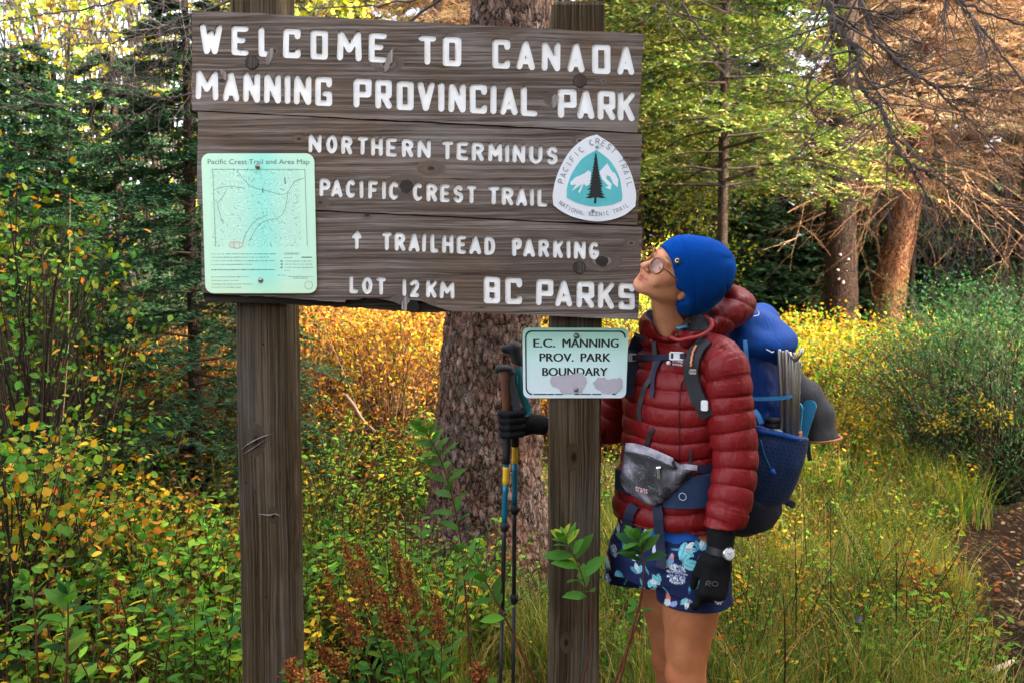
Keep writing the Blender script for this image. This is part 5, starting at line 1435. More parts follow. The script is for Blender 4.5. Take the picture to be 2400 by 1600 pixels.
P = smooth_path([at(1888, 1000, 2.42), at(1892, 1035, 2.42), at(1898, 1078, 2.42)], 10); V, F = ribbon(P, .013, .002, (1, 0, 0)); obj('strap_tail', V, F, m_navy, pack)
P = smooth_path([at(1768, 960, 2.27), at(1778, 975, 2.26), at(1785, 992, 2.255)], 8); V, F = ribbon(P, .014, .003, (1, 0, 0)); obj('strap_tail', V, F, m_strapblue, pack)
P = smooth_path([at(1836, 1170, 2.40), at(1850, 1178, 2.39), at(1862, 1184, 2.385)], 8); V, F = ribbon(P, .02, .004, (0, .3, 1)); obj('haul_tab', V, F, m_navy, pack)
P = smooth_path([at(1752, 716, 2.30), at(1775, 725, 2.34), at(1778, 738, 2.33), at(1765, 742, 2.30)], 12); V, F = tube(P, .0014, 5); obj('lid_cord', V, F, m_wht, pack)
P = smooth_path([at(1796, 818, 2.30), at(1804, 822, 2.29), at(1809, 825, 2.29), at(1814, 823, 2.29)], 8); V, F = tube(P, .002, 5); obj('lid_cord', V, F, m_wht, pack)

# --- things carried in the side pocket
m_alu = NT('pole_aluminium'); m_alu.set((0.42, 0.40, 0.37), 0.32, .85, 0.5)
tp = thing('tent_pole_bundle', 'bundle of grey folded tent poles standing in the backpack side pocket', 'tent poles', at(1845, 1040, 2.33))
rg = np.random.default_rng(6)
for i, (xa, xb, ya, dp, r) in enumerate(((1826, 1835, 818, 2.305, .0058), (1835, 1842, 822, 2.318, .0056), (1843, 1847, 820, 2.300, .0060), (1851, 1852, 824, 2.306, .0058), (1858, 1857, 836, 2.300, .0058), (1866, 1862, 842, 2.306, .0060), (1874, 1868, 846, 2.318, .0056), (1861, 1858, 826, 2.335, .0055))):
    V, F = tube([at(xa, ya, dp), at(xa, ya + 3, dp), at(xa * .55 + xb * .45, 920, dp), at(xb, 1045, dp + .01)], [r * .82, r, r, r], 10); obj('tent_pole', V, F, m_alu.m, tp, None, True)
V, F = tube([at(1866, 843, 2.300), at(1874, 832, 2.298), at(1881, 817, 2.295)], [.0062, .0058, .0056], 10); obj('pole_elbow', V, F, m_alu.m, tp, None, True)
V, F = tube([at(1850, 826, 2.298), at(1857, 838, 2.296), at(1863, 846, 2.296)], [.004, .0045, .0045], 8); obj('pole_elbow', V, F, m_alu.m, tp, None, True)
bt = thing('water_bottle', 'clear water bottle with a black screw cap sunk in the backpack side pocket', 'bottle', at(1806, 1060, 2.33))
bx_ = at(1812, 998, 2.325); n = 26
def lathe(c, prof, n=26):
    V = np.array([(c[0] + r * math.cos(a), c[1] + r * math.sin(a), c[2] + z) for r, z in prof for a in np.arange(n) * 2 * np.pi / n])
    i = np.arange(len(prof) - 1)[:, None] * n; j = np.arange(n)[None]; k = (j + 1) % n
    return V, np.stack([i + j, i + k, i + n + k, i + n + j], -1).reshape(-1, 4)
V, F = lathe(bx_, [(.0001, -.085), (.036, -.083), (.036, -.03), (.030, -.014), (.0185, -.006), (.0185, .002)]); obj('bottle_body', V, F, simple('clear_plastic', (.55, .62, .66), .15, 0, .1), bt, None, True)
V, F = lathe(bx_, [(.0215, -.004), (.0225, .001), (.0225, .007), (.0205, .009), (.0205, .012), (.0225, .014), (.0225, .021), (.0205, .0235), (.0001, .024)]); obj('bottle_cap', V, F, m_blk, bt, None, True)
m_sblue = simple('sandal_blue', (0.02, 0.20, 0.36), 0.55, 0, .2, 60); m_sor = simple('orange_trim', (0.62, 0.20, 0.10), .6, 0, .2, 60)
m_sgrey = simple('sandal_grey', (0.03, 0.05, 0.08), 0.7, 0, .2, 90)
def sandal(pa, pb, w, label):
    a, b = np.array(pa), np.array(pb); th = thing('camp_sandal', label, 'sandal', a)
    d = b - a; L = np.linalg.norm(d); d /= L; s = np.array((.75, -.66, 0)); s -= d * (s @ d); s /= np.linalg.norm(s); nrm = np.cross(d, s)
    pts = [(-w, 0), (w, 0), (w * 1.05, L * .6)] + [(w * 1.05 * math.cos(q), L - w + w * math.sin(q)) for q in np.linspace(.2, math.pi - .2, 8)] + [(-w * 1.05, L * .6)]
    n = len(pts)
    for nm, o0, o1, mt in (('sole', -.004, .006, m_sblue), ('footbed', .0063, .009, m_sgrey)):
        k = 1 if nm == 'sole' else .84
        V = np.array([a + s * x * k + d * (L * .5 + (y - L * .5) * (1 if k == 1 else .93)) + nrm * o for o in (o0, o1) for x, y in pts]); j = np.arange(n)
        Q = np.stack([j, (j + 1) % n, (j + 1) % n + n, j + n], -1); T = np.array([[0, i + 1, i] for i in range(1, n - 1)]); obj(nm, V, [Q, T, T[:, ::-1] + n], mt, th)
    return th
sandal(at(1858, 1022, 2.37), at(1866, 940, 2.37), .021, 'blue camp sandal tucked upright beside the tent poles')
sandal(at(1876, 1022, 2.41), at(1902, 937, 2.41), .019, 'blue camp sandal leaning outwards next to the grey fleece')
V, F = lathe(at(1864, 1012, 2.345), [(.019, -.02), (.020, .002), (.018, .005), (.016, .003), (.015, -.01)]); tag(obj('orange_cup', V, F, m_sor, None, None, True), 'small orange cup rim showing in the backpack side pocket', 'cup')
# grey fleece hanging off the pack
gf = thing('fleece_garment', 'grey fleece garment with an orange hem hanging from the back of the pack', 'fleece', at(1935, 1035, 2.52))
f = Field((.78, 2.34, 1.0), (1.12, 2.72, 1.36), 0.0045)
f.cone(at(1858, 885, 2.52), at(1886, 925, 2.51), .036, .047, .02); f.cone(at(1886, 925, 2.51), at(1912, 968, 2.51), .047, .052, .03); f.cone(at(1912, 968, 2.51), at(1928, 1040, 2.51), .052, .052, .02)
f.warp(lambda P: .005 * vnoise(P, 15, 3) + .002 * vnoise(P * (1, 1, .5), 40, 4))
c_, nn_ = at(1925, 1027, 2.51), np.array((.12, 0, -1.0)); f.cut(c_, nn_)
f.cone(at(1925, 1046, 2.51), at(1919, 985, 2.51), .044, .044, .003, True)
V, Q = f.mesh(); obj('fleece_body', V, Q, simple('grey_fleece', (0.075, 0.073, 0.077), .95, 0, .2, 120, .35, 420), gf, None, True)
bs_ = np.array((1, 0, .12)); bs_ /= np.linalg.norm(bs_)
P = [c_ + bs_ * .053 * math.cos(a) + np.array((0, .053 * math.sin(a), 0)) + bs_ * .008 * max(0, math.cos(a)) for a in np.linspace(0, 2 * math.pi, 29)]
V, F = tube(P, .0042, 6, False); obj('orange_hem', V, F, m_sor, gf, None, True)

# ------------------------------------------------------------------ waist bag
def poly_sdf(U, W, poly):
    d = np.full(U.shape, 9.0); ins = np.zeros(U.shape, bool); n = len(poly)
    for i in range(n):
        a, b = np.array(poly[i]), np.array(poly[(i + 1) % n]); e = b - a
        t = np.clip(((U - a[0]) * e[0] + (W - a[1]) * e[1]) / (e @ e), 0, 1)
        d = np.minimum(d, np.hypot(U - a[0] - t * e[0], W - a[1] - t * e[1]))
        c = ((a[1] <= W) != (b[1] <= W)) & (U < a[0] + (W - a[1]) * e[0] / (e[1] if e[1] else 1e-9))
        ins ^= c
    return np.where(ins, -d, d)
nB = np.array((-.55, -.835, 0)); tB = np.array((.835, -.55, 0))
cB = raycast_surface(VJ, 1535, 1110) + nB * .018
def onplane(px, py, off=0.0):
    d = at(px, py, 1.0) - np.array((0, 0, CAMZ)); o = np.array((0, 0, CAMZ)); c = cB + nB * off
    return o + d * (((c - o) @ nB) / (d @ nB))
def uvB(px, py): q = onplane(px, py) - cB; return (q @ tB, q[2])
wb = thing('waist_bag', 'black and white galaxy print waist bag strapped round the front of the jacket', 'waist bag', onplane(1530, 1178))
polyB = [uvB(x, y) for x, y in [(1463, 1046), (1470, 1040), (1484, 1040), (1530, 1055), (1578, 1077), (1600, 1090), (1634, 1090), (1638, 1096), (1616, 1120), (1590, 1145), (1558, 1176), (1542, 1181), (1522, 1178), (1472, 1150), (1460, 1134), (1455, 1116)]]
f = Field(cB + (-.17, -.17, -.12), cB + (.17, .17, .12), 0.003)
def bagf(G):
    q = G - cB; U, W, N = q @ tB, q[..., 2], q @ nB
    d2 = poly_sdf(U, W, polyB); h = .030 * (1 - .35 * np.clip(U / .12, -1, 1) ** 2) + .006 * np.clip(-W / .06, -1, 1); r = .022
    a, b = d2 + r, np.abs(N) - h + r
    return np.sqrt(np.maximum(a, 0) ** 2 + np.maximum(b, 0) ** 2) + np.minimum(np.maximum(a, b), 0) - r
f.add(bagf, cB - .17, cB + .17)
f.warp(lambda P: .003 * vnoise(P, 18, 5) + .0015 * vnoise(P, 45, 6))
V, Q = f.mesh(); VW = V
t = NT('galaxy_print'); v = t.co()
n1 = t.noise(v, 9, 6, .62, .6); n2 = t.noise(t.mapv(v, loc=(3, 5, 1)), 17, 5, .65, .4)
c = t.ramp(n1, [(.36, (.010, .010, .012)), (.48, (.07, .065, .075)), (.57, (.24, .22, .26)), (.66, (.60, .56, .64))])
c = t.mix(t.ramp(n2, [(.36, (1, 1, 1)), (.50, (0, 0, 0))]), c, (.010, .010, .012))
st = t.vor(v, 210, 'F1'); st2 = t.noise(v, 40, 2)
c = t.mix(t.math('MULTIPLY', t.ramp(st, [(.10, (1, 1, 1)), (.22, (0, 0, 0))]), t.ramp(st2, [(.52, (0, 0, 0)), (.60, (1, 1, 1))])), c, (.6, .58, .62))
t.set(c, .5, 0, .35); t.bump(t.noise(v, 90, 3), .2, .004)
bag = obj('bag_body', V, Q, t.m, wb, None, True)
t2 = NT('pale_galaxy_print'); v = t2.co(); t2.set(t2.ramp(t2.noise(v, 22, 5, .6), [(.35, (.10, .095, .11)), (.65, (.46, .43, .48))]), .5, 0, .35)
def bagstrip(pts, w, name, mat, lift, th=.002):
    P = drape(VW, pts, lift, 24, 5); V, F = ribbon(P, w, th, (0, .2, 1)); return obj(name, V, F, mat, wb)
bagstrip([(1466, 1047), (1490, 1049), (1530, 1062), (1575, 1082)], .024, 'top_flap', t2.m, .0015)
bagstrip([(1463, 1060), (1490, 1067), (1530, 1081), (1578, 1097)], .0105, 'zip_band', m_blk, .0035)
bagstrip([(1577, 1080), (1581, 1090), (1583, 1098)], .012, 'zip_end', m_blk, .005, .003)
bagstrip([(1588, 1094), (1610, 1093), (1634, 1096)], .014, 'side_wing', t2.m, .0015)
zc = raycast_surface(VW, 1543, 1095) + nB * .006
V, F = merge([box((0, 0, 0), (1, 1, 1))]); Mz = np.stack([tB * .009, nB * .003, np.array((-.12, 0, .99)) * .030], 1); V = V @ Mz.T + zc + np.array((-.001, 0, -.014)); obj('zip_pull', V, F, m_sil, wb)
V, F = tube([zc + tB * -.006, zc + tB * .006 + np.array((0, 0, .003))], [.005, .004], 8); obj('zip_slider', V, F, m_sil, wb)
V2, F2 = text_tris("trans")
lo, hi = V2.min(0), V2.max(0); m_pinkp = simple('pink_print', (.75, .45, .45), .6)
dT = min(raycast_surface(VW, x, y)[1] for x, y in ((1490, 1140), (1504, 1146), (1517, 1152))) - .003
P = []
for x, y in V2:
    u_, w_ = (x - lo[0]) / (hi[0] - lo[0]), (y - lo[1]) / (hi[1] - lo[1])
    px, py = 1489 + 28 * u_, 1149 + 7 * u_ - 13 * w_
    s_ = raycast_surface(VW, px, py); P.append(at(px, py, s_[1] - .0025))
P = np.array(P); k_ = np.polyfit(P[:, 0], P[:, 1], 1); P[:, 1] = np.polyval(k_, P[:, 0]) - .002
obj('bag_print', P, flat_face(P, F2), m_pinkp, wb)
VSJ = np.vstack([VS, VJ])
P = drape(VSJ, [(1487, 1182), (1476, 1200), (1470, 1225), (1466, 1248)], .012, 14, 5); V, F = ribbon(P, .030, .003, (1, -.5, 0)); obj('webbing_tail', V, F, m_navy, wb)
P = drape(VSJ, [(1540, 1182), (1543, 1215), (1546, 1260), (1550, 1310), (1548, 1330)], .012, 20, 7); V, F = ribbon(P, .028, .003, (1, -.5, 0)); obj('webbing_tail', V, F, m_navy, wb)
P = drape(VJ, [(1634, 1097), (1660, 1098), (1700, 1095)], .006, 10, 3); V, F = ribbon(P, .022, .003, (0, 0, 1)); obj('waist_strap', V, F, m_navy, wb)

# ------------------------------------------------------------------ trekking poles
m_cork = simple('cork_grip', (0.115, 0.042, 0.016), .75, 0, .35, 160, .3, 300)
m_tealp = NT('teal_pole_lacquer'); m_tealp.set(m_tealp.mix(m_tealp.noise(m_tealp.co(), 60, 3), (.004, .11, .18), (.006, .17, .28)), .3, .3, .5)
m_yel = simple('yellow_band', (.72, .42, .02), .5, 0, .15, 90); m_shaft = simple('dark_shaft', (.026, .026, .024), .4, .4, .2, 60)
m_tealst = simple('teal_strap', (.006, .12, .13), .7, 0, .2, 90)
def pole(pts, label, y_grip, y_foam, bands, lock_y, lock2_y):
    top = pts[0]; P = smooth_path(pts, 60); py = np.array([proj(p)[1] for p in P])
    gpt = P[-1] + (P[-1] - P[-2]) / np.linalg.norm(P[-1] - P[-2]) * (P[-1][2] / abs((P[-1] - P[-2])[2] / np.linalg.norm(P[-1] - P[-2])))
    th = thing('trekking_pole', label, 'trekking pole', (gpt[0], gpt[1], 0.0))
    def S(y0, y1, r, mat, name, n=10, parent=th, taper=1.0):
        ys = np.linspace(y0, y1, 6); q = np.array([[np.interp(y, py, P[:, k]) for k in range(3)] for y in ys])
        V, F = tube(q, np.linspace(r, r * taper, 6), n); return obj(name, V, F, mat, parent, None, True)
    S(y_grip, y_foam, .0165, m_cork, 'grip', 12, taper=.8)
    S(y_foam, bands[0][0], .0130, m_blk, 'lower_grip', 12)
    for y0, y1, mt, nm in bands: S(y0, y1, .0100 if nm == 'yellow_band' else .0092, mt, nm)
    S(bands[-1][1], lock2_y, .0074, m_shaft, 'middle_shaft')
    a = np.array([np.interp(lock_y, py, P[:, k]) for k in range(3)]); V, F = merge([tube([a + (0, 0, .012), a, a - (0, 0, .016)], [.0125, .0145, .0120], 10), tube([a + (.006, -.004, .002), a + (.017, -.004, -.001)], [.008, .007], 8)]); obj('flick_lock', V, F, m_blk, th, None, True)
    a = np.array([np.interp(lock2_y, py, P[:, k]) for k in range(3)]); V, F = merge([tube([a + (0, 0, .012), a, a - (0, 0, .018)], [.0105, .0130, .0100], 10), tube([a + (.004, -.004, .000), a + (.013, -.004, -.003)], [.007, .006], 8)]); obj('flick_lock', V, F, m_blk, th, None, True)
    a = np.array([np.interp(lock2_y, py, P[:, k]) for k in range(3)]); V, F = tube([a, P[-1], gpt + (0, 0, .04), gpt], [.0066, .0062, .0055, .002], 10); obj('lower_shaft', V, F, m_shaft, th, None, True)
    return th, P, py
tA, PA, yA = pole(POLE_A, 'nearer trekking pole with a cork grip and short yellow band below the fist', 868, 972, [(1086, 1093, m_tealp.m, 'collar'), (1093, 1134, m_yel, 'yellow_band'), (1134, 1226, m_tealp.m, 'upper_shaft')], 1232, 1436)
tB_, PB, yB = pole(POLE_B, 'farther trekking pole with the higher yellow band and bright blue upper shaft', 850, 965, [(1046, 1084, m_yel, 'yellow_band'), (1084, 1182, m_tealp.m, 'upper_shaft')], 1192, 1400)
f = Field((-.12, 2.36, 1.20), (.10, 2.58, 1.42), .003)
f.ell(at(1181, 862, 2.452), (.027, .022, .011), None, .006); f.cone(at(1172, 862, 2.45), at(1196, 872, 2.455), .010, .017, .008); V, Q = f.mesh(); obj('grip_head', V, Q, m_dkgrey, tA, None, True)
f = Field((-.12, 2.38, 1.20), (.12, 2.60, 1.46), .003)
f.cone(at(1182, 818, 2.49), at(1206, 816, 2.49), .012, .019, .008); f.cone(at(1206, 816, 2.49), at(1214, 850, 2.488), .021, .018, .01); V, Q = f.mesh(); obj('grip_head', V, Q, m_blk, tB_, None, True)
P = smooth_path([at(1212, 860, 2.47), at(1222, 915, 2.455), at(1236, 960, 2.45), at(1226, 972, 2.445), at(1210, 955, 2.447), at(1204, 880, 2.455)], 30); V, F = ribbon(P, .028, .003, (1, -.7, 0)); obj('wrist_strap', V, F, m_tealst, tB_, None, False)
P = smooth_path([at(1196, 880, 2.445), at(1206, 930, 2.435), at(1214, 966, 2.432)], 16); V, F = ribbon(P, .024, .003, (1, -.5, 0)); obj('wrist_strap', V, F, m_dkgrey, tA, None, False)
# ------------------------------------------------------------------ ground and trail
def gz(x, y):
    p = np.stack([np.asarray(x, float), np.asarray(y, float), np.zeros_like(np.asarray(x, float))], -1)
    return .05 * vnoise(p, .7, 3) + .02 * vnoise(p, 2.3, 4) - .02
def ground_material(name, a, b, c, sc=1.0):
    t = NT(name); v = t.co()
    n1 = t.noise(v, 3 * sc, 6, .65); n2 = t.noise(v, 40 * sc, 5, .7); ch = t.vor(t.mapv(v, (60, 22, 60), rot=(0, 0, .5)), 1.0, 'F1', 'Color')
    col = t.mix(t.ramp(n1, [(.35, (0, 0, 0)), (.65, (1, 1, 1))]), a, b)
    sp = t.n('SeparateColor'); t.l(ch, sp.inputs[0])
    col = t.mix(t.math('MULTIPLY', t.ramp(sp.outputs[0], [(.70, (0, 0, 0)), (.82, (1, 1, 1))]), t.ramp(n2, [(.42, (0, 0, 0)), (.6, (1, 1, 1))])), col, c)
    t.set(col, .97, 0, .03); t.bump(t.math('ADD', n2, t.math('MULTIPLY', sp.outputs[0], .5)), .9, .03)
    return t.m
xs = np.concatenate([np.linspace(-70, -6, 14)[:-1], np.linspace(-6, 8, 90), np.linspace(8, 70, 14)[1:]])
ys = np.concatenate([np.linspace(-40, -3, 8)[:-1], np.linspace(-3, 12, 90), np.linspace(12, 110, 22)[1:]])
GX, GY = np.meshgrid(xs, ys, indexing='ij')
V = np.stack([GX, GY, gz(GX, GY)], -1).reshape(-1, 3)
ny = len(ys); i = np.arange(len(xs) - 1)[:, None] * ny; j = np.arange(ny - 1)[None]
Q = np.stack([i + j, i + ny + j, i + ny + j + 1, i + j + 1], -1).reshape(-1, 4)
tag(obj('ground', V, Q, ground_material('forest_floor', (.030, .024, .012), (.050, .038, .018), (.16, .09, .035)), None, None, True, base=(0, 0, 0)), 'forest floor of soil and leaf litter', None, None, 'structure')
# dirt trail, lower right
tc = smooth_path([(2.15, 2.0, 0), (2.45, 2.75, 0), (2.80, 3.65, 0), (3.15, 4.55, 0), (4.1, 5.5, 0), (5.8, 6.2, 0)], 60)
Tt = np.gradient(tc, axis=0); Nn = np.stack([Tt[:, 1], -Tt[:, 0]], 1); Nn /= np.linalg.norm(Nn, axis=1)[:, None]
wl = .55 + .12 * vnoise(tc, 2.2, 8) + .05 * vnoise(tc, 7, 9); W = []
for k, sft in enumerate(np.linspace(-1, 1, 9)):
    q = tc[:, :2] + Nn * (wl * sft)[:, None]; W.append(np.stack([q[:, 0], q[:, 1], gz(q[:, 0], q[:, 1]) + .006 + .012 * (1 - sft * sft) * 0], 1))
V = np.stack(W, 1).reshape(-1, 3); i = np.arange(59)[:, None] * 9; j = np.arange(8)[None]
Q = np.stack([i + j, i + j + 1, i + 10 + j, i + 9 + j], -1).reshape(-1, 4)
n_ = np.cross(V[Q[0][1]] - V[Q[0][0]], V[Q[0][2]] - V[Q[0][0]])[2]
if n_ < 0: Q = Q[:, ::-1]
tag(obj('trail', V, Q, ground_material('trail_dirt', (.020, .0115, .007), (.042, .025, .014), (.17, .105, .058), 1.6), None, None, True, base=(2.6, 3, 0)), 'trodden dirt trail with wood chips', None, None, 'structure')

# ------------------------------------------------------------------ leaves, twigs, blades
M_LEAF = leaf_material('autumn_leaf', .34, .65, .08)
M_NEEDLE = leaf_material('needle', .18, .75, .05)
M_TWIG = vcol_material('twig_bark', .9, .4, 90, .05, .25, 30)
M_GRASS = leaf_material('grass_blade', .35, .7, .08)
def unit(v): return v / (np.linalg.norm(v, axis=-1, keepdims=True) + 1e-9)
T_OVAL = (np.array([(0, 0, 0), (-.36, .25, .05), (0, .25, 0), (.36, .25, .05), (-.5, .52, .02), (0, .52, -.03), (.5, .52, .02), (-.33, .8, -.05), (0, .8, -.09), (.33, .8, -.05), (0, 1.02, -.16)], float),
          np.array([(0, 2, 1), (0, 3, 2), (1, 2, 5), (1, 5, 4), (2, 3, 6), (2, 6, 5), (4, 5, 8), (4, 8, 7), (5, 6, 9), (5, 9, 8), (7, 8, 10), (8, 9, 10)]))
T_DIA = (np.array([(0, 0, 0), (-.5, .5, .06), (.5, .5, .06), (0, 1, -.06)], float), np.array([(0, 2, 1), (1, 2, 3)]))
T_HEX = (np.array([(0, 0, 0), (-.45, .3, .05), (.45, .3, .05), (-.4, .7, 0), (.4, .7, 0), (0, 1, -.1)], float), np.array([(0, 2, 1), (1, 2, 4), (1, 4, 3), (3, 4, 5)]))
T_NEED = (np.array([(-.5, 0, 0), (.5, 0, 0), (0, 1, 0)], float), np.array([(0, 1, 2)]))
def leaf_geo(P, D, N, L, W, C, T):
    P, D = np.asarray(P, float), unit(np.asarray(D, float)); n = len(P)
    N = np.asarray(N, float); N = unit(N - D * (N * D).sum(1, keepdims=True)); S = np.cross(D, N)
    tv, tf = T; k = len(tv)
    L = np.broadcast_to(L, (n,))[:, None, None]; W = np.broadcast_to(W, (n,))[:, None, None]
    V = P[:, None] + D[:, None] * (L * tv[None, :, 1:2]) + S[:, None] * (W * tv[None, :, 0:1]) + N[:, None] * (L * tv[None, :, 2:3])
    F = (np.arange(n) * k)[:, None, None] + tf[None]
    return V.reshape(-1, 3), F.reshape(-1, 3), np.repeat(C, k, 0)
def pick(rg, pal, wts, n, jit=.22):
    c = np.array(pal)[rg.choice(len(pal), n, p=np.array(wts) / sum(wts))]
    c = c * np.exp(rg.normal(0, jit, (n, 1))) * np.exp(rg.normal(0, .07, (n, 3)))
    return np.clip(c, 0, .95)
class Geo:
    def __init__(s): s.V, s.F, s.C, s.n = [], [], [], 0
    def add(s, V, F, C):
        F = F if isinstance(F, list) else [F]
        for f in F:
            f = np.asarray(f)
            if f.shape[1] == 4: f = np.vstack([f[:, [0, 1, 2]], f[:, [0, 2, 3]]])
            s.F.append(f + s.n)
        V = np.asarray(V); s.V.append(V); s.C.append(np.broadcast_to(C, (len(V), 3))); s.n += len(V); return s
    def tube(s, P, r, n, C): V, F = tube(P, r, n, False); return s.add(V, F, C)
    def data(s, name, mat, smooth=False): return mesh_data(name, np.concatenate(s.V), np.concatenate(s.F), mat, np.concatenate(s.C), smooth)
def newobj(name, me, parent=None, loc=None):
    o = bpy.data.objects.new(name, me); link(o, parent)
    if loc is not None: o.location = loc
    return o
def inst(name, parts, loc, rz, sc, label, cat, group):
    """a thing from shared part meshes: parts [(name, mesh)]"""
    t = thing(name, label, cat, loc, group); t.rotation_euler = (0, 0, rz); t.scale = (sc, sc, sc)
    for nm, me in parts: newobj(nm, me, t)
    return t
GREEN, DGREEN, LGREEN, YGREEN = (.055, .150, .020), (.020, .070, .020), (.12, .24, .026), (.17, .205, .02)
GOLD, YEL, ORAN, RUST, BROWN, TAN = (.36, .19, .016), (.44, .28, .022), (.43, .135, .02), (.24, .07, .018), (.13, .058, .022), (.42, .28, .14)

def plant_mesh(seed, h, nst, lpS, L, pal, wts, spread=.25, T=T_OVAL, wr=.55, name='ground_plant'):
    """leafy herb: several arching stems with leaves up their length"""
    rg = np.random.default_rng(seed); g = Geo(); P, D, N, S = [], [], [], []
    for i in range(nst):
        a = rg.uniform(0, 6.283); hh = h * rg.uniform(.55, 1.05); out = spread * rg.uniform(.2, 1.2)
        b = np.array((rg.normal(0, .05), rg.normal(0, .05), -.03)); e = b + (out * math.cos(a), out * math.sin(a), hh)
        m = (b + e) / 2 + (rg.normal(0, .03), rg.normal(0, .03), .08 * hh)
        q = smooth_path([b, m, e], 8); g.tube(q, np.linspace(.0032, .0012, 8) * (h / .5) ** .4, 4, np.array(pick(rg, [(.07, .045, .02), (.12, .05, .02), (.05, .07, .02)], [1, 1, 1], 1))[0])
        for k in range(lpS):
            u = .25 + .75 * (k + rg.uniform()) / lpS; p = np.array([np.interp(u, np.linspace(0, 1, 8), q[:, c]) for c in range(3)])
            th = k * 2.4 + rg.normal(0, .5); d = np.array((math.cos(th), math.sin(th), rg.uniform(-.15, .75)))
            P.append(p); D.append(d); N.append(np.array((0, 0, 1.0)) + rg.normal(0, .45, 3)); S.append(rg.uniform(.6, 1.25) * (1 - .25 * u))
    S = np.array(S); wts = np.array(wts, float) * rg.uniform(.1, 1, len(wts)) ** 2; C = pick(rg, pal, wts, len(P)); V, F, C = leaf_geo(P, D, N, L * S, L * wr * S, C, T); g.add(V, F, C)
    return g.data(name, M_LEAF)
def shrub_meshes(seed, h, r, ncl, lpc, L, pal, wts, T=T_DIA, wr=.55, zlo=.12, clr=.16, twigcol=(.07, .045, .028), bare=0, clump_col=True):
    """twiggy bush: clumps of leaves at the ends of branching stems; returns [(stems mesh), (foliage mesh)]"""
    rg = np.random.default_rng(seed); g, s = Geo(), Geo(); P, D, N, S, C = [], [], [], [], []
    roots = [np.array((rg.normal(0, .08 * r), rg.normal(0, .08 * r), -.04)) for _ in range(5)]
    for c in range(ncl):
        a = rg.uniform(0, 6.283); u = rg.uniform() ** .5; z = zlo + (1 - zlo) * rg.uniform() ** .8
        rad = r * u * math.sqrt(max(.08, 1 - (abs(z - .5) * 1.75) ** 2)); ct = np.array((rad * math.cos(a), rad * math.sin(a), h * z))
        b = roots[rg.integers(5)]; m = (b * .45 + ct * .55) * (.8, .8, 1) + rg.normal(0, .05 * r, 3) + (0, 0, .06 * h)
        q = smooth_path([b, m, ct], 7); s.tube(q, np.linspace(.0065, .0016, 7) * (h ** .5), 4, np.array(twigcol) * rg.uniform(.6, 1.4))
        for _ in range(2):
            e = ct + rg.normal(0, clr * .9, 3); s.tube(np.array([q[5], (q[6] + e) / 2 + rg.normal(0, .02, 3), e]), np.array((.0022, .0015, .0007)) * (h ** .5), 3, np.array(twigcol) * rg.uniform(.6, 1.4))
        n = int(lpc * rg.uniform(.5, 1.5)); p = ct + rg.normal(0, clr, (n, 3)) * (1, 1, .75)
        d = unit(p - ct) + rg.normal(0, .5, (n, 3)) + (0, 0, -.15)
        P.append(p); D.append(d); N.append(np.array((0, 0, .9)) + rg.normal(0, .6, (n, 3))); S.append(rg.uniform(.6, 1.3, n))
        if clump_col:
            w = np.array(wts, float) * rg.uniform(.1, 1.0, len(wts)) ** 2.6; C.append(pick(rg, pal, w, n))
        else: C.append(pick(rg, pal, wts, n))
    for _ in range(bare):
        b = roots[rg.integers(5)]; e = np.array((rg.normal(0, r * .7), rg.normal(0, r * .7), h * rg.uniform(.6, 1.15))); q = smooth_path([b, (b + e) / 2 + rg.normal(0, .06, 3), e], 6)
        s.tube(q, np.linspace(.004, .001, 6), 3, np.array((.30, .19, .10)) * rg.uniform(.6, 1.3))
    P, D, N, S, C = map(np.concatenate, (P, D, N, S, C)); k = P[:, 2] > -.02
    V, F, C = leaf_geo(P[k], D[k], N[k], L * S[k], L * wr * S[k], C[k], T); g.add(V, F, C)
    return [('stems', s.data('stems', M_TWIG)), ('foliage', g.data('foliage', M_LEAF))]

def bark_geo(P, r, n, seed, amp=.10, plate=(9, 26)):
    """trunk with a relief of bark plates"""
    P = np.asarray(P, float); m = len(P); a = np.arange(n) * 2 * np.pi / n
    T, Nf, B = frames(P); L = np.concatenate([[0], np.cumsum(np.linalg.norm(np.diff(P, axis=0), axis=1))])
    r = np.broadcast_to(np.asarray(r, float), (m,))
    q = np.stack([np.cos(a)[None] * np.ones((m, 1)) * r[:, None], np.sin(a)[None] * np.ones((m, 1)) * r[:, None], L[:, None] * np.ones((1, n))], -1)
    h = amp * r[:, None] * (.55 * np.abs(vnoise(q * (1, 1, .45), plate[1], seed)) + .3 * np.abs(vnoise(q * (1, 1, .5), plate[1] * 2.2, seed + 1)) + .5 * vnoise(q * (1, 1, .6), plate[0] * .5, seed + 2))
    rr = r[:, None] + h
    V = P[:, None] + rr[..., None] * (np.cos(a)[None, :, None] * Nf[:, None] + np.sin(a)[None, :, None] * B[:, None])
    i = np.arange(m - 1)[:, None] * n; j = np.arange(n)[None]; k = (j + 1) % n
    return V.reshape(-1, 3), np.stack([i + j, i + k, i + n + k, i + n + j], -1).reshape(-1, 4)
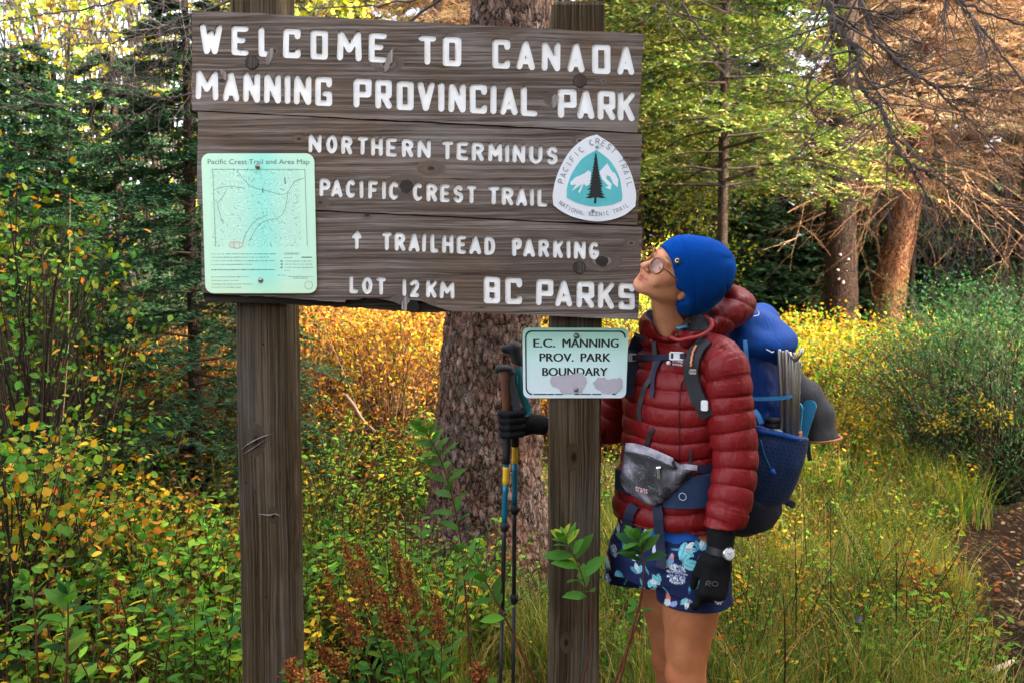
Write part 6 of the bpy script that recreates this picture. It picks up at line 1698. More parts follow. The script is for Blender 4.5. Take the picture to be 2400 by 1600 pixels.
def bark_material(name, dark, mid, light, red, sc=1.0, lichen=.25):
    t = NT(name); v = t.co(); m = t.mapv(v, (44 * sc, 44 * sc, 19 * sc)); wv = t.noise(m, .8, 4, .6)
    vv = t.n('VectorMath', operation='ADD'); t.l(m, vv.inputs[0]); wn2 = t.n('VectorMath', operation='SCALE'); t.l(t.noise(m, .9, 5, .7, out='Color'), wn2.inputs[0]); wn2.inputs['Scale'].default_value = 2.2; t.l(wn2.outputs[0], vv.inputs[1])
    e = t.vor(vv.outputs[0], 1.0, 'DISTANCE_TO_EDGE'); cell = t.vor(vv.outputs[0], 1.0, 'F1', 'Color'); sp = t.n('SeparateColor'); t.l(cell, sp.inputs[0])
    fine = t.noise(v, 160 * sc, 4, .7); big = t.noise(v, 3.5, 3)
    c = t.mix(sp.outputs[0], mid, light); c = t.mix(t.math('MULTIPLY', t.ramp(t.math('ADD', big, t.math('MULTIPLY', sp.outputs[1], .25)), [(.55, (0, 0, 0)), (.75, (1, 1, 1))]), .75), c, red)
    c = t.mix(t.ramp(fine, [(.38, (1, 1, 1)), (.55, (0, 0, 0))]), c, mid)
    c = t.mix(t.math('MULTIPLY', t.ramp(e, [(.03, (1, 1, 1)), (.17, (0, 0, 0))]), t.ramp(wv, [(.34, (.3,) * 3), (.55, (1, 1, 1))])), c, dark)  # darker cracks: shadow between the flakes put into the colour
    c = t.mix(t.math('MULTIPLY', t.ramp(t.noise(v, 30 * sc, 4, .7), [(.60, (0, 0, 0)), (.68, (1, 1, 1))]), lichen), c, tuple(min(.6, x * 1.9) for x in light))
    t.set(c, .95, 0, .04)
    t.bump(t.math('ADD', t.math('MULTIPLY', t.ramp(e, [(0, (0, 0, 0)), (.3, (1, 1, 1))]), 1.0), t.math('ADD', t.math('MULTIPLY', fine, .35), t.math('MULTIPLY', wv, .3))), .9, .02 / sc)
    return t.m
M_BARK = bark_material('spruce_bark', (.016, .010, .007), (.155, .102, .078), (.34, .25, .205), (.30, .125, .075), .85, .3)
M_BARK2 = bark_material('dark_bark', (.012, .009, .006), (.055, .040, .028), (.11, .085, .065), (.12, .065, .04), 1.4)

# ------------------------------------------------------------------ the big spruce behind the right post
YT = 4.1
tk = [(1205, -900, 70), (1202, -300, 84), (1198, 60, 91), (1178, 400, 100), (1155, 740, 108), (1146, 940, 117), (1142, 1100, 130), (1138, 1220, 150), (1132, 1310, 182), (1128, 1375, 225), (1126, 1400, 250)]
Pt = np.array([at(x, y, YT) for x, y, _ in tk])[::-1]; rt = np.array([w * YT / FPX for _, _, w in tk])[::-1]
Ps = smooth_path(Pt, 240); rs = np.interp(np.linspace(0, len(rt) - 1, 240), np.arange(len(rt)), rt)
V, Q = bark_geo(Ps, rs, 150, 5, .17, (5, 22))
# root flare lobes near the base
zz = V[:, 2]; low = np.clip((.55 - zz) / .55, 0, 1) ** 1.6; ang = np.arctan2(V[:, 1] - YT, V[:, 0] - Pt[0][0])
rad = 1 + low * (.10 * np.sin(5 * ang + 1) + .06 * np.sin(9 * ang)); ctr = np.stack([np.interp(zz, Ps[:, 2], Ps[:, 0]), np.full(len(V), YT), zz], 1); V = ctr + (V - ctr) * rad[:, None]
spruce = thing('spruce_tree', 'thick old spruce with flaking reddish grey bark right behind the boundary sign', 'tree', (Pt[0][0], YT, 0))
obj('trunk', V, Q, M_BARK, spruce, None, True)
DEAD = np.array((.105, .085, .078))
def grow(g, rg, p, d, L, r, depth, col, droop=.12, nseg=7, kids=5, wig=.18):
    """a bare twig with side twigs"""
    P = [np.array(p)]; d = np.array(d, float) / np.linalg.norm(d)
    for i in range(nseg):
        d = d + rg.normal(0, wig, 3) * .5 + (0, 0, -droop * .35); d /= np.linalg.norm(d); P.append(P[-1] + d * L / nseg)
    P = np.array(P); g.tube(P, np.linspace(r, max(.0006, r * .35), nseg + 1), 5 if r > .004 else 3, col * rg.uniform(.75, 1.25))
    if depth > 0:
        for k in range(kids):
            i = 1 + int((nseg - 1) * (k + rg.uniform()) / kids); t = P[i] - P[i - 1]; t /= np.linalg.norm(t)
            s = np.cross(t, rg.normal(0, 1, 3)); s /= np.linalg.norm(s); grow(g, rg, P[i], t * .75 + s * .75, L * rg.uniform(.3, .55), r * .5, depth - 1, col, droop, 5, max(2, kids - 2), wig)
def limb(pts, r0, r1, seed, tw=12, tl=.35, parent=spruce, name='dead_branch', sub=2, col=DEAD):
    """traced bare limb: pts [(px, py, Y)]"""
    rg = np.random.default_rng(seed); g = Geo(); P = smooth_path([at(*q) for q in pts], 10 * len(pts)); n = len(P)
    P[1:-1] += rg.normal(0, .004, (n - 2, 3)); R_ = .66 * np.linspace(r0, r1, n) * (1 + .12 * rg.normal(0, 1, n)); g.tube(P, np.clip(R_, .001, 1), 7, col)
    T = unit(np.gradient(P, axis=0))
    tw = int(tw * 2.3)
    for k in range(tw):
        i = int(n * (.12 + .86 * (k + rg.uniform()) / tw)); i = min(i, n - 2); up = np.array((0, 0, 1.0)); s = np.cross(T[i], (0, 1, 0)); s = s / (np.linalg.norm(s) + 1e-6) * rg.choice((-1, 1))
        grow(g, rg, P[i], T[i] * .8 + s * rg.uniform(.4, .9) + rg.normal(0, .25, 3), tl * rg.uniform(.5, 1.2), max(.0016, R_[i] * .45), sub, col, .06, 7, 4, .22)
    V = np.concatenate(g.V); C = np.concatenate(g.C); F = np.concatenate(g.F)
    return obj(name, V, F, M_TWIG, parent, C, True)
LIMBS = [
 ([(1290, -500, 4.05), (1600, -420, 3.9), (1880, -160, 3.75), (1940, 0, 3.7), (1953, 50, 3.68), (1971, 77, 3.66), (2009, 122, 3.64), (2009, 184, 3.62), (2043, 233, 3.6), (2066, 253, 3.58), (2089, 318, 3.55), (2128, 379, 3.52), (2189, 413, 3.5), (2239, 444, 3.48), (2304, 475, 3.46), (2420, 490, 3.4), (2560, 520, 3.35)], .026, .004, 1, 22, .5),
 ([(2128, 379, 3.52), (2143, 406, 3.52), (2170, 455, 3.53), (2208, 505, 3.55), (2265, 555, 3.56), (2323, 593, 3.58), (2420, 610, 3.6)], .010, .003, 2, 13, .36),
 ([(1953, 50, 3.68), (1940, 100, 3.66), (1913, 153, 3.65), (1890, 222, 3.64), (1917, 287, 3.63), (1890, 337, 3.62), (1818, 406, 3.6), (1730, 440, 3.58), (1653, 429, 3.56)], .011, .002, 3, 13, .30),
 ([(1894, 341, 3.62), (1921, 406, 3.62), (1952, 455, 3.62), (2005, 471, 3.62), (2085, 482, 3.62)], .005, .0015, 4, 7, .2),
 ([(1300, -560, 4.1), (1750, -420, 4.1), (1980, -120, 4.05), (2024, 19, 4.0), (2051, 92, 4.0), (2097, 142, 3.98), (2143, 176, 3.96), (2189, 203, 3.95), (2227, 245, 3.94), (2273, 279, 3.93), (2342, 367, 3.92), (2450, 440, 3.9)], .020, .004, 5, 20, .5),
 ([(2189, 203, 3.95), (2240, 205, 3.94), (2304, 210, 3.93), (2420, 214, 3.9)], .010, .004, 6, 9, .4),
 ([(1290, -300, 4.2), (1420, -180, 4.25), (1520, -80, 4.3), (1588, 65, 4.3), (1653, 122, 4.3), (1710, 138, 4.3)], .012, .002, 7, 10, .3),
 ([(1290, -350, 4.2), (1450, -190, 4.2), (1570, -60, 4.2), (1615, 38, 4.2), (1684, 119, 4.2), (1737, 153, 4.2), (1818, 176, 4.2), (1875, 160, 4.2), (1960, 150, 4.2)], .013, .002, 8, 13, .32),
 ([(1300, -700, 4.3), (1900, -400, 4.4), (2180, -120, 4.4), (2242, 0, 4.4), (2315, 84, 4.4), (2400, 191, 4.4), (2500, 260, 4.4)], .022, .006, 9, 18, .55),
 ([(1300, -620, 3.9), (1800, -300, 3.6), (2120, -60, 3.4), (2260, 10, 3.3), (2400, 60, 3.25)], .018, .006, 10, 14, .5),
 ([(1290, -420, 4.0), (1480, -260, 3.95), (1640, -60, 3.9), (1760, 25, 3.9), (1880, 60, 3.9)], .010, .002, 11, 9, .3),
 ([(1115, -260, 4.2), (900, -160, 4.3), (620, -30, 4.35), (450, 35, 4.4), (350, 70, 4.4), (250, 75, 4.4), (120, 62, 4.4), (-60, 40, 4.4)], .016, .003, 12, 22, .42),
 ([(1110, -60, 4.2), (850, 120, 4.4), (600, 205, 4.45), (450, 220, 4.5), (390, 232, 4.5), (320, 225, 4.5), (270, 222, 4.5), (170, 248, 4.5), (60, 240, 4.5)], .013, .003, 13, 18, .36),
 ([(1110, -150, 4.15), (800, -40, 4.1), (560, 40, 4.05), (450, 62, 4.0), (300, 95, 4.0), (150, 105, 4.0), (0, 95, 4.0)], .012, .002, 14, 18, .36),
 ([(1110, -480, 4.1), (700, -250, 3.9), (420, -60, 3.8), (250, 10, 3.75), (60, 40, 3.7), (-80, 60, 3.7)], .014, .003, 15, 18, .4),
 ([(450, 62, 4.0), (410, 110, 4.0), (370, 140, 4.02), (320, 190, 4.05), (300, 225, 4.08)], .004, .0014, 16, 7, .2),
 ([(1110, -30, 4.2), (900, 10, 4.3), (700, 20, 4.4), (560, 10, 4.5)], .010, .002, 17, 12, .3),
 ([(1290, 20, 4.2), (1340, 300, 4.4), (1420, 600, 4.5), (1450, 700, 4.5), (1480, 745, 4.5), (1520, 752, 4.5)], .006, .0015, 18, 6, .2)]
for pts, r0, r1, sd, tw, tl in LIMBS: limb(pts, r0, r1, sd, tw, tl)

# ------------------------------------------------------------------ conifers
def spray_needles(g_list, rg, P, nl, wid, per, flat=.25, upc=.15):
    """needles along a twig polyline"""
    T = unit(np.gradient(P, axis=0)); n = per; u = rg.uniform(0, 1, n) * (len(P) - 1.001); i = u.astype(int); f = (u - i)[:, None]
    q = P[i] * (1 - f) + P[i + 1] * f; t = T[i]; s = unit(np.cross(t, (0, 0, 1.0))); sg = rg.choice((-1, 1), n)[:, None]
    d = t * rg.uniform(.35, .9, (n, 1)) + s * sg * rg.uniform(.6, 1.1, (n, 1)) + np.array((0, 0, 1.0)) * rg.normal(upc, flat, (n, 1))
    g_list.append((q, d, nl * rg.uniform(.7, 1.3, n), np.full(n, wid)))
def conifer_meshes(seed, H, R0, z0, nb, tw, per, nl, wid, pal, wts, trunk_r, droop=.35, bare_low=0, deadcol=None):
    rg = np.random.default_rng(seed); s = Geo(); L = []; cols = []
    V, F = bark_geo(smooth_path([(0, 0, -.2), (rg.normal(0, .03), rg.normal(0, .03), H * .5), (0, 0, H)], 30), np.linspace(trunk_r, .02, 30), 20, seed, .12, (4, 10)); trunk = mesh_data('trunk', V, F, M_BARK2, None, True)
    for b in range(nb):
        z = z0 + (H - z0) * ((b + rg.uniform()) / nb) ** 1.05; rad = R0 * (1 - (z - z0) / (H - z0 + .4)) ** .8 * rg.uniform(.65, 1.1); a = b * 2.39996 + rg.normal(0, .3)
        d = np.array((math.cos(a), math.sin(a), 0)); up = rg.uniform(-.05, .25)
        q = smooth_path([(0, 0, z), d * rad * .5 + (0, 0, z + rad * (up * .5 - droop * .15)), d * rad + (0, 0, z + rad * (up - droop))], 9)
        s.tube(q, np.linspace(max(.006, rad * .012), .002, 9), 4, np.array((.06, .045, .035)))
        side = np.array((-d[1], d[0], 0)); cw = np.array(wts, float) * rg.uniform(.2, 1, len(wts))
        for k in range(tw):
            u = .18 + .8 * (k + rg.uniform()) / tw; p = np.array([np.interp(u, np.linspace(0, 1, 9), q[:, c]) for c in range(3)])
            ln = rad * (.55 - .35 * u) * rg.uniform(.6, 1.2) + .08; sg = rg.choice((-1, 1)); e = p + (d * .75 + side * sg * .8) * ln + (0, 0, -ln * rg.uniform(.05, .45)); m = (p + e) / 2 + (0, 0, .05 * ln)
            tq = smooth_path([p, m, e], 5)
            if k % 2 == 0: s.tube(tq, np.linspace(.003, .001, 5), 3, np.array((.07, .05, .035)))
            n0 = len(L); spray_needles(L, rg, tq, nl, wid, per); cols.append(pick(rg, pal, cw, per, .2))
    P, D, LL, WW = (np.concatenate([l[i] for l in L]) for i in range(4)); C = np.concatenate(cols)
    V, F, C = leaf_geo(P, D, rg.normal(0, .5, (len(P), 3)) + (0, 0, 1), LL, WW, C, T_DIA)
    g = Geo().add(V, F, C)
    return [('trunk', trunk), ('branches', s.data('branches', M_TWIG)), ('needles', g.data('needles', M_NEEDLE))]
def dead_conifer_meshes(seed, H, R0, z0, nb, col, lean=(0, 0), trunk_r=.24, mat=None, kids=7):
    rg = np.random.default_rng(seed); s = Geo(); ax = lambda z: np.array((lean[0] * z, lean[1] * z, z))
    V, F = bark_geo(smooth_path([ax(-.2), ax(H * .3) + rg.normal(0, .02, 3), ax(H * .6), ax(H)], 60), np.concatenate([np.linspace(trunk_r * 1.25, trunk_r, 8), np.linspace(trunk_r, .04, 52)]), 40, seed, .12, (4, 12)); trunk = mesh_data('trunk', V, F, mat, None, True)
    for b in range(nb):
        z = z0 + (H - z0) * ((b + rg.uniform()) / nb); a = rg.uniform(0, 6.283); rad = R0 * (1 - .6 * (z - z0) / (H - z0)) * rg.uniform(.5, 1.15); d = np.array((math.cos(a), math.sin(a), rg.uniform(-.25, .25)))
        grow(s, rg, ax(z), d, rad, .008, 2, col * rg.uniform(.7, 1.25), .22, 9, kids, .20)
    return [('trunk', trunk), ('dead_branches', s.data('dead_branches', M_TWIG))]
# ------------------------------------------------------------------ placing the wood
def gp(px, Y): x = (px - 1200) / FPX * Y / math.cos(PITCH) * 1.0; return (x, Y, float(gz(x, Y)))
NEEDLE_D = [(.022, .058, .025), (.032, .074, .028), (.015, .042, .021)]
NEEDLE_G = [(.075, .125, .020), (.16, .19, .03), (.045, .080, .022), (.34, .25, .09)]
# near dark firs on the left
fir = conifer_meshes(11, 3.5, 1.05, .2, 92, 18, 64, .036, .0115, NEEDLE_D, [2, 2, 1], .05, .30)
for i, (px, Y, sc, rz, lb) in enumerate(((455, 5.0, .95, .4, 'dark green young fir just left of the sign posts'), (60, 6.0, .95, 2.0, 'dark teal young fir behind the leafy bush at the left edge'), (285, 6.6, .98, 4.0, 'dark young fir behind the left bushes, second from the sign'), (150, 7.6, 1.0, 1.1, 'taller dark fir behind the other young firs at left'), (540, 7.4, 1.1, 5.2, 'dark fir seen just past the left post'), (-90, 5.2, .95, 3.1, 'dark fir cut by the left edge'))):
    inst('fir_tree', fir, gp(px, Y), rz, sc, lb, 'tree', 'young dark firs on the left')
# sunlit green conifer right of the sign
grn = conifer_meshes(21, 9.5, 2.0, 2.7, 130, 17, 40, .080, .021, NEEDLE_G, [3, 2.4, 2.4, 1.1], .075, .36)
inst('spruce_tree', grn, gp(1690, 9.6), .3, 1.0, 'sunlit yellow-green spruce rising above the hiker\'s beanie', 'tree', None)
inst('spruce_tree', grn, gp(1500, 12.5), 2.3, 1.1, 'sunlit green spruce partly hidden by the right end of the sign', 'tree', None)
# standing trunks at right
V, F = bark_geo(smooth_path([at(1976, 960, 11), at(1974, 800, 11), at(1970, 560, 11), at(1976, 300, 11), at(1990, -600, 11)], 90), np.linspace(.245, .16, 90), 60, 3, .10, (4, 16))
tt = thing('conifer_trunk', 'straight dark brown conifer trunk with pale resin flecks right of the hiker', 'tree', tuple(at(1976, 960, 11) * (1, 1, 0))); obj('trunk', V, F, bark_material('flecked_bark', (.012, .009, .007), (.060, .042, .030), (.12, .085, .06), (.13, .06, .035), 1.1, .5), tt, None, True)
rg = np.random.default_rng(77); parts = []
for k in range(9):
    c = at(1976 + rg.uniform(-14, 14), rg.uniform(540, 680), 10.76); V, F = box(c, (.022 * rg.uniform(.3, 1.2), .03, .024 * rg.uniform(.3, 1.4))); parts.append((V + rg.normal(0, .005, V.shape), F))
for k, (V, F) in enumerate(parts): obj('resin_fleck', V, F, simple('resin_white', (.62, .52, .42), .6) if k == 0 else bpy.data.materials['resin_white'], tt)
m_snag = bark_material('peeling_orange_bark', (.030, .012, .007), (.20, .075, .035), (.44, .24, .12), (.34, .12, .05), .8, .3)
P = smooth_path([at(2068, 990, 11.5), at(2072, 820, 11.5), at(2090, 660, 11.5), at(2122, 500, 11.5), at(2150, 380, 11.5), at(2180, 150, 11.5), at(2200, -200, 11.5)], 110)
V, F = bark_geo(P, np.linspace(.265, .12, 110), 70, 9, .14, (4, 14))
DORG = np.array((.36, .20, .105))
sn = thing('dead_snag', 'leaning dead trunk with peeling orange bark and a cloud of bare sunlit twigs', 'tree', (P[0][0], P[0][1], 0)); obj('trunk', V, F, m_snag, sn, None, True)
rg = np.random.default_rng(15); g = Geo()
for b in range(74):
    i = int(60 + 49 * rg.uniform()); i = min(i, 109); a = rg.uniform(0, 6.283); grow(g, rg, P[i], (math.cos(a), math.sin(a) * .8, rg.uniform(-.3, .3)), rg.uniform(1.0, 2.5), .008, 2, DORG * rg.uniform(.65, 1.25), .24, 9, 8, .20)
obj('dead_branches', np.concatenate(g.V), np.concatenate(g.F), M_TWIG, sn, np.concatenate(g.C), False)
DPAL = [(.42, .27, .15), (.58, .42, .27), (.30, .17, .09), (.18, .12, .08), (.30, .27, .09)]
dwig = conifer_meshes(33, 8.5, 2.4, 3.7, 110, 15, 30, .15, .0085, DPAL, [3, 2, 2, 1, .5], .05, .42)
dwig[2] = ('dead_twigs', dwig[2][1])
for px, Y, rz, sc, lb in ((2130, 11.9, .9, 1.0, 'dense dead conifer of sunlit tan twigs round the leaning trunk'), (2350, 12.6, 2.2, 1.1, 'dense dead conifer of sunlit tan twigs beyond the right edge tree'), (1120, 11.5, 1.9, 1.0, 'dense dead conifer of sunlit tan twigs above the middle of the sign')):
    inst('dead_conifer', dwig, gp(px, Y), rz, sc, lb, 'tree', 'dead conifers with bare orange twigs')
dead = dead_conifer_meshes(31, 9, 2.3, 3.2, 64, DORG, (0, 0), .06, M_BARK2, 8)
for px, Y, rz, sc, lb in ((2390, 11.0, .3, 1.0, 'dead conifer of orange sunlit twigs at the right edge'), (1030, 10.5, 3.0, 1.0, 'dead conifer of bare sunlit twigs behind the top of the sign')):
    inst('dead_conifer', dead, gp(px, Y), rz, sc, lb, 'tree', 'dead conifers with bare orange twigs')
# pale backlit broadleaf trees, upper left
bir = [shrub_meshes(40 + k, 5.2, 1.7, 120, 46, .075, [YGREEN, (.38, .38, .04), (.48, .42, .06), LGREEN, GOLD], [3, 3, 2, 1.4, .6], T_DIA, .75, .12, .20, (.05, .04, .03)) for k in range(2)]
for i, (px, Y, sc, rz, lb) in enumerate(((420, 9.2, 1.3, .2, 'pale yellow-green broadleaf tree glowing just left of the sign'), (205, 10.8, 1.5, 1.5, 'pale yellow broadleaf tree in the upper left of the wood'), (-20, 9.6, 1.3, 2.9, 'pale yellow broadleaf tree cut by the left edge'), (640, 12.0, 1.45, 4.2, 'yellow broadleaf tree behind the left post'), (1560, 13.0, .75, 5.0, 'small bright yellow-green broadleaf tree at the right end of the sign'), (1520, 7.6, .36, .9, 'small bright yellow-green sapling behind the nose of the hiker'))):
    inst('broadleaf_tree', bir[i % 2], gp(px, Y), rz, sc, lb, 'tree', 'backlit broadleaf trees')
# dark forest behind
far = [conifer_meshes(51 + k, 15, 2.9, .8, 120, 13, 22, .22, .070, [(.016, .040, .018), (.026, .054, .020), (.036, .056, .022)], [2, 2, 1], .2, .40) for k in range(2)]
rg = np.random.default_rng(5); k = 0
for Y, n, x0, x1 in ((16.5, 13, -300, 3600), (20.5, 13, -350, 3700), (26, 14, -400, 3600), (33, 12, -450, 2850)):  # rows carried on unseen past the right edge to add shade
    for i in range(n):
        px = x0 + (x1 - x0) * (i + rg.uniform(.15, .85)) / n; sc = rg.uniform(.85, 1.3)
        if px < 560 and (Y < 22 or rg.uniform() < .5): continue
        if px < 560: sc *= .55
        inst('forest_conifer', far[k % 2], gp(px, Y + rg.uniform(-1.5, 1.5)), rg.uniform(0, 6.28), sc, 'tall dark conifer standing in the shaded wood at the back', 'tree', 'dark conifers at the back of the wood'); k += 1
# unseen conifers added to the right and behind camera, blocking sun and low sky
shd = conifer_meshes(61, 11, 2.1, 1.0, 100, 12, 18, .20, .085, [(.020, .055, .024), (.034, .075, .03)], [1, 1], .2, .35)
for x, y, sc, rz in ((4.5, 1.0, 1.0, .3), (5.5, 3.1, .85, 2.6), (4.8, -1.0, 1.0, 2), (6.2, -2.6, 1.1, 4), (7.8, .4, 1.2, 5), (4.4, -4.8, 1.1, 1), (2.2, -6.5, 1.2, 3), (7.0, -6.0, 1.3, 2.5), (-.3, -6.6, 1.1, 1.2), (-3.0, -8.6, 1.3, 4.4)):
    inst('added_shade_conifer', shd, (x, y, float(gz(x, y))), rz, sc, 'added green conifer out of view that shades the foreground', 'tree', 'added conifers shading the foreground')

for x, y, sc, rz in ((14.0, 8.3, .80, 1), (14.6, 9.6, .85, 3), (13.6, 10.6, .8, 5), (15.2, 11.6, .9, 2), (14.0, 12.6, .9, 4)):  # unseen row added to shade the understory behind the right bushes
    inst('added_shade_conifer', shd, (x, y, float(gz(x, y))), rz, sc, 'added green conifer far right out of view that shades the understory', 'tree', 'added conifers shading the understory at right')
# bushes ------------------------------------------------------------------
gold = [shrub_meshes(70 + i, 1.25, .75, 150, 36, .036, [(.29, .145, .012), (.36, .22, .018), (.30, .095, .015), (.17, .05, .012), (.10, .042, .015), (.12, .16, .016), (.20, .11, .04)], w, T_DIA, .5, .06, .09, (.07, .038, .02), 12) for i, w in enumerate(([4, 1.6, 3, 2.4, 2, 1, 1.4], [2, .7, 3, 3, 3, .5, 2], [3, 2.4, 1.6, 1, 1, 2, 1]))]
spots = [(760, 6.3, 1.05, 0), (900, 6.0, 1.0, 2), (1000, 6.8, 1.1, 0), (830, 7.6, 1.2, 1), (700, 7.4, 1.15, 1), (960, 8.6, 1.25, 2), (640, 9.2, 1.3, 0), (1090, 8.0, 1.1, 0), (540, 5.9, .85, 1), (470, 6.4, .9, 0), (390, 5.6, .72, 1), (300, 6.0, .8, 0), (190, 5.6, .72, 1), (90, 6.4, .9, 2), (-30, 6.0, .9, 0), (1290, 7.5, .9, 2), (1420, 6.8, .85, 0), (1500, 8.6, 1.0, 2), (430, 8.0, 1.1, 0), (250, 8.4, 1.1, 1)]
rg = np.random.default_rng(9)
for px, Y, sc, v in spots:
    where = 'between the two posts' if 690 < px < 1120 else 'left of the posts' if px <= 690 else 'behind the right post'
    inst('golden_bush', gold[v], gp(px, Y), rg.uniform(0, 6.28), sc, ('golden', 'rust and orange', 'yellow and gold')[v] + ' autumn bush of tiny leaves ' + where, 'bush', 'golden autumn bushes ' + where)
ygr = [shrub_meshes(80 + i, .98, .75, 150, 34, .037, [(.13, .155, .016), (.08, .16, .02), (.33, .22, .018), GREEN, (.26, .14, .015), (.30, .10, .02)], w, T_HEX, .6, .06, .11, (.08, .05, .03), 8) for i, w in enumerate(([4, 2, 2, 1, 1, .4], [3, 1, 3, .6, 2, 1]))]
for px, Y, sc, v in ((1880, 7.0, 1.0, 0), (2010, 7.6, 1.05, 1), (2120, 8.4, 1.1, 0), (1800, 8.6, 1.1, 1), (1930, 9.4, 1.15, 1), (2240, 9.0, 1.1, 0), (2380, 8.2, 1.1, 1), (1700, 7.4, .9, 0), (1960, 6.0, .62, 1), (2100, 6.6, .7, 1), (1590, 6.6, .8, 0)):
    inst('yellow_bush', ygr[v], gp(px, Y), rg.uniform(0, 6.28), sc, ('yellow-green', 'yellow and amber')[v] + ' leafy bush in the sun to the right of the backpack', 'bush', 'yellow bushes right of the backpack')
dkg = shrub_meshes(90, 1.2, .84, 210, 50, .030, [(.012, .042, .012), (.024, .070, .016), (.018, .055, .020), (.045, .085, .02)], [2, 3, 2, 1], T_DIA, .35, .05, .10, (.05, .04, .025))
for px, Y, sc, lb in ((2215, 5.9, 1.0, 'dark green fine-leaved bush left of the pair at the right edge'), (2375, 5.5, 1.1, 'dark green fine-leaved bush cut by the right edge above the trail'), (2300, 6.8, 1.25, 'taller dark green bush behind the other two at the right edge')):
    inst('green_bush', dkg, gp(px, Y), rg.uniform(0, 6.28), sc, lb, 'bush', None)
spg = shrub_meshes(91, .80, .20, 12, 22, .030, [YEL, YGREEN, GOLD], [3, 2, 1], T_HEX, .5, .80, .05, (.12, .07, .04))
for px, Y, sc in ((2320, 5.35, .9), (2215, 5.4, .8)):
    inst('yellow_sprig', spg, gp(px, Y), rg.uniform(0, 6.28), sc, 'sprig of small bright yellow leaves in front of the dark green bush', 'plant', 'yellow sprigs by the dark bush')
lfy = [shrub_meshes(95, 2.05, .60, 120, 16, .038, [GREEN, (.05, .11, .022), (.10, .17, .022), YGREEN, GOLD, ORAN], [5, 4, 2.5, 1.6, .7, .3], T_OVAL, .66, .12, .13, (.035, .025, .018), 4), shrub_meshes(96, 1.25, .45, 80, 17, .040, [GREEN, (.09, .17, .022), YGREEN, GOLD, YEL, ORAN], [4, 2, 2, 1.6, 1, .5], T_OVAL, .8, .10, .11, (.035, .025, .018), 4), shrub_meshes(97, .8, .28, 36, 16, .034, [GOLD, YEL, ORAN, YGREEN], [4, 3, .6, 1], T_OVAL, .8, .2, .08, (.04, .028, .02))]
for v, px, Y, sc, lb in ((0, 40, 3.7, .95, 'tall leafy bush of broad green leaves at the left edge'), (0, 200, 4.5, .82, 'tall leafy bush with green and orange leaves beside the dark fir'), (0, -120, 4.6, 1.1, 'tallest leafy bush, mostly outside the left edge'), (1, 130, 3.1, .72, 'waist-high bush of green and gold leaves in the left foreground'), (1, -10, 2.75, .8, 'low green and gold bush in the lower left corner'), (2, 70, 3.0, .85, 'bright golden-leaved bush in the left foreground'), (2, 300, 3.4, .8, 'small orange-gold bush between the green plants at left')):
    inst('leafy_bush', lfy[v], gp(px, Y), rg.uniform(0, 6.28), sc, lb, 'bush', None)

# undergrowth plants ------------------------------------------------------------------
PG = [(.070, .185, .024), (.15, .29, .028), (.24, .28, .022), DGREEN, (.50, .33, .022), (.44, .15, .02), BROWN]
grn_p = [plant_mesh(100 + i, .46, 10, 11, .045, PG, w, .22, T_OVAL, .5) for i, w in enumerate(([5, 4, 2, 1, .6, .2, .2], [3, 4, 4, .6, 1.2, .3, .3], [4, 3, 2, 1.5, .5, .3, .3]))]
yel_p = [plant_mesh(110 + i, .42, 10, 10, .036, PG, w, .24, T_OVAL, .5) for i, w in enumerate(([1, 2, 4, .3, 3, .3, .3], [2, 3, 3, .5, 1, .3, .5], [.5, 1, 2, .3, 4, .8, .4], [.4, .5, 1, .3, 3, 2.5, 1], [1, 4, 3, .3, 1, .2, .2], [.5, .6, 1.5, .3, 1, 1, 2.5]))]
fin_p = [plant_mesh(120 + i, .5, 14, 13, .030, PG, w, .26, T_HEX, .5) for i, w in enumerate(([3, 3, 3, 2, 1, .5, 1], [1, 2, 4, .5, 3, 1.5, 1.2]))]
rg = np.random.default_rng(14); cnt = {}
def put(name, me, px, Y, sc, label, cat, group):
    o = newobj(name, me, None, gp(px, Y)); o.rotation_euler = (rg.normal(0, .08), rg.normal(0, .08), rg.uniform(0, 6.28)); o.scale = (sc,) * 3
    tag(o, label, cat, group); return o
def clear(px, Y, w=0):
    x = (px - 1200) / FPX * Y
    if abs(Y - 2.28) < .28 and (-.92 < x < -.55 or .05 < x < .3 or .2 < x < .95): return False
    if math.hypot(x + .17, Y - 4.1) < .62: return False
    ti = np.argmin(np.abs(tc[:, 1] - Y)); return not (abs(x - tc[ti, 0]) < wl[ti] + w)
def zone(n, x0, x1, Y0, Y1, kinds, name, label, cat, group, s0=.8, s1=1.25):
    k = 0; tries = 0
    while k < n and tries < 2000:
        tries += 1; Y = Y0 + (Y1 - Y0) * rg.uniform() ** .8; px = rg.uniform(x0, x1)
        if not clear(px, Y, .12): continue
        put(name, kinds[rg.integers(len(kinds))], px, Y, rg.uniform(s0, s1), label, cat, group); k += 1
zone(46, -60, 570, 2.35, 3.7, grn_p, 'green_plant', 'broad-leaved green plant in the undergrowth left of the sign', 'plant', 'green undergrowth left of the sign', .9, 1.45)
zone(40, -60, 600, 2.5, 4.6, yel_p, 'yellowing_plant', 'yellow and orange leafed plant in the undergrowth left of the sign', 'plant', 'yellowing undergrowth left of the sign', .9, 1.5)
zone(34, 660, 1120, 2.75, 3.9, grn_p, 'green_plant', 'broad-leaved green plant in the undergrowth between the posts', 'plant', 'green undergrowth between the posts', .75, 1.15)
zone(26, 660, 1120, 2.7, 4.4, yel_p + fin_p, 'yellowing_plant', 'small-leaved yellowing plant in the undergrowth between the posts', 'plant', 'yellowing undergrowth between the posts', .8, 1.3)
zone(60, 500, 1120, 4.0, 6.0, fin_p + yel_p[:2], 'low_plant', 'low green and gold plant below the golden bushes', 'plant', 'low plants below the golden bushes', 1.0, 1.7)
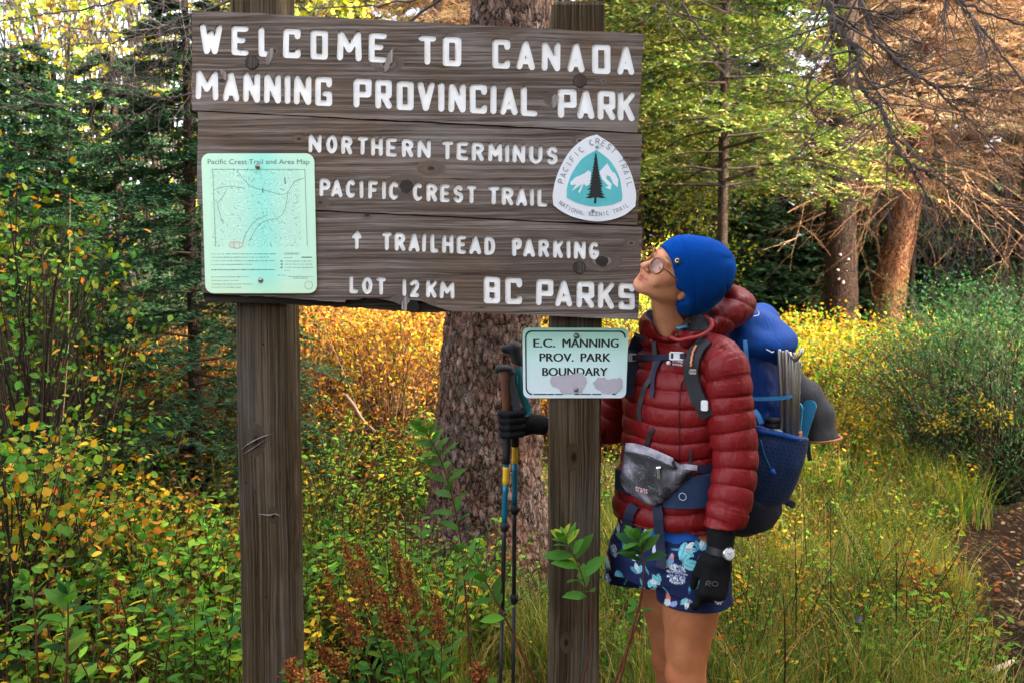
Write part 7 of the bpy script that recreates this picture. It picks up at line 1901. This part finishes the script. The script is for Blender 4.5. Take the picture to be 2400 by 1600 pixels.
zone(26, 1180, 1560, 2.9, 5.4, fin_p + grn_p[:1], 'fine_plant', 'fine-leaved plant in the undergrowth behind the right post', 'plant', 'undergrowth behind the right post', .6, 1.1)
zone(130, 1560, 2330, 2.7, 5.6, fin_p + yel_p, 'meadow_plant', 'fine-leaved green and yellow plant in the grass right of the hiker', 'plant', 'meadow plants right of the hiker', .6, 1.1)
zone(44, 1640, 2420, 5.0, 7.4, fin_p + yel_p, 'meadow_plant', 'green and yellow plant before the sunny bushes at right', 'plant', 'plants before the sunny bushes at right', .9, 1.5)
zone(40, -100, 560, 4.4, 6.2, fin_p + yel_p, 'low_plant', 'low green and gold plant behind the leafy bushes at left', 'plant', 'low plants behind the bushes at left', 1.1, 1.8)

# tall stems with oval leaves ------------------------------------------------------------------
def stem_plant(name, pts, label, nl, L, seed, r=.0042, tip=True, cols=(GREEN, (.07, .17, .03), LGREEN), wts=(4, 3, 1), stemcol=(.11, .035, .02), start=.25, spike=False, group=None):
    rg = np.random.default_rng(seed); P = smooth_path([at(*q) for q in pts], 40); base = np.array((P[0][0], P[0][1], 0.0))
    if P[0][2] > .02: P = np.vstack([[(P[0][0], P[0][1], -.02)], P])
    t = thing(name, label, 'plant', tuple(base), group); g = Geo(); n = len(P); g.tube(P, np.linspace(r, r * .3, n), 6, np.array(stemcol)); T = unit(np.gradient(P, axis=0))
    A, D, N, S = [], [], [], []
    for k in range(nl):
        u = start + (1 - start) * (k + .5) / nl; i = min(n - 1, int(u * n)); th = k * 2.35 + rg.normal(0, .3); e1 = np.cross(T[i], (0, 1, 0)); e1 /= np.linalg.norm(e1); e2 = np.cross(T[i], e1)
        d = (e1 * math.cos(th) + e2 * math.sin(th) * .7) * .85 + T[i] * rg.uniform(.25, .8); A.append(P[i]); D.append(d); N.append(T[i] * .8 + rg.normal(0, .25, 3) + (0, -.35, .3)); S.append(rg.uniform(.8, 1.15) * (1 - .45 * max(0, (u - .75) / .25)))
    if tip:
        for k in range(6): A.append(P[-1]); th = k * 1.05; D.append(T[-1] * .9 + np.array((math.cos(th), math.sin(th), 0)) * .6); N.append(np.array((0, -1, .3))); S.append(rg.uniform(.35, .6))
    obj('stem', np.concatenate(g.V), np.concatenate(g.F), M_TWIG, t, np.concatenate(g.C), True)
    S = np.array(S); V, F, C = leaf_geo(np.array(A), np.array(D), np.array(N), L * S, L * .46 * S, pick(rg, cols, wts, len(A), .14), T_OVAL); obj('leaves', V, F, M_LEAF, t, C, True)
    if spike:
        q = P[int(n * .76):]; m = 520; u = rg.uniform(0, 1, m); i = (u * (len(q) - 1.01)).astype(int); c = q[i] + rg.normal(0, 1, (m, 3)) * (.0155 * (1 - .72 * u) + .003)[:, None]
        sg_ = Geo(); sg_.tube(q, np.linspace(.0045, .0012, len(q)), 5, np.array((.15, .05, .02)))
        V, F, C = leaf_geo(c, rg.normal(0, 1, (m, 3)) + (0, 0, .5), rg.normal(0, 1, (m, 3)), rg.uniform(.007, .013, m), .007, pick(rg, [(.26, .080, .024), (.34, .125, .035), (.15, .05, .02)], [3, 2, 2], m), T_DIA); sg_.add(V, F, C); obj('seed_spike', np.concatenate(sg_.V), np.concatenate(sg_.F), M_TWIG, t, np.concatenate(sg_.C))
    return t
stem_plant('stem_plant', [(1105, 1590, 2.52), (1092, 1400, 2.52), (1078, 1250, 2.53), (1045, 1110, 2.53), (1010, 1030, 2.54), (985, 1000, 2.54)], 'tall red-stemmed plant with oval leaves in front of the spruce trunk', 30, .074, 1, start=.42)
stem_plant('stem_plant', [(1255, 1600, 2.36), (1205, 1490, 2.38), (1160, 1400, 2.40), (1120, 1330, 2.42), (1085, 1290, 2.43)], 'leaning leafy stem crossing below the trekking poles', 16, .076, 2, start=.35)
stem_plant('stem_plant', [(1365, 1600, 2.12), (1385, 1500, 2.11), (1382, 1420, 2.10), (1365, 1350, 2.10), (1340, 1290, 2.10), (1322, 1262, 2.10)], 'green leafy stem standing in front of the right post', 16, .080, 3, r=.003, cols=(GREEN, (.08, .19, .03), (.26, .36, .03)), wts=(3, 3, 1.5), start=.45)
stem_plant('stem_plant', [(1452, 1600, 2.02), (1478, 1490, 2.02), (1502, 1400, 2.02), (1510, 1330, 2.02), (1504, 1290, 2.02), (1492, 1262, 2.02)], 'leafy stem with one pale leaf in front of the flowered shorts', 11, .082, 4, cols=(GREEN, DGREEN, (.30, .36, .10)), wts=(3, 2, 1), start=.62)
stem_plant('stem_plant', [(1440, 1600, 2.08), (1470, 1520, 2.08), (1500, 1440, 2.08), (1490, 1420, 2.08)], 'thin leafless-looking stem beside the knee of the hiker', 4, .05, 14, start=.5, tip=False)
stem_plant('stem_plant', [(155, 1600, 2.35), (158, 1520, 2.35), (160, 1440, 2.35), (158, 1390, 2.35)], 'green plant with long pointed leaves in the lower left foreground', 12, .085, 5, cols=(GREEN, LGREEN, DGREEN), wts=(3, 2, 1), start=.1)
stem_plant('stem_plant', [(90, 1600, 2.45), (85, 1500, 2.45), (78, 1400, 2.46), (60, 1360, 2.46)], 'dark stemmed green plant left of the long-leaved one', 12, .07, 6, start=.2)
for k, (bx, tx, ty, Y) in enumerate(((925, 800, 1255, 2.65), (940, 835, 1270, 2.68), (985, 920, 1250, 2.7), (990, 955, 1310, 2.66), (960, 890, 1375, 2.5), (900, 795, 1410, 2.42), (870, 745, 1510, 2.38), (955, 930, 1430, 2.5), (1035, 1020, 1390, 2.6), (690, 683, 1555, 2.2), (720, 745, 1590, 2.15), (1000, 975, 1400, 2.9), (780, 765, 1330, 3.0), (270, 272, 1350, 2.7), (1110, 1120, 1560, 2.3), (445, 450, 1365, 3.0))):
    by = 1640; m = ((bx + tx) / 2 + 8, (by + ty) / 2 + 12)
    stem_plant('spirea_plant', [(bx, by, Y), (bx * .8 + tx * .2, by * .75 + ty * .25, Y), (m[0], m[1], Y), (tx, ty, Y)], 'leafy stem tipped with a rust brown seed spike among the plants near the posts', 13, .058, 200 + k, r=.0032, tip=False, stemcol=(.06, .035, .02), start=.15, spike=True, group='spirea stems with brown seed spikes')
for k, (bx, tx, ty, Y) in enumerate(((1000, 985, 1180, 3.1), (760, 770, 1230, 3.0), (1050, 1075, 1310, 2.7), (700, 725, 1290, 2.9), (850, 800, 1180, 3.2), (560, 530, 1280, 3.0), (380, 350, 1290, 2.8), (250, 230, 1260, 3.0), (500, 470, 1400, 2.6), (420, 400, 1430, 2.5))):
    stem_plant('stem_plant', [(bx, 1640, Y), ((bx + tx) / 2, (1640 + ty) / 2, Y), (tx, ty, Y)], 'plain green stem with oval leaves rising out of the undergrowth', 14, .056, 230 + k, r=.003, stemcol=(.07, .04, .02), start=.2, group='green leafy stems in the undergrowth')
for k, (bx, tx, ty, Y) in enumerate(((1865, 1863, 1215, 3.0), (1945, 1946, 1190, 3.2), (2098, 2100, 1270, 3.0), (2118, 2125, 1365, 2.9), (1900, 1880, 1130, 3.6), (1840, 1835, 1380, 2.6))):
    stem_plant('dry_stalk', [(bx, 1560, Y), ((bx + tx) / 2 + 2, (1560 + ty) / 2, Y), (tx, ty, Y)], 'thin dark dry stalk standing in the grass right of the hiker', 4, .03, 260 + k, r=.0032, tip=False, cols=(YGREEN, GOLD), wts=(1, 1), stemcol=(.035, .022, .015), start=.3, group='dry stalks in the grass')

# grass ------------------------------------------------------------------
def blades(rg, X, Y, h, w, C, bend=.6):
    n = len(X); k = 5; t = np.linspace(0, 1, k); a = rg.uniform(0, 6.283, n); b = bend * rg.uniform(.2, 1.3, n); Z = gz(X, Y)
    d = np.stack([np.cos(a), np.sin(a)], 1); s = np.stack([-d[:, 1], d[:, 0]], 1)
    out = (h * b)[:, None] * t[None] ** 1.8; z = h[:, None] * (t[None] - .35 * b[:, None] * t[None] ** 2.2); ww = w[:, None] * (1 - t[None] ** 1.6) * .5 + .0002
    c = np.stack([X[:, None] + d[:, :1] * out, Y[:, None] + d[:, 1:] * out, Z[:, None] - .01 + z], -1); sv = np.stack([s[:, :1] * ww, s[:, 1:] * ww, np.zeros((n, k))], -1)
    V = np.stack([c - sv, c + sv], 2).reshape(-1, 3); i = (np.arange(n) * k * 2)[:, None] + (np.arange(k - 1) * 2)[None]; F = np.stack([i, i + 1, i + 3, i + 2], -1).reshape(-1, 4)
    return V, F, np.repeat(C, k * 2, 0)
GP = [(.085, .17, .025), (.14, .21, .03), (.28, .26, .035), (.44, .31, .11), (.38, .21, .06), (.055, .12, .03)]
def grass_mesh(seed, n, rad, h, w, wts):
    rg = np.random.default_rng(seed); r = rad * rg.uniform(0, 1, n) ** .6; a = rg.uniform(0, 6.283, n); X, Y = r * np.cos(a), r * np.sin(a)
    V, F, C = blades(rg, X, Y, h * rg.uniform(.45, 1.2, n), w * rg.uniform(.6, 1.4, n), pick(rg, GP, wts, n)); V[:, 2] -= np.repeat(gz(X, Y), 10)
    return mesh_data('grass_tuft', V, F, M_GRASS, C, True)
tufts = [grass_mesh(300, 260, .17, .34, .0045, [3, 3, 2, 1, .6, 2]), grass_mesh(301, 240, .18, .30, .004, [1, 2, 3, 3, 1.5, .5]), grass_mesh(302, 200, .15, .40, .0042, [2, 2, 2, 2, 1, 1])]
rg = np.random.default_rng(31)
zone(120, 1560, 2420, 2.5, 5.2, tufts, 'grass_tuft', 'arching tuft of green and straw grass right of the hiker', 'grass', 'grass tufts right of the hiker', .55, 1.0)
zone(60, 1700, 2420, 5.0, 7.2, tufts, 'grass_tuft', 'tuft of sunny grass before the bushes at right', 'grass', 'grass tufts before the bushes at right', .9, 1.5)
zone(40, 1120, 1620, 2.6, 4.6, tufts, 'grass_tuft', 'tuft of shaded grass round the base of the right post', 'grass', 'grass tufts round the right post', .6, 1.0)
zone(30, -60, 1120, 2.4, 4.4, tufts, 'grass_tuft', 'tuft of grass among the plants left of the right post', 'grass', 'grass tufts among the left plants', .7, 1.1)
# short turf and fallen leaves nobody could count
rg = np.random.default_rng(41); n = 15000; Y = 2.2 + 8 * rg.uniform(0, 1, n) ** 1.4; X = rg.uniform(-.75, .78, n) * (Y + .6)
ti = np.argmin(np.abs(tc[:, 1][None] - Y[:, None]), 1); off = np.abs(X - tc[ti, 0]) - wl[ti]; k = (off > -.05) | (rg.uniform(0, 1, n) < .06); X, Y = X[k], Y[k]; n = len(X)
V, F, C = blades(rg, X, Y, .14 * rg.uniform(.4, 1.3, n), .004 * rg.uniform(.6, 1.4, n), pick(rg, GP, [3, 2, 2, 2, 1, 2], n), .9)
tag(obj('short_grass', V, F, M_GRASS, None, C, True, base=(0, 3, 0)), 'short grass and moss over the forest floor', 'grass', None, 'stuff')
n = 6000; Y = 2.2 + 7 * rg.uniform(0, 1, n) ** 1.3; X = rg.uniform(-.75, .8, n) * (Y + .5); P = np.stack([X, Y, gz(X, Y) + .012 + .02 * rg.uniform(0, 1, n)], 1)
V, F, C = leaf_geo(P, rg.normal(0, 1, (n, 3)) * (1, 1, .2), rg.normal(0, .3, (n, 3)) + (0, 0, 1), rg.uniform(.02, .05, n), rg.uniform(.012, .028, n), pick(rg, [BROWN, TAN, RUST, GOLD, (.22, .13, .07)], [4, 3, 2, 1, 3], n), T_HEX)
tag(obj('leaf_litter', V, F, M_LEAF, None, C, True, base=(0, 3, 0)), 'fallen brown leaves and chips on the forest floor', 'leaf litter', None, 'stuff')
# small single things on the ground
def stick(pts, r, col, name, label, cat):
    P = smooth_path(pts, 12); V, F = tube(P, np.linspace(r, r * .6, 12), 7); tag(obj(name, V, F, simple(name + '_wood', col, .85, 0, .3, 60, .3, 120), None, None, True), label, cat)
def onground(px, py, lift=.02):
    d = at(px, py, 1.0) - np.array((0, 0, CAMZ)); t = (CAMZ - lift) / -d[2]; return np.array((0, 0, CAMZ)) + d * t
stick([onground(2315, 1572), onground(2345, 1562), onground(2374, 1548)], .014, (.52, .38, .25), 'wood_chip', 'pale split wood chip lying on the dirt trail', 'wood chip')
stick([at(810, 925, 5.2), at(830, 950, 5.1), at(852, 985, 5.0), at(880, 1010, 4.95)], .012, (.22, .13, .08), 'fallen_stick', 'bare brown stick slanting down below the golden bushes', 'stick')
for k, (px, py, sz) in enumerate(((1195, 1420, .085), (1150, 1462, .06), (1220, 1408, .05))):
    bm = bmesh.new(); bmesh.ops.create_icosphere(bm, subdivisions=3, radius=1.0); V = np.array([v.co[:] for v in bm.verts]); F = np.array([[v.index for v in f.verts] for f in bm.faces]); bm.free()
    V = V * (1 + .25 * vnoise(V, 1.6, k)[:, None]) * (sz, sz * .8, sz * .6) + onground(px, py, .02)
    tag(obj('stone', V, F, simple('stone_grey', (.20, .19, .18), .9, 0, .3, 30, .4, 60) if k == 0 else bpy.data.materials['stone_grey'], None, None, True), ('pale grey stone at the foot of the spruce behind the poles', 'smaller stone left of the poles at the foot of the spruce', 'smallest stone right of the pale one behind the poles')[k], 'stone')
fl = thing('aster_flower', 'small violet aster in the grass right of the hiker', 'flower', tuple(onground(2012, 1520)))
p = at(2012, 1449, 2.95); V, F = tube([(fl.location[0], fl.location[1], 0), (p[0] * .5 + fl.location[0] * .5, p[1] * .5 + fl.location[1] * .5, p[2] * .55), p], .0015, 5); obj('stem', V, F, simple('flower_stem', (.06, .10, .02), .7), fl)
A = np.array([(math.cos(a), -.4, math.sin(a)) for a in np.arange(14) * 2 * math.pi / 14]); V, F, C = leaf_geo(np.tile(p, (14, 1)), A, np.tile((0, -1.0, .2), (14, 1)), .014, .005, np.tile((.33, .16, .55), (14, 1)), T_HEX); obj('petals', V, F, M_LEAF, fl, C)
